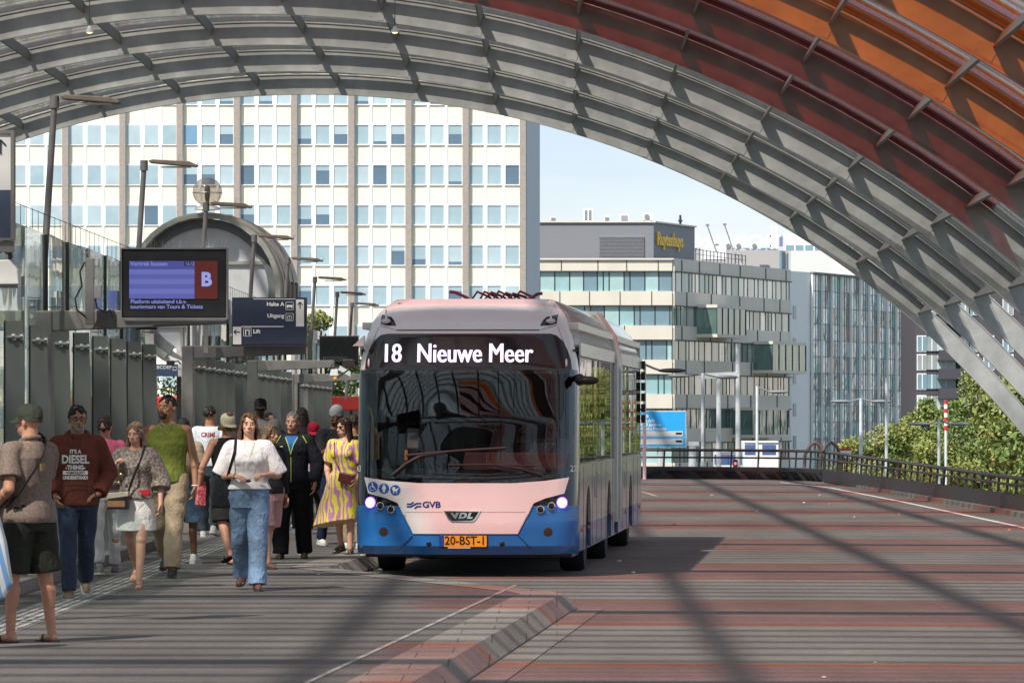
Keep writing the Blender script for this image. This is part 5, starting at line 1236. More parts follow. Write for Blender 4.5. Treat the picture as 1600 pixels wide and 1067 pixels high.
# ---- barrel canopy with globe
Yc = 120; k = Yc / F; q = P(321, 455, Yc); can = empty('lift_canopy', (q.x, Yc, -.9), -R_(5), 'grey barrel shaped glazed canopy of the lift tower behind the glass wall', 'canopy')
zc = q.z + .9; Rr = 1.83
M_['can'] = mat('canopy_grey', (.30, .31, .275), .5, .2); M_['cang'] = mat('canopy_frosted', (.52, .54, .56), .3, var=.06, coat=.5); M_['canm'] = mat('canopy_metal', (.42, .34, .30), .3, .5, var=.1, stretch=(1, 5, 1))
def half(R1, R2, y0, y1, n=28, a0=-60, a1=240):
    b = MB(); rings = []
    for i in range(n + 1):
        t = R_(a0 + (a1 - a0) * i / n); rings.append([(R1 * math.cos(t), y0, zc + R1 * math.sin(t)), (R2 * math.cos(t), y0, zc + R2 * math.sin(t)), (R2 * math.cos(t), y1, zc + R2 * math.sin(t)), (R1 * math.cos(t), y1, zc + R1 * math.sin(t))])
    return b.loft(rings)
half(Rr - .12, Rr, -.35, .1).build('front_arch', M_['can'], can, True); half(Rr - .02, Rr + .02, .1, 2.6).build('barrel', M_['canm'], can, True); half(Rr - .34, Rr - .13, .02, .14).build('inner_arch', mat('canopy_inner', (.12, .13, .14), .5), can, True)
for y in (.4, 1.1, 1.8): half(Rr + .021, Rr + .035, y, y + .05).build('barrel_seam', M_['can'], can)
b = MB(); pts = [((Rr - .3) * math.cos(t), zc + (Rr - .3) * math.sin(t)) for t in np.linspace(0, 2 * math.pi, 41)[:-1]]; b.prism(pts, .10, .13, 'y'); b.build('glazing', M_['cang'], can)
b = MB(); b.box(-Rr + .2, Rr - .2, .02, .10, zc + .62, zc + .70); b.box(-Rr + .1, Rr - .1, .02, .10, zc - .85, zc - .78); b.box(-.6, -.54, .03, .09, zc - 1.4, zc - .8); b.box(.0, .06, .03, .09, zc - .8, zc + .62); b.build('glazing_bars', M_['can'], can)
for y in (.7, 1.4, 2.1): MB().box(Rr - .03, Rr + .03, y, y + .3, zc - .35, zc + .25).build('side_window', M_['dark'], can)
MB().box(-.45, .5, .3, 1.6, 0, zc - 1.5).build('tower_base', M_['can'], can)
half(Rr - .1, Rr + .06, -.2, .5, 28, 200, 340).build('lower_ring', M_['offwhite'], can, True)
q = P(324, 300, 119.5); r = empty('globe_lamp', q, 0, 'clear glass globe lamp standing on top of the barrel canopy', 'lamp'); k = 119.5 / F
MB().ell((0, 0, 0), (.345, .345, .335), None, 32, 20).build('globe', glass('globe_glass', (.82, .78, .74), .25, (.5, .46, .42), 1.5, .03), r, True); MB().lathe([(.03, -.33), (.06, -.1), (.07, .05), (.05, .14), (.01, .16)], (0, 0, 0), 14).build('lamp_core', M_['dark'], r, True); MB().lathe([(.30, -.42), (.28, -.36), (.12, -.30), (.04, -.28)], (0, 0, 0), 18).build('base', M_['offwhite'], r, True)
b = MB(); ring = [(.348 * math.cos(a), .348 * math.sin(a), -.02) for a in np.linspace(0, 2 * math.pi, 33)]; b.tube(ring, .008, 6); b.build('seam_ring', M_['steel'], r)
# ---- red bus parked on the lower road
rb = empty('red_bus', (P(365, 0, 150).x, 150, -.9), 0, 'bright red bus roof and dark windows seen behind the glass wall', 'bus')
M_['redbus'] = mat('bus_red', (.72, .035, .022), .35, coat=.4, var=.04)
Lb = 5.6; rz_ = P(0, 619, 150).z + .9
b = MB(); b.prism([(-Lb, rz_ - .42), (Lb + 1.2, rz_ - .42), (Lb + 1.2, rz_ - .1), (Lb + .9, rz_), (-Lb + .3, rz_), (-Lb, rz_ - .1)], 0, 2.5, 'y'); b.build('roof', M_['redbus'], rb, bevel=.05)
MB().box(-Lb + .02, Lb + 1.15, .05, 2.45, 1.1, rz_ - .42).build('window_band', refl_glass('red_bus_glass', (.04, .06, .06), 0, .2), rb); MB().box(-Lb, Lb + 1.2, .02, 2.48, .3, 1.1).build('body', M_['redbus'], rb, bevel=.04)
b = MB()
for i in range(8): b.box(-Lb + 1.5 * i, -Lb + 1.5 * i + .08, .02, .08, 1.1, rz_ - .42)
b.build('window_posts', M_['black'], rb)
for x in (-Lb + 2, Lb - 1.2):
    w = MB().lathe([(.3, -.13), (.46, -.13), (.48, 0), (.46, .13), (.3, .13)], (x, .2, .48), 28, 0, Matrix.Rotation(R_(90), 4, 'X')).build('wheel', M_['rubber'], rb, True); MB().cone((x, .06, .48), (x, .1, .48), .24, .28, 20).build('rim', M_['steel'], w, True)
# dark screen of the quay side behind the wall so the glass has something to show
r = empty('quay_fence', (0, 0, 0), 0, 'dark slatted quay fence beyond the glass wall', 'fence')
for i in range(46):
    MB().box(-13.1, -13.0, 48 + i * 2.3, 49.9 + i * 2.3, -.9, .9).build('fence_panel', M_['fin'], r)
# ------------------------------------------------------------ people
def remesh(mb, name, mats, parent, vox=.007, smooth=3, disp=None):
    me = bpy.data.meshes.new('t'); me.from_pydata(mb.v, [], mb.f)
    bm = bmesh.new(); bm.from_mesh(me); bmesh.ops.recalc_face_normals(bm, faces=bm.faces); bm.to_mesh(me); bm.free()
    o = bpy.data.objects.new(name, me); COL.objects.link(o)
    m = o.modifiers.new('r', 'REMESH'); m.mode = 'VOXEL'; m.voxel_size = vox
    if smooth: s = o.modifiers.new('s', 'SMOOTH'); s.factor = .5; s.iterations = smooth
    bpy.context.view_layer.update(); dg_ = bpy.context.evaluated_depsgraph_get()
    m2 = bpy.data.meshes.new_from_object(o.evaluated_get(dg_)); o.modifiers.clear(); o.data = m2; bpy.data.meshes.remove(me)
    n = len(m2.vertices)
    if disp:
        co = np.empty(n * 3); m2.vertices.foreach_get('co', co); co = co.reshape(-1, 3)
        no = np.empty(n * 3); m2.vertices.foreach_get('normal', no); no = no.reshape(-1, 3)
        co = co + no * disp(co)[:, None]; m2.vertices.foreach_set('co', co.reshape(-1)); m2.update()
    m2.polygons.foreach_set('use_smooth', [True] * len(m2.polygons))
    if not isinstance(mats, (list, tuple)): mats = [mats]
    m2.materials.clear()
    for x in mats: m2.materials.append(x)
    m2.name = name; o.parent = parent
    return o
def folds(seed, amp=.006, f=14, zf=1.0):
    r = np.random.default_rng(seed); K = [(r.normal(size=3) * np.array([f, f, f * zf]), r.uniform(0, 6.28), r.uniform(.5, 1)) for _ in range(7)]
    def d(c):
        s = np.zeros(len(c)); w = 1.8 * np.sin(c @ (r0 := np.array([3.1, 4.2, 5.3])) + seed)
        for k, p_, a in K: s += a * np.sin(c @ k + p_ + w)
        return amp * s / 2.6
    return d
def skin(c): return mat('skin_%02x%02x%02x' % tuple(int(v * 255) for v in c), c, .5, var=.10, scale=14, spec=.4)
SK = {'pale': (.62, .34, .235), 'tan': (.46, .235, .14), 'olive': (.36, .175, .095), 'brown': (.16, .07, .036), 'dark': (.06, .03, .02), 'ruddy': (.54, .27, .175)}
def creased(m, st=.55, dist=.035):
    """broad soft creases on top of the weave"""
    if m.get('creased'): return m
    m['creased'] = 1; t = m.node_tree; N = t.nodes; L = t.links; p = N['Principled BSDF']
    tc = N.new('ShaderNodeTexCoord'); mp = N.new('ShaderNodeMapping'); mp.inputs['Scale'].default_value = (1.3, 1.3, .8); mp.inputs['Rotation'].default_value = (.3, .4, .5); L.new(tc.outputs['Object'], mp.inputs[0])
    n = N.new('ShaderNodeTexNoise'); n.inputs['Scale'].default_value = 8; n.inputs['Detail'].default_value = 2; n.inputs['Distortion'].default_value = 1.6; L.new(mp.outputs[0], n.inputs[0])
    b = N.new('ShaderNodeBump'); b.inputs['Strength'].default_value = st; b.inputs['Distance'].default_value = dist; L.new(n.outputs[0], b.inputs['Height'])
    if p.inputs['Normal'].links: L.new(p.inputs['Normal'].links[0].from_socket, b.inputs['Normal'])
    L.new(b.outputs[0], p.inputs['Normal']); return m
def cloth(name, c, rough=.85, var=.14, bump=.25): return creased(mat('cloth_' + name, c, rough, var=var, scale=9, bump=bump, bscale=45, spec=.2))
V = Vector
def person(loc, H, rz, label, o):
    """o: pose and clothing. Local frame at 1.75 m height: -y is forward, +x the figure's left."""
    r = empty('person', loc, rz, label, 'person', 'people on the bus platform'); r.scale = (H / 1.722,) * 3
    sk = skin(SK[o.get('skin', 'tan')]); B = o.get('bulk', 1.0); fem = o.get('fem', False); seed = o.get('seed', 1)
    lean = o.get('lean', 0)                              # forward lean of the trunk, metres at the shoulders
    legs = {}; hz = .93
    drop = 0
    for s in (1, -1):
        a, kb, out = o.get('legL' if s > 0 else 'legR', (0, 4, 0))
        a = R_(a); kb = R_(kb); hip = V((s * .088, 0, 0)); x = math.sin(R_(out)) * s
        kn = hip + V((x * .44, -math.sin(a) * .44, -math.cos(a) * .44)); b = a - kb
        an = kn + V((x * .42 * .5, -math.sin(b) * .42, -math.cos(b) * .42)); legs[s] = [hip, kn, an, b]
    low = min(legs[s][2].z for s in legs); base = .085 - low
    if o.get('sit'): base = o['sit']
    for s in legs: legs[s] = [p + V((0, 0, base)) for p in legs[s][:3]] + [legs[s][3]]
    pz = base                                            # hip height
    T = pz - .93                                         # shift of everything above the hips
    def up(x, y, z): k = max(0, (z - .95) / .5); return V((x, y - lean * k, z + T))
    sw = (.155 if fem else .175) * (1 + .35 * (B - 1)); arms = {}
    for s in (1, -1):
        key = 'armL' if s > 0 else 'armR'; sh = up(s * sw, .0, 1.382)
        if key in o: e = V(o[key][0]); w = V(o[key][1]); e.z += T; w.z += T
        else: e = sh + V((s * .055, .03, -.285)); w = e + V((s * .01, -.06, -.245))
        e = sh + (e - sh).normalized() * .285; w = e + (w - e).normalized() * .25
        arms[s] = (sh, e, w)
    hy, hp = o.get('yaw', 0), o.get('nod', 0)
    hc = up(0, -.012, 1.492); MH = Matrix.Translation(hc) @ Matrix.Rotation(R_(hy), 4, 'Z') @ Matrix.Rotation(R_(hp), 4, 'X')
    def hd(x, y, z): return MH @ V((x, y, z))
    HR = MH.to_3x3()
    # --- body: one continuous surface
    b = MB()
    def ring(z, w, d, y=0, n=20, x=0):
        return [up(x + w * math.cos(t) * (1 - .0), y + d * math.sin(t), z) for t in [2 * math.pi * k / n for k in range(n)]]
    hipw = .168 if fem else .155
    def torso(e=0.0, z0=.84, z1=1.465, flare=0, belly=0):
        prof = [(.82, hipw - .02, .105, 0), (.90, hipw, .115, .005), (.98, hipw - .008, .11, 0), (1.06, (.128 if fem else .142), .095, 0), (1.15, .14 if fem else .15, .10, -.003), (1.26, .15 if fem else .168, .115 + (.012 if fem else 0), -.008), (1.34, .150 if fem else .172, .112, -.004), (1.40, .138 if fem else .155, .088, .004), (1.435, .098, .07, .008), (1.475, .058, .055, .005)]
        rings = []; zz = sorted(set([z0, z1] + [p[0] for p in prof if z0 < p[0] < z1]))
        for z in zz:
            for p, q in zip(prof, prof[1:]):
                if p[0] <= z <= q[0] or (p is prof[0] and z < p[0]) or (q is prof[-1] and z > q[0]):
                    k = min(1, max(0, (z - p[0]) / (q[0] - p[0]))); w, d, y = [p[i] + (q[i] - p[i]) * k for i in (1, 2, 3)]; break
            bb = 1 + (B - 1) * (1.0 if z < 1.36 else .3); fl = flare * max(0, (1.15 - z) / .3)
            rings.append(ring(z, w * bb + e + fl, d * bb + e + fl * .8 + belly * math.exp(-((z - 1.03) / .12) ** 2) * .6, y - belly * math.exp(-((z - 1.03) / .12) ** 2) * .5))
        return rings
    b.loft(torso())
    b.ell(up(0, -.0, .90), (hipw * B, .112 * B, .10))
    if fem:
        for s in (1, -1): b.ell(up(s * .072, -.085 * B, 1.27), (.06, .055, .058))
    for s in (1, -1):
        sh, e, w = arms[s]; k = .5 + .5 * B
        b.cap(sh + V((-s * .03, 0, 0)), sh, .058 * k, .056 * k); b.cap(sh, e, .053 * k * (.88 if fem else 1), .038 * k); b.cap(e, w, .039 * k, .024 * (.9 if fem else 1))
        b.ell(e.lerp(w, .25), (.042 * k,) * 3)
        hip, kn, an, ang = legs[s]; k = .4 + .6 * B
        b.cap(hip + V((0, 0, -.02)), kn, .088 * k, .054 * k); b.cap(kn, an, .052 * k, .034); 
        cp = kn.lerp(an, .28) + V((0, .018, 0)); b.cap(cp, kn.lerp(an, .55) + V((0, .008, 0)), .050 * k, .040 * k); b.ell(kn + V((0, -.008, 0)), (.054 * k,) * 3)
    # head with face
    b.cap(up(0, .005, 1.44), hd(0, .015, .045), .064 if not fem else .054, .058 if not fem else .050)
    hs = .94 if fem else 1.0
    b.ell(hd(0, .012, .135 * 1.0), (.074 * hs, .092, .094), HR, 20, 14); b.ell(hd(0, -.022, .062), (.058 * hs, .062, .066), HR, 18, 12); b.ell(hd(0, -.056, .022), (.028, .024, .022), HR)
    b.cap(hd(0, -.078, .115), hd(0, -.101, .078), .009, .0135); b.ell(hd(.010, -.092, .072), (.010, .010, .008), HR); b.ell(hd(-.010, -.092, .072), (.010, .010, .008), HR)
    b.cap(hd(-.036, -.070, .134), hd(.036, -.070, .134), .012, .012); b.cap(hd(-.018, -.078, .040), hd(.018, -.078, .040), .010, .010)
    for s in (1, -1): b.ell(hd(s * .040, -.055, .088), (.020, .018, .018), HR); b.ell(hd(s * .076 * hs, .012, .100), (.009, .018, .031), HR)
    # hands: palm, four unequal bent fingers, thumb at the side
    hands = {}
    for s in (1, -1):
        sh, e, w = arms[s]; d = (w - e).normalized(); hk = 'handL' if s > 0 else 'handR'
        if hk in o: d = V(o[hk][0]).normalized()
        curl = o.get(hk, (0, 35))[1] if hk in o else 30
        nrm = V(o[hk][2]).normalized() if hk in o and len(o[hk]) > 2 else (V((-s, 0, 0)) if abs(d.z) > .6 else V((0, .2, -1)))
        nrm = (nrm - d * nrm.dot(d)).normalized(); side = d.cross(nrm).normalized() * (1 if s > 0 else -1)
        hk_ = .92 if fem else 1.0; pc = w + d * .045
        Mp = Matrix((side, nrm, d)).transposed(); b.cap(w - d * .01, w + d * .02, .023, .022); b.ell(pc, (.038 * hk_, .017, .050), Mp)
        for j, (off, ln) in enumerate(((-.030, .062), (-.010, .074), (.011, .070), (.030, .054))):
            p0 = pc + d * .038 + side * off * hk_; a1 = R_(curl * .6 + j * 4); a2 = R_(curl * 1.5 + j * 6)
            p1 = p0 + (d * math.cos(a1) + nrm * math.sin(a1)) * ln * .52; p2 = p1 + (d * math.cos(a2) + nrm * math.sin(a2)) * ln * .48
            b.cap(p0, p1, .0095, .0088, 8); b.cap(p1, p2, .0088, .0075, 8)
        q0 = pc - side * .030 - d * .02; q1 = q0 - side * .024 + d * .030 + nrm * .010; q2 = q1 + d * .030 + nrm * .012 - side * .002; b.cap(q0, q1, .013, .011, 8); b.cap(q1, q2, .011, .009, 8)
        hands[s] = pc + nrm * .03
    # feet
    feet = {}
    for s in (1, -1):
        hip, kn, an, ang = legs[s]; lift = an.z - .085; pitch = -min(.9, max(0, lift * 4.0)) if ang < 0 else min(.35, lift * 3)
        toe = R_(o.get('toe', 8)) * s; Mf = Matrix.Translation(an) @ Matrix.Rotation(toe, 4, 'Z') @ Matrix.Rotation(-pitch, 4, 'X'); feet[s] = Mf
        b.cap(Mf @ V((0, .015, -.045)), Mf @ V((0, -.10, -.06)), .036, .024); b.cap(Mf @ V((-.012, -.10, -.062)), Mf @ V((-.016, -.155, -.070)), .022, .013); b.cap(Mf @ V((.016, -.09, -.062)), Mf @ V((.020, -.135, -.071)), .020, .012); b.cap(an, Mf @ V((0, .02, -.05)), .034, .034)
    body = remesh(b, 'body', sk, r, .0062, 2)
    # --- face features
    ew = mat('eye_white', (.6, .58, .55), .3, var=0); ir = mat('eye_dark', (.03, .02, .015), .2, var=0); lip = mat('lip_' + o.get('skin', 'tan'), tuple(c * k for c, k in zip(SK[o.get('skin', 'tan')], (.80, .55, .55))), .5, var=0)
    hc_ = mat('hair_%s' % o.get('hairn', 'brown'), tuple(c * .62 for c in o.get('hairc', (.05, .03, .02))), .6, var=.35, scale=30, stretch=(3, 3, .6), spec=.4)
    if not o.get('back'):
        for s in (1, -1):
            m = MB(); m.ell(hd(s * .030, -.0735, .112), (.0125, .006, .0062), HR, 10, 6); eo = m.build('eye', ew, r, True)
            m = MB(); m.ell(hd(s * .030, -.079, .1115), (.0058, .003, .0058), HR, 8, 5); m.build('iris', ir, eo, True)
            m = MB(); m.cap(hd(s * .016, -.0835, .130), hd(s * .046, -.0755, .133), .0034, .0030, 6); m.build('eyebrow', hc_, r, True)
        m = MB(); m.cap(hd(-.020, -.0865, .0435), hd(0, -.0905, .0450), .0040, .0058, 8); m.cap(hd(0, -.0905, .0450), hd(.020, -.0865, .0435), .0058, .0040, 8); m.cap(hd(-.012, -.087, .035), hd(.012, -.087, .035), .0058, .0058, 8); m.build('mouth', lip, r, True)
    # --- hair
    hs_ = o.get('hair', 'short')
    hb = MB()
    def cap_hair(t=.008, front=-.060, lowz=.10):
        # scalp shell made of small overlapping blobs, open over the face
        rg = np.random.default_rng(seed)
        for i in range(150):
            u = rg.uniform(0, 6.283); v = math.acos(rg.uniform(-.45, 1)); x, y, z = math.sin(v) * math.cos(u), math.sin(v) * math.sin(u), math.cos(v)
            px_, py_, pz_ = x * .070 * hs, y * .088 + .014, z * .090 + .137
            if (o.get('cap') or o.get('beanie')) and pz_ > .125: continue
            if py_ < front and pz_ < .203: continue
            if py_ < -.01 and pz_ < .150 and abs(px_) < .066: continue
            if pz_ < lowz or (abs(px_) > .05 and pz_ < .12 and py_ < .03): continue
            hb.ell(hd(px_, py_, pz_), (.016 + t, .016 + t, .014 + t), None, 7, 5)
    if hs_ == 'buzz': cap_hair(-.002, -.066, .075)
    elif hs_ == 'short': cap_hair(.004, -.064, .07)
    elif hs_ == 'under': cap_hair(.002, -.05, .055)
    elif hs_ in ('long', 'bob', 'bun'):
        cap_hair(.006, -.062, .05); rg = np.random.default_rng(seed + 5); L = o.get('hairl', .30)
        for i in range(64):
            u = rg.uniform(-.35, math.pi + .35); x0, y0 = .076 * hs * math.cos(u), .020 + .078 * math.sin(u)
            if hs_ == 'bun': L = .06
            l = L * rg.uniform(.75, 1.05); sp = 1.15 + rg.uniform(0, .35); p = [hd(x0 * (.8 if o.get('cap') else .95), y0 * .9, .12 if o.get('cap') else .17), hd(x0 * 1.1, y0, .10), hd(x0 * sp, y0 + .004, .10 - l * .45), hd(x0 * sp * 1.05 + rg.uniform(-.01, .01), y0 * .9 + .01 + rg.uniform(-.01, .01), .10 - l)]
            if abs(p[-1].x - hc.x) > .16: p[-1].x = hc.x + math.copysign(.16, p[-1].x - hc.x)
            hb.tube(p, [.010, .014, .013, .005], 6)
        # parting sweep over the temples
        for s in (1, -1):
            for k in range(0 if o.get('cap') else 5): hb.tube([hd(s * .004, -.05 - .004 * k, .225 - .004 * k), hd(s * .045, -.062, .200), hd(s * .071, -.045, .145), hd(s * .078, -.030, .07)], [.008, .011, .011, .008], 6)
        if hs_ == 'bun': hb.ell(hd(0, .06, .23), (.04, .04, .035))
    if hb.v: remesh(hb, 'hair', hc_, r, .0055, 2, folds(seed, .0022, 120, .25))
    if o.get('beard'):
        m = MB(); rg = np.random.default_rng(3)
        for i in range(60):
            u = rg.uniform(-2.4, -.75); px_ = .050 * math.cos(u); py_ = -.02 + .064 * math.sin(u); zz = rg.uniform(.0, .045) + abs(px_) * .5
            if abs(px_) < .02 and .030 < zz < .052: continue
            m.ell(hd(px_, py_ + (.004 if zz < .02 else 0), zz), (.012, .012, .010), None, 6, 4)
        for s in (1, -1): m.cap(hd(0, -.090, .058), hd(s * .028, -.078, .050), .005, .005, 6)
        remesh(m, 'beard', mat('beard_' + o['beard'][0], o['beard'][1], .8, var=.3, scale=60), r, .006, 1)
    # --- caps and hats
    if o.get('cap'):
        cc, cn, dirn = o['cap']; cm = cloth(cn, cc); CR = Matrix.Rotation(R_(dirn), 3, 'Z'); m = MB()
        rings = []
        for z, f in ((.120, 1.02), (.15, 1.05), (.185, 1.03), (.213, .90), (.231, .66), (.241, .3), (.243, .05)):
            rings.append([hd(.081 * f * math.cos(t), .012 + .098 * f * math.sin(t), z + (.0 if z > .12 else .018 * (-math.sin(t)))) for t in np.linspace(0, 2 * math.pi, 25)[:-1]])
        m.loft(rings); co = m.build('cap', cm, r, True); co.data.set_sharp_from_angle(angle=R_(70))
        vm = MB(); A = [];
        for t in np.linspace(-math.pi * .94, -math.pi * .06, 12): A.append(V((.083 * math.cos(t), .108 * math.sin(t), 0)))
        def br(p, k, dz): q = CR @ V((p.x * k, p.y, 0)); 
        inner = [CR @ p for p in A]; outer = [CR @ V((p.x * 1.0, p.y - .072 * (math.sin(-t) ** .6), -.022)) for p, t in zip(A, np.linspace(-math.pi * .94, -math.pi * .06, 12))]
        vs = [hd(p.x, p.y + .012, .128) for p in inner] + [hd(p.x, p.y + .012, .128 + p.z) for p in outer] + [hd(p.x, p.y + .012, .122) for p in inner] + [hd(p.x, p.y + .012, .122 + p.z) for p in outer]; n = 12; fs = []
        for i in range(n - 1): fs += [(i, i + 1, n + i + 1, n + i), (2 * n + i, 3 * n + i, 3 * n + i + 1, 2 * n + i + 1), (n + i, n + i + 1, 3 * n + i + 1, 3 * n + i), (i, 2 * n + i, 2 * n + i + 1, i + 1)]
        vm.add(vs, fs); vm.build('cap_peak', cm, r, True)
        if o.get('capback'):
            m = MB(); m.ell(hd(.0, .106, .145), (.034, .012, .022), HR); m.build('cap_opening', mat('cap_gap', (.05, .03, .02), .9), r, True)
    if o.get('beanie'):
        m = MB(); rings = []
        for z, f in ((.120, 1.06), (.16, 1.09), (.20, 1.02), (.235, .84), (.260, .52), (.270, .15)): rings.append([hd(.080 * f * math.cos(t), .016 + (.25 - .9 * .0) * max(0, z - .2) * .6 + .098 * f * math.sin(t), z) for t in np.linspace(0, 2 * math.pi, 25)[:-1]])
        m.loft(rings); m.build('beanie', cloth('beanie', o['beanie']), r, True)
    if o.get('shades') or o.get('specs'):
        m = MB()
        for s in (1, -1): m.ell(hd(s * .032, -.086, .112), (.025, .006, .018), HR, 14, 6); m.tube([hd(s * .055, -.082, .116), hd(s * .078, -.02, .112), hd(s * .080, .01, .108)], .003, 5)
        m.tube([hd(-.012, -.092, .116), hd(.012, -.092, .116)], .003, 5)
        if o.get('specs'):
            m = MB()
            for s in (1, -1):
                ring_ = [hd(s * .032 + .021 * math.cos(t), -.090, .110 + .014 * math.sin(t)) for t in np.linspace(0, 2 * math.pi, 17)]; m.tube(ring_, .0022, 5); m.tube([hd(s * .053, -.088, .114), hd(s * .080, -.01, .110)], .0025, 5)
            m.tube([hd(-.011, -.091, .113), hd(.011, -.091, .113)], .0022, 5)
        m.build('sunglasses' if o.get('shades') else 'glasses', M_['black'], r, True)
    # --- trousers, shorts, skirt
    def legwear(kind, cm, ease=.014, flare=0.0, waist=1.0, hem=None):
        m = MB(); m.loft(torso(ease, .80, waist)); 
        for s in (1, -1):
            hip, kn, an, ang = legs[s]; k = .4 + .6 * B
            m.cap(hip + V((0, 0, -.01)), hip.lerp(kn, .2), .094 * k + ease, .086 * k + ease)
            if kind == 'shorts':
                e_ = hip.lerp(kn, hem or .93); m.cone(hip.lerp(kn, .05), e_, .094 * k + ease, .074 * k + ease + flare, 18)
            else:
                m.cone(hip.lerp(kn, .05), kn, .092 * k + ease, .060 * k + ease + flare * .5, 18); m.ell(kn, (.060 * k + ease + flare * .5,) * 3)
                end = kn.lerp(an, hem or 1.03) ; m.cone(kn, end, .060 * k + ease + flare * .5, .047 * k + ease + flare, 18)
        return remesh(m, 'shorts' if kind == 'shorts' else 'trousers', cm, r, .008, 3, folds(seed + 9, .006 if kind != 'tight' else .002, 13, 1.5))
    lw = o.get('legs')
    if lw: legwear(lw[0], lw[1], *lw[2:])
    if o.get('skirt'):
        cm, z0, z1, fl = o['skirt']; m = MB(); rings = []; rg = np.random.default_rng(seed)
        for i in range(15):
            t = i / 14; z = z0 + (z1 - z0) * t; e_ = (1 - t)
            if z > 1.0: w, d_ = (.150 - .02 * (z - 1.0) / .1) * B, .105 * B
            else: w = (hipw + .012) * B + fl * (1.0 - z) / max(.05, 1.0 - z0); d_ = (.125 * B) + fl * .8 * (1.0 - z) / max(.05, 1.0 - z0)
            rings.append([up((w + .010 * e_ * fl * 8 * math.sin(7 * u + 1.3 * t)) * math.cos(u) + o.get('sway', 0) * e_, (d_ + .010 * e_ * fl * 8 * math.sin(7 * u + 1.3 * t)) * math.sin(u), z + (o.get('hemwave', 0) * e_ * math.sin(u * 1 + 2))) for u in np.linspace(0, 2 * math.pi, 57)[:-1]])
        m.loft(rings); remesh(m, 'skirt', cm, r, .008, 2, folds(seed + 4, .005, 12, .5))
    # --- tops
    tp = o.get('top')
    if tp:
        cm, ease, z0, sl, flare = tp[:5]; m = MB(); neckz = o.get('neck', 1.452); m.loft(torso(ease, z0, neckz, flare, o.get('belly', 0)))
        if fem:
            for s in (1, -1): m.ell(up(s * .072, -.088 * B, 1.27), (.066 + ease * .6, .060 + ease * .5, .064 + ease * .6))
        for s in (1, -1):
            sh, e, w = arms[s]; k = .5 + .5 * B; sr = o.get('sleever', .0)
            if sl > 0: m.cap(sh + V((-s * .05, 0, .0)), sh, .060 * k + ease * .8, .060 * k + ease * .7)
            if sl <= 0: pass
            elif sl <= 1: m.cone(sh, sh.lerp(e, sl), .060 * k + ease * .8, .054 * k + ease + sr, 16)
            else:
                m.cone(sh, e, .060 * k + ease * .8, .046 * k + ease + sr * .6, 16); m.ell(e, (.046 * k + ease + sr * .6,) * 3); m.cone(e, e.lerp(w, sl - 1), .046 * k + ease + sr * .6, .032 * k + ease + sr, 16)
        if o.get('hood'):
            pts = [up(.085 * math.cos(t), .01 + .085 * math.sin(t), 1.468 + .022 * math.sin(t)) for t in np.linspace(0, 2 * math.pi, 25)]; m.tube(pts, .028, 8); m.ell(up(0, .11, 1.43), (.11, .06, .07))
        if o.get('collar'):
            pts = [up(.068 * math.cos(t), .01 + .064 * math.sin(t), 1.472 + .018 * math.sin(t)) for t in np.linspace(0, 2 * math.pi, 25)]; m.tube(pts, .016, 8)
        nm = o.get('topname', 'shirt'); tops = remesh(m, nm, cm, r, .008, 3, folds(seed + 1, .0055, 12, 1.2))
    else: tops = None
    # --- shoes
    sh_ = o.get('shoes')
    for s in (1, -1):
        Mf = feet[s]
        if not sh_: continue
        kind, cm, sole = sh_
        if kind == 'sandal':
            m = MB(); poly_ = [(-.036, .055), (-.042, -.02), (-.046, -.10), (-.036, -.165), (.0, -.178), (.038, -.155), (.044, -.09), (.036, -.02), (.032, .055), (0, .068)]
            m.add([Mf @ V((x, y, z)) for z in (-.086, -.072) for x, y in poly_], [tuple(range(10)), tuple(range(19, 9, -1))] + [(i, (i + 1) % 10, 10 + (i + 1) % 10, 10 + i) for i in range(10)]); f_ = m.build('sandal', cm, r)
            m = MB(); m.tube([Mf @ V((-.042, -.07, -.07)), Mf @ V((-.02, -.085, -.034)), Mf @ V((.018, -.085, -.034)), Mf @ V((.042, -.065, -.07))], .010, 6, flat=.6); m.build('strap', cm, f_, True)
        else:
            m = MB(); m.cap(Mf @ V((0, .018, -.040)), Mf @ V((0, -.11, -.052)), .043, .033); m.cap(Mf @ V((-.008, -.10, -.054)), Mf @ V((-.008, -.158, -.060)), .034, .024); m.cap(Mf @ V((0, .022, -.045)), Mf @ V((0, .018, .0 if kind == 'shoe' else .05)), .044, .040); f_ = remesh(m, 'shoe', cm, r, .007, 1)
            m = MB(); poly_ = [(-.036, .062), (-.043, -.02), (-.046, -.10), (-.036, -.172), (-.002, -.190), (.034, -.165), (.043, -.09), (.040, -.02), (.036, .062), (0, .074)]
            m.add([Mf @ V((x, y, z)) for z in (-.086, -.064) for x, y in poly_], [tuple(range(10)), tuple(range(19, 9, -1))] + [(i, (i + 1) % 10, 10 + (i + 1) % 10, 10 + i) for i in range(10)]); m.build('sole', sole, f_)
    return dict(root=r, up=up, hd=hd, arms=arms, hands=hands, legs=legs, top=tops, T=T, s=H / 1.722, torso=torso)
def world(pr, p):   # local point of a figure in scene space
    r = pr['root']; return Matrix.Translation(r.location) @ Matrix.Rotation(r.rotation_euler.z, 4, 'Z') @ (V(p) * pr['s'])
def child_tube(pr, name, pts, rad, m, flat=1.0): return MB().tube(pts, rad, 8, flat=flat).build(name, m, pr['root'], True)
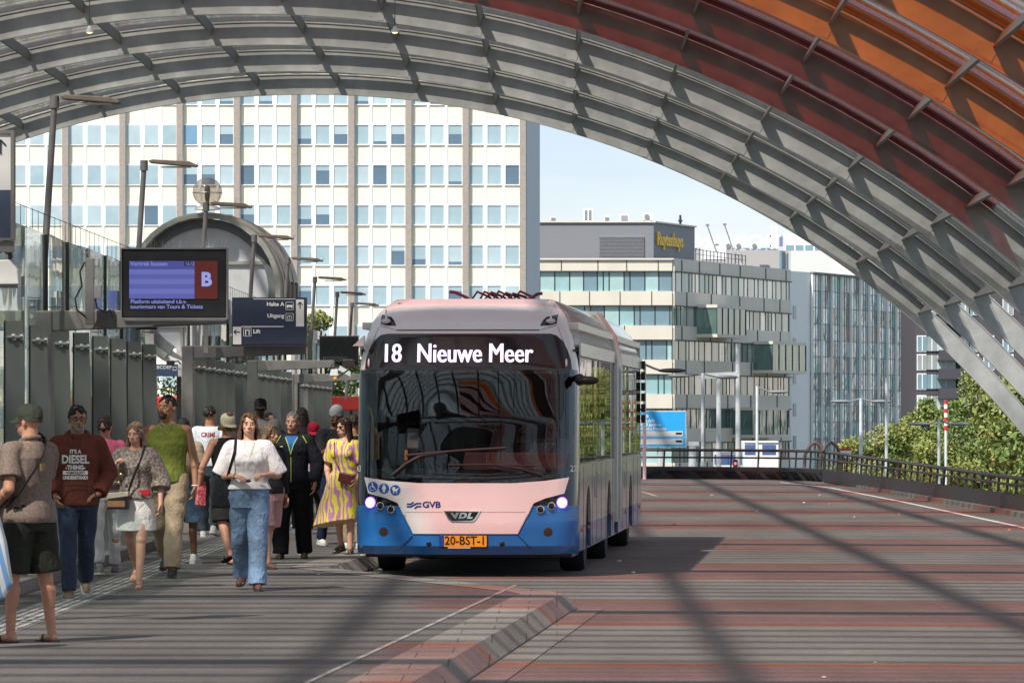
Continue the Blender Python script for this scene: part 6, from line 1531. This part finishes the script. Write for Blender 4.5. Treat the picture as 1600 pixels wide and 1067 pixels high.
def chest_print(pr, items, m, front=True, off=.004):
    b = MB()
    for (s, x, z, size, xs, bold) in items:
        vs, fs = text_geo(s, size, bold, 0, xs, 'CENTER'); q = pr['up'](0, 0, z); sg = 1 if front else -1
        b.add([((x + v[0]) * sg, 0, q.z + v[1]) for v in vs], fs)
    if pr['top']: project(b, pr['top'], off, (0, 1, 0) if front else (0, -1, 0))
    return b.build('lettering', m, pr['root'])
def strap(pr, pts, w, m, name='shoulder_bag', label=None, cat=None):
    """a belt laid over the clothing along local points, given as a top-level bag's strap"""
    b = MB(); P3 = [V(p) for p in pts]
    b.tube(P3, w, 6, flat=.35); return b
def thing_at(pr, name, p, label, cat, group=None):
    q = world(pr, p); return empty(name, q, pr['root'].rotation_euler.z, label, cat, group)
def strap_build(pr, thing, pts, rad, m, flat=.4):
    s = pr['s']; o_ = thing.location; Mi = (Matrix.Translation(thing.location) @ Matrix.Rotation(thing.rotation_euler.z, 4, 'Z')).inverted()
    P3 = []
    # sample and push outside the clothing
    me = pr['top'].data; T = BVHTree.FromPolygons([v.co for v in me.vertices], [tuple(p.vertices) for p in me.polygons])
    dense = []
    for a, c in zip(pts, pts[1:]):
        for k in range(7): dense.append(V(a).lerp(V(c), k / 7))
    dense.append(V(pts[-1]))
    for p in dense:
        h = T.find_nearest(p)
        if h[0] is not None:
            sd = (p - h[0]).dot(h[1])
            if sd < rad * .6 / s: p = h[0] + h[1] * (rad * .6 / s)
        P3.append(Mi @ world(pr, p))
    return MB().tube(P3, rad, 8, flat=flat).build('strap', m, thing, True)
def ppos(px, Y, z=0): return V(((px - 870) * Y / F, Y, z))
DEN = mat('denim', (.16, .25, .38), .85, var=.35, scale=3, bump=.2, bscale=60, var2=.25, scale2=4); DDEN = mat('denim_dark', (.025, .04, .075), .85, var=.25, scale=5, bump=.2, bscale=60)
creased(DEN, .7, .045); creased(DDEN); BLK = cloth('black', (.014, .014, .016)); soleW = mat('sole_white', (.6, .58, .54), .6, var=.05); soleD = mat('sole_dark', (.03, .028, .025), .7)

# 1 man in the cap seen from behind
p1 = person(ppos(46, 38.5), 1.77, R_(180 + 48), 'man in olive cap and speckled grey brown shirt seen from behind at the left edge', dict(skin='ruddy', bulk=1.14, hair='buzz', hairc=(.16, .11, .08), hairn='fair', back=True, yaw=12,
    cap=((.060, .065, .048), 'olive_cap', 0), capback=True, legL=(6, 6, 5), legR=(-3, 3, 6), armR=((-.24, -.13, 1.17), (-.12, -.38, 1.24)), armL=((.25, .06, 1.13), (.20, -.16, .97)), handR=((0, -.7, .5), 70), handL=((-.5, -.6, -.4), 40), belly=.08,
    top=(ramp_mat('speckled_shirt', 'noise', [(0, (.10, .07, .055)), (.47, (.19, .13, .10)), (.53, (.27, .21, .17)), (.6, (.13, .10, .085))], scale=55, interp='LINEAR'), .018, .86, .72, .03), sleever=.016, collar=True,
    legs=('shorts', cloth('cargo_olive', (.030, .033, .026)), .020, .022, 1.0, .98), shoes=('sandal', mat('sandal_brown', (.05, .022, .018), .6), soleD), seed=3))
t = thing_at(p1, 'smartphone', p1['hands'][-1] + V((0, -.01, .03)), 'dark smartphone held up by the man in the olive cap', 'phone'); MB().box(-.038, .038, -.005, .005, -.06, .09, 0, Matrix.Rotation(R_(10), 4, 'X')).build('body', M_['gloss'], t, bevel=.006)
t = thing_at(p1, 'sling_strap', p1['up'](.0, .16, 1.25), 'black sling strap across the back of the man in the olive cap', 'strap'); u = p1['up']
strap_build(p1, t, [u(-.06, -.02, 1.50), u(-.09, .08, 1.46), u(.0, .15, 1.36), u(.10, .16, 1.24), u(.19, .10, 1.08), u(.22, -.02, .98)], .030, M_['black'], .3)
MB().box(-.018, .018, -.01, .01, -.026, .026, 0, Matrix.Translation((.05, .035, .02))).build('buckle', mat('buckle_ochre', (.22, .15, .04), .5), t)
# 0 person cut by the left edge with a striped bag
p0 = person(ppos(-78, 38.0), 1.72, R_(150), 'person in navy clothes almost wholly cut off by the left edge', dict(skin='tan', hair='short', back=True, top=(cloth('navy_top', (.02, .035, .08)), .03, .80, 1.6, .02), legs=('long', cloth('navy_pants', (.015, .022, .05)), .02, .0), shoes=('shoe', BLK, soleD), seed=8))
t = empty('beach_bag', ppos(-6, 37.4, .38), 0, 'blue and white striped beach bag hanging at the left edge of the picture', 'bag'); k = 37.4 / F
MB().prism([(-.22, .02), (.05, -.02), (.115, .10), (.07, .40), (.015, .60), (-.22, .60)], -.06, .10, 'y').build('body', ramp_mat('beach_stripes', 'wave', [(0, (.62, .66, .70)), (.5, (.16, .34, .62))], scale=4.2, rot=(0, R_(14), 0)), t, bevel=.02)
MB().tube([(-.2, 0, .58), (-.15, 0, .85), (-.02, 0, .88), (.0, 0, .58)], .012, 8).build('handle', cloth('navy_top', (.02, .035, .08)), t, True)
# 2 hoodie man
p2 = person(ppos(121, 47.4), 1.80, R_(6), 'bearded man in a brown printed hoodie and dark jeans walking towards the camera', dict(skin='olive', hair='short', hairc=(.012, .010, .010), hairn='black', beard=('grey', (.22, .20, .18)), specs=True, yaw=6,
    legL=(-13, 26, -1), legR=(14, 5, -1), armL=((.27, .07, 1.14), (.19, -.06, .95)), armR=((-.25, .05, 1.13), (-.20, -.09, .94)), handL=((-.8, -.5, -.2), 30), bulk=1.03,
    top=(cloth('hoodie_brown', (.135, .040, .026)), .027, .84, 1.95, .015), topname='hoodie', hood=True, sleever=.012, legs=('long', DDEN, .014, .006, .98, 1.0), shoes=('shoe', cloth('tan_shoe', (.30, .22, .15)), soleW), seed=11))
chest_print(p2, [("IT'S A", -.02, 1.315, .048, .85, .002), ('DIESEL', -.02, 1.245, .100, .82, .004), ('-THING-', -.02, 1.175, .052, .9, .003), ('UNDERSTAND!', -.02, 1.085, .040, .8, .002)], M_['white'], off=.008)
b = MB(); q = p2['up'](0, 0, 1.13); NS = 12
for i in range(NS): x0 = -.13 + .22 * i / NS; x1 = -.13 + .22 * (i + 1) / NS; b.add([(x0, 0, q.z - .018), (x1, 0, q.z - .018), (x1, 0, q.z + .018), (x0, 0, q.z + .018)], [(0, 1, 2, 3)])
project(b, p2['top'], .007).build('print_ribbon', M_['white'], p2['root']); [chest_print(p2, [it], cloth('hoodie_brown', (.135, .040, .026)), off=.010) for it in (("YOU", -.075, 1.128, .032, .75, .001), ("WOULDN'T", .0, 1.128, .032, .75, .001))]
for s in (-1, 1): child_tube(p2, 'drawstring', [p2['up'](s * .03 - .005, -.150, 1.44), p2['up'](s * .035 - .005, -.160, 1.40), p2['up'](s * .037 - .005, -.165, 1.375)], .004, cloth('cord', (.06, .03, .025)))
b = MB(); b.tube([p2['up'](-.12, -.165, 1.02), p2['up'](-.16, -.15, .93), p2['up'](-.17, -.13, .885)], .006, 6); b.tube([p2['up'](.12, -.165, 1.02), p2['up'](.16, -.15, .93), p2['up'](.17, -.13, .885)], .006, 6); b.tube([p2['up'](-.12, -.168, 1.02), p2['up'](.12, -.168, 1.02)], .005, 6); b.build('pocket_seam', cloth('cord', (.06, .03, .025)), p2['root'], True)
# 3 pink shirt behind
p3 = person(ppos(166, 54.8), 1.70, R_(200), 'person in a bright pink top and white trousers partly hidden behind the hoodie man', dict(skin='ruddy', hair='short', hairc=(.07, .04, .025), hairn='brown', back=True, nod=-18, yaw=-30, bulk=.98, fem=True, legL=(-6, 10, 3), legR=(8, 3, 3),
    armL=((.25, .0, 1.16), (.20, -.2, 1.05)), armR=((-.27, -.03, 1.17), (-.20, -.2, 1.26)), top=(cloth('pink', (.74, .13, .24)), .022, .92, 1.9, .0), legs=('long', cloth('white_pants', (.62, .60, .58)), .012, .0, 1.0, .92), shoes=('shoe', cloth('grey_sneaker', (.22, .21, .21)), soleW), seed=12))
t = thing_at(p3, 'backpack', p3['up'](-.02, .2, 1.1), 'dark green backpack beside the person in the pink top', 'bag'); MB().ell((-.19, -.02, -.02), (.07, .10, .19)).build('body', cloth('dark_green', (.012, .035, .028)), t, True)
# 4 blonde woman with a bag
knit = ramp_mat('knit_taupe', 'noise', [(.38, (.13, .10, .08)), (.5, (.25, .20, .165)), (.62, (.36, .31, .27))], scale=38, interp='LINEAR', bump=.3)
p4 = person(ppos(212, 50.7), 1.64, R_(-8), 'blonde woman in a loose taupe top and white skirt with a cross body bag', dict(skin='pale', fem=True, hair='long', hairc=(.30, .20, .12), hairn='blonde', hairl=.27, yaw=-10, nod=3, legL=(14, 4, -1), legR=(-13, 34, 0), bulk=1.0,
    armR=((-.26, -.01, 1.15), (-.17, -.22, 1.28)), armL=((.25, .04, 1.14), (.27, -.03, .90)), handR=((.35, -.2, .6), 60), handL=((.15, -.2, -1), 55), neck=1.435,
    top=(knit, .040, .93, 1.35, .0), sleever=.035, skirt=(creased(mat('white_skirt', (.72, .69, .66), .8, var=.06, bump=.2), .5), .60, 1.03, .035), shoes=('sandal', mat('sandal_tan', (.36, .19, .10), .5), soleD), seed=14))
u = p4['up']; t = thing_at(p4, 'handbag', u(-.13, -.21, .93), 'small cream and black handbag hanging in front of the blonde woman', 'bag')
b = MB(); b.box(-.11, .10, -.04, .04, -.10, .07); b.build('body', mat('bag_black', (.02, .018, .018), .4), t, bevel=.012); b = MB(); b.prism([(-.112, .0), (.102, .03), (.102, .075), (-.112, .062)], -.046, .042, 'y'); b.build('flap', mat('bag_cream', (.58, .47, .36), .5), t, bevel=.006); MB().box(-.108, .07, -.044, -.04, -.075, -.015).build('band', mat('bag_tan', (.36, .17, .08), .5), t)
strap_build(p4, t, [u(-.04, -.18, 1.0), u(.02, -.20, 1.16), u(.07, -.17, 1.30), u(.10, -.10, 1.42), u(.11, .0, 1.47), u(.10, .09, 1.42)], .014, M_['black'], .5)
b = MB(); 
for pp in ((.0, -.01, .16), (.02, .0, .24)): b.ell(pp, (.018, .01, .018))
b.build('ring', mat('gold', (.6, .42, .15), .3, .9), t, True)
t = thing_at(p4, 'red_pouch', u(.13, -.17, 1.0), 'small red pouch tucked at the waist of the blonde woman', 'pouch'); MB().prism([(-.06, .02), (.05, .03), (.06, -.03), (-.0, -.035)], -.02, .01, 'y').build('body', cloth('pouch_red', (.40, .015, .03)), t, bevel=.006)
child_tube(p4, 'necklace', [u(-.05, -.075, 1.45), u(-.02, -.14, 1.37), u(.0, -.16, 1.345), u(.03, -.13, 1.40), u(.05, -.07, 1.45)], .0025, mat('gold', (.6, .42, .15), .3, .9))
# 5 tall man in green tank
p5 = person(ppos(262, 54), 1.93, R_(-6), 'tall man in an olive green tank top and beige trousers with a thin chain', dict(skin='olive', hair='buzz', hairc=(.012, .009, .008), hairn='black', yaw=-28, legL=(14, 4, -1), legR=(-14, 34, 0), bulk=1.04, beard=('black', (.015, .012, .010)),
    armL=((.25, .02, 1.12), (.27, -.05, .88)), handL=((.0, -.1, -1), 40), top=(cloth('olive_tank', (.155, .185, .035)), .022, .90, 0, .02), topname='tank_top', neck=1.445, legs=('long', cloth('beige_pants', (.36, .28, .19)), .020, .018, 1.0, .98), shoes=('boot', cloth('dark_shoe', (.035, .032, .035)), soleD), seed=15))
u = p5['up']; child_tube(p5, 'chain', [u(-.06, -.05, 1.475), u(-.045, -.13, 1.42), u(.0, -.155, 1.36), u(.045, -.13, 1.42), u(.06, -.05, 1.475)], .0035, M_['chrome']); w = p5['arms'][1][2]; child_tube(p5, 'bracelet', [w + V((.028 * math.cos(t_), .028 * math.sin(t_), 0)) for t_ in np.linspace(0, 6.283, 13)], .006, M_['white'])
# 16 person behind green man
p16 = person(ppos(286, 59), 1.66, R_(170), 'person with a beige backpack and denim shorts half hidden behind the tall man in green', dict(skin='brown', hair='short', hairc=(.02, .015, .012), hairn='black', back=True, top=(cloth('beige_top', (.35, .29, .2)), .02, .92, .7, 0), legs=('shorts', DEN, .02, .01, 1.0, 1.0), shoes=('shoe', M_['offwhite'], soleW), legL=(-8, 12, 2), legR=(8, 4, 2), seed=16))
t = thing_at(p16, 'backpack', p16['up'](0, .17, 1.2), 'beige backpack seen behind the arm of the tall man in green', 'bag'); MB().ell((0, .0, 0), (.16, .10, .22)).build('body', cloth('pack_beige', (.40, .34, .24)), t, True)
# 6 white shirt man seen from behind
p6 = person(ppos(328, 72), 1.83, R_(172), 'dark haired man in a white T-shirt with red back print walking away', dict(skin='olive', hair='under', hairc=(.010, .008, .008), hairn='black', back=True, yaw=-15, legL=(10, 6, 2), legR=(-10, 18, 2), bulk=1.02,
    top=(cloth('white_blue_tee', (.62, .68, .70)), .026, .93, .62, .01), sleever=.015, legs=('long', cloth('grey_jeans', (.06, .085, .095)), .016, .004, 1.0, .98), shoes=('shoe', M_['offwhite'], soleW), seed=17))
chest_print(p6, [('CRIMI', 0, 1.345, .078, .95, .003)], mat('print_red', (.30, .02, .05), .6, var=0), front=False)
# 7 person in beige cap
p7 = person(ppos(355, 58.5), 1.72, R_(205), 'person in a backward beige cap and black sleeveless top walking away', dict(skin='ruddy', hair='bun', hairc=(.22, .13, .05), hairn='ginger', back=True, nod=-8, cap=((.52, .46, .34), 'beige_cap', 180), legL=(-12, 24, 2), legR=(10, 4, 2), bulk=1.0,
    armR=((-.27, .0, 1.14), (-.24, -.16, .95)), armL=((.28, -.02, 1.15), (.30, -.1, .92)), top=(BLK, .022, .88, 0, .01), topname='vest', legs=('shorts', cloth('black_shorts', (.022, .022, .020)), .022, .02, 1.0, 1.02), shoes=('sandal', BLK, soleD), seed=18))
t = thing_at(p7, 'red_bag', p7['up'](.27, -.12, .84), 'red and white patterned cloth bag held by the person in the beige cap', 'bag'); MB().prism([(-.05, .10), (.05, .10), (.07, -.16), (-.04, -.18)], -.03, .04, 'y').build('body', ramp_mat('red_check', 'voronoi', [(0, (.5, .03, .05)), (.5, (.62, .22, .22))], scale=60), t, bevel=.01)
# 8 woman in white tee
p8 = person(ppos(389, 50), 1.73, R_(2), 'woman in a big white T-shirt and pale blue wide jeans walking mid platform', dict(skin='pale', fem=True, hair='long', hairc=(.17, .085, .035), hairn='auburn', hairl=.20, yaw=4, nod=-10, bulk=1.16, legL=(13, 4, 0), legR=(-12, 26, -1),
    armR=((-.27, .03, 1.12), (-.11, -.23, 1.11)), armL=((.28, .03, 1.12), (.16, -.22, 1.13)), handR=((.8, -.4, -.15), 40, (0, .3, -1)), handL=((-.75, -.45, -.05), 55, (0, .3, -1)),
    top=(creased(mat('white_tee', (.76, .73, .72), .85, var=.04, bump=.15, spec=.2), .5), .028, .985, .98, .02), sleever=.014, topname='tshirt', legs=('long', DEN, .016, .026, 1.0, 1.06), shoes=('shoe', mat('brown_leather', (.12, .05, .035), .5), soleD), seed=19))
u = p8['up']; child_tube(p8, 'necklace', [u(-.05, -.10, 1.46), u(-.03, -.165, 1.36), u(.0, -.20, 1.30), u(.03, -.165, 1.36), u(.05, -.10, 1.46)], .0022, mat('gold', (.6, .42, .15), .3, .9))
w = p8['arms'][-1][2]; child_tube(p8, 'wristband', [w + V((0, .027 * math.cos(t_), .027 * math.sin(t_))) for t_ in np.linspace(0, 6.283, 13)], .004, M_['black'])
t = thing_at(p8, 'tote_bag', u(-.27, .06, 1.0), 'black tote bag on the right shoulder of the woman in the white T-shirt', 'bag'); MB().prism([(-.06, .12), (.10, .12), (.12, -.20), (-.10, -.20)], -.10, .10, 'y').build('body', cloth('tote_black', (.02, .022, .026)), t, bevel=.02)
strap_build(p8, t, [u(-.20, -.12, 1.12), u(-.17, -.17, 1.22), u(-.135, -.15, 1.34), u(-.125, -.06, 1.45), u(-.125, .02, 1.47), u(-.15, .10, 1.38)], .022, cloth('tote_strap', (.02, .025, .045)), .35)
t = thing_at(p8, 'sunglasses', p8['hands'][-1] + V((.05, -.03, .0)), 'folded dark sunglasses with blue tips in the hand of the woman in the white T-shirt', 'sunglasses'); MB().ell((.05, 0, -.01), (.028, .006, .014)).build('lens', M_['gloss'], t, True); MB().tube([(-.04, 0, .005), (.08, 0, .008)], .003, 6).build('temple', mat('temple_blue', (.02, .2, .6), .4), t, True)
# 9 tall man in black cap
p9 = person(ppos(407, 76), 1.94, R_(0), 'tall man in a black cap and sunglasses behind the woman in the white T-shirt', dict(skin='dark', hair='buzz', hairc=(.01, .01, .01), hairn='black', cap=((.013, .013, .014), 'black_cap', 0), shades=True, yaw=4, bulk=1.12,
    top=(ramp_mat('mesh_shirt', 'wave', [(0, (.02, .02, .022)), (.6, (.14, .14, .15))], scale=26, dist=1), .03, .88, 1.5, .02), legs=('long', BLK, .02, .01), shoes=('shoe', BLK, soleD), legL=(6, 3, 2), legR=(-6, 10, 2), seed=20))
p9b = person(ppos(421, 82), 1.74, R_(10), 'person with short black hair just right of the tall man in the black cap', dict(skin='tan', hair='under', hairc=(.01, .01, .01), hairn='black', yaw=30, top=(BLK, .025, .88, 1.9, .01), legs=('long', BLK, .016, .0), shoes=('shoe', BLK, soleD), seed=21))
p9c = person(ppos(421, 57), 1.60, R_(40), 'light brown haired person half hidden behind the woman in the white T-shirt', dict(skin='tan', fem=True, hair='long', hairc=(.20, .13, .07), hairn='lightbrown', hairl=.12, yaw=20, top=(BLK, .022, .90, 1.9, .01), legs=('shorts', cloth('rose_shorts', (.45, .25, .24)), .02, .02, 1.0, 1.0), shoes=('shoe', mat('brown_leather', (.12, .05, .035), .5), soleD), legL=(-14, 28, 2), legR=(8, 4, 0), seed=22))
# 10 man in tracksuit
p10 = person(ppos(457, 61), 1.74, R_(-4), 'grey haired man in a black tracksuit jacket with a lime zip over a blue shirt', dict(skin='ruddy', hair='buzz', hairc=(.28, .26, .24), hairn='grey', yaw=-8, legL=(-6, 8, 3), legR=(7, 3, 4), bulk=1.08, armL=((.29, .03, 1.13), (.27, -.02, .89)), armR=((-.28, .03, 1.13), (-.26, -.04, .89)),
    top=(cloth('tracksuit', (.014, .014, .020)), .028, .90, 1.93, .01), topname='jacket', sleever=.012, collar=True, legs=('long', cloth('track_pants', (.008, .008, .010)), .026, .022, 1.0, 1.05), shoes=('shoe', cloth('suede', (.10, .075, .06)), soleD), seed=23))
lime = mat('lime_trim', (.42, .58, .05), .6, var=.05)
def trim(pr, name, pts, rad, m, front=True, close=.004):
    me = pr['top'].data; T_ = BVHTree.FromPolygons([v.co for v in me.vertices], [tuple(p.vertices) for p in me.polygons]); out = []
    d_ = V((0, 1 if front else -1, 0))
    for a, c in zip(pts, pts[1:]):
        for k in range(6):
            q = V(a).lerp(V(c), k / 6); h = T_.ray_cast(q - d_ * .6, d_); out.append(h[0] - d_ * close if h[0] else q)
    return MB().tube(out, rad, 6).build(name, m, pr['root'], True)
u = p10['up']; trim(p10, 'zip', [u(.0, 0, .90), u(.0, 0, 1.05), u(.0, 0, 1.22)], .0055, lime); trim(p10, 'trim', [u(0, 0, 1.22), u(-.03, 0, 1.33), u(-.08, 0, 1.44)], .0055, lime); trim(p10, 'trim', [u(0, 0, 1.22), u(.03, 0, 1.33), u(.08, 0, 1.44)], .0055, lime)
trim(p10, 'trim', [u(-.13, 0, 1.44), u(-.19, 0, 1.34)], .005, lime); trim(p10, 'trim', [u(.13, 0, 1.44), u(.19, 0, 1.34)], .005, lime); trim(p10, 'logo_stripe', [u(-.13, 0, 1.31), u(-.09, 0, 1.315)], .008, lime)
b = MB(); n = 10
for i in range(n):
    z0 = 1.225 + .215 * i / n; z1 = 1.225 + .215 * (i + 1) / n; w0 = .072 * i / n; w1 = .072 * (i + 1) / n
    for sx_ in range(-3, 3): b.add([V((w0 * sx_ / 3, 0, u(0, 0, z0).z)), V((w0 * (sx_ + 1) / 3, 0, u(0, 0, z0).z)), V((w1 * (sx_ + 1) / 3, 0, u(0, 0, z1).z)), V((w1 * sx_ / 3, 0, u(0, 0, z1).z))], [(0, 1, 2, 3)])
project(b, p10['top'], .003).build('undershirt', cloth('blue_shirt', (.03, .13, .38)), p10['root'])
# 11 red cap with patterned shirt and black bag
p11 = person(ppos(489, 68), 1.60, R_(20), 'person in a red cap and patterned shirt with large black shoulder bag', dict(skin='brown', hair='short', hairc=(.01, .01, .01), hairn='black', cap=((.42, .02, .05), 'red_cap', 0), nod=14, yaw=-10, armL=((.27, .0, 1.18), (.10, -.18, 1.36)), armR=((-.25, .02, 1.14), (-.2, -.18, 1.0)),
    top=(ramp_mat('floral_shirt', 'voronoi', [(0, (.5, .5, .52)), (.3, (.12, .32, .45)), (.55, (.5, .08, .06)), (.75, (.03, .04, .05))], scale=22), .03, .90, .8, .02), sleever=.02, legs=('long', BLK, .014, .0, 1.0, .95), shoes=('boot', cloth('tan_boot', (.45, .33, .18)), soleW), legL=(6, 4, 3), legR=(-5, 8, 3), bulk=1.1, seed=24))
t = thing_at(p11, 'shoulder_bag', p11['up'](.30, -.06, 1.0), 'large slouchy black shoulder bag left of the woman in the yellow dress', 'bag'); MB().ell((0, 0, -.02), (.15, .08, .15)).build('body', cloth('bag_black_cloth', (.02, .02, .024)), t, True)
strap_build(p11, t, [p11['up'](.22, -.08, 1.1), p11['up'](.16, -.14, 1.25), p11['up'](.10, -.08, 1.43)], .018, mat('braid', (.10, .10, .11), .8, var=.6, scale=60), .5)
# 12 grey beanie
p12 = person(ppos(524, 67), 1.80, R_(30), 'person in a grey beanie and glasses behind the woman in the yellow dress', dict(skin='brown', hair='short', hairc=(.01, .01, .01), hairn='black', beanie=(.20, .21, .22), specs=True, yaw=-60, armR=((-.24, -.03, 1.16), (-.22, -.26, 1.22)), handR=((-.2, -.8, .2), 45), top=(cloth('charcoal', (.03, .033, .038)), .03, .86, 1.4, .02), legs=('long', cloth('navy_jeans', (.012, .018, .045)), .016, .0), shoes=('shoe', M_['offwhite'], soleW), legL=(5, 3, 2), legR=(-7, 10, 2), seed=25))
# 13 yellow dress
zebra = ramp_mat('yellow_lilac_dress', 'wave', [(0, (.72, .66, .04)), (.55, (.50, .20, .42))], scale=3.6, dist=11, stretch=(1.6, 1.6, .6), rot=(0, R_(25), R_(20)))
p13 = person(ppos(538, 63), 1.66, R_(-18), 'woman in a yellow and lilac wrap dress and sunglasses beside the bus', dict(skin='pale', fem=True, hair='long', hairc=(.055, .026, .02), hairn='darkred', hairl=.26, shades=True, yaw=-32, legL=(3, 3, 0), legR=(-10, 12, 4), bulk=1.06, armR=((-.24, .03, 1.14), (-.20, -.05, .92)), armL=((.25, .03, 1.14), (.22, -.12, .95)),
    top=(zebra, .018, 1.0, .8, .0), sleever=.01, neck=1.43, topname='dress_top', skirt=(zebra, .38, 1.10, .13), sway=-.10, hemwave=.06, shoes=('shoe', ramp_mat('sneaker_pattern', 'noise', [(.4, (.1, .07, .05)), (.55, (.4, .34, .26))], scale=40), soleD), seed=26))
t = thing_at(p13, 'handbag', p13['up'](.10, -.19, .96), 'small maroon handbag in front of the yellow dress', 'bag'); MB().box(-.10, .10, -.03, .03, -.06, .06, 0, Matrix.Rotation(R_(12), 4, 'Y')).build('body', mat('maroon_leather', (.14, .02, .022), .4), t, bevel=.012)
strap_build(p13, t, [p13['up'](.0, -.18, 1.05), p13['up'](-.06, -.18, 1.2), p13['up'](-.10, -.1, 1.42)], .006, mat('maroon_leather', (.14, .02, .022), .4), .6)
# 14 dark haired person behind tracksuit man, 17 feet by the bus
p14 = person(ppos(472, 74), 1.80, R_(-160), 'dark haired person walking away just behind the grey haired man', dict(skin='brown', fem=True, hair='long', hairc=(.02, .012, .012), hairn='darkbrown', hairl=.22, back=True, top=(BLK, .03, .86, 1.9, .02), legs=('long', BLK, .016, .0), shoes=('shoe', M_['offwhite'], soleW), seed=27))
p15 = person(ppos(553, 66), 1.70, R_(165), 'person in beige trousers and white shoes mostly hidden by the bus corner', dict(skin='tan', hair='short', back=True, top=(BLK, .03, .86, 1.9, .02), legs=('long', cloth('tan_pants', (.30, .22, .15)), .02, .0), shoes=('shoe', M_['white'], soleW), seed=28))
# driver, seated behind the windscreen
dx, dz = fx(852, 700)
dl = BUS + Matrix.Rotation(BROT, 3, 'Z') @ V((dx, 1.65, .46))
dr_ = person(dl, 1.75, BROT, 'bus driver in a pale shirt behind the steering wheel', dict(skin='tan', hair='short', hairc=(.03, .02, .015), hairn='black', sit=.58, legL=(80, 75, 3), legR=(80, 75, 3), armL=((.26, -.15, 1.16), (.16, -.42, 1.22)), armR=((-.26, -.15, 1.16), (-.20, -.42, 1.22)), handL=((-.1, -.6, .4), 70), handR=((.1, -.6, .4), 70),
    top=(mat('driver_shirt', (.70, .72, .76), .8, var=.05), .03, .90, .9, .01), collar=True, legs=('long', BLK, .016, .0), shoes=('shoe', BLK, soleD), seed=30))
dr_['root']['group'] = 'people on the bus'
MB().box(-.24, .24, -.25, .25, -.08, 0, 0, Matrix.Translation((dx, 1.65, 1.0))).box(-.24, .24, .14, .26, .0, .75, 0, Matrix.Translation((dx, 1.65, 1.0))).build('driver_seat', mat('seat_blue', (.03, .06, .16), .8), bus, bevel=.03)
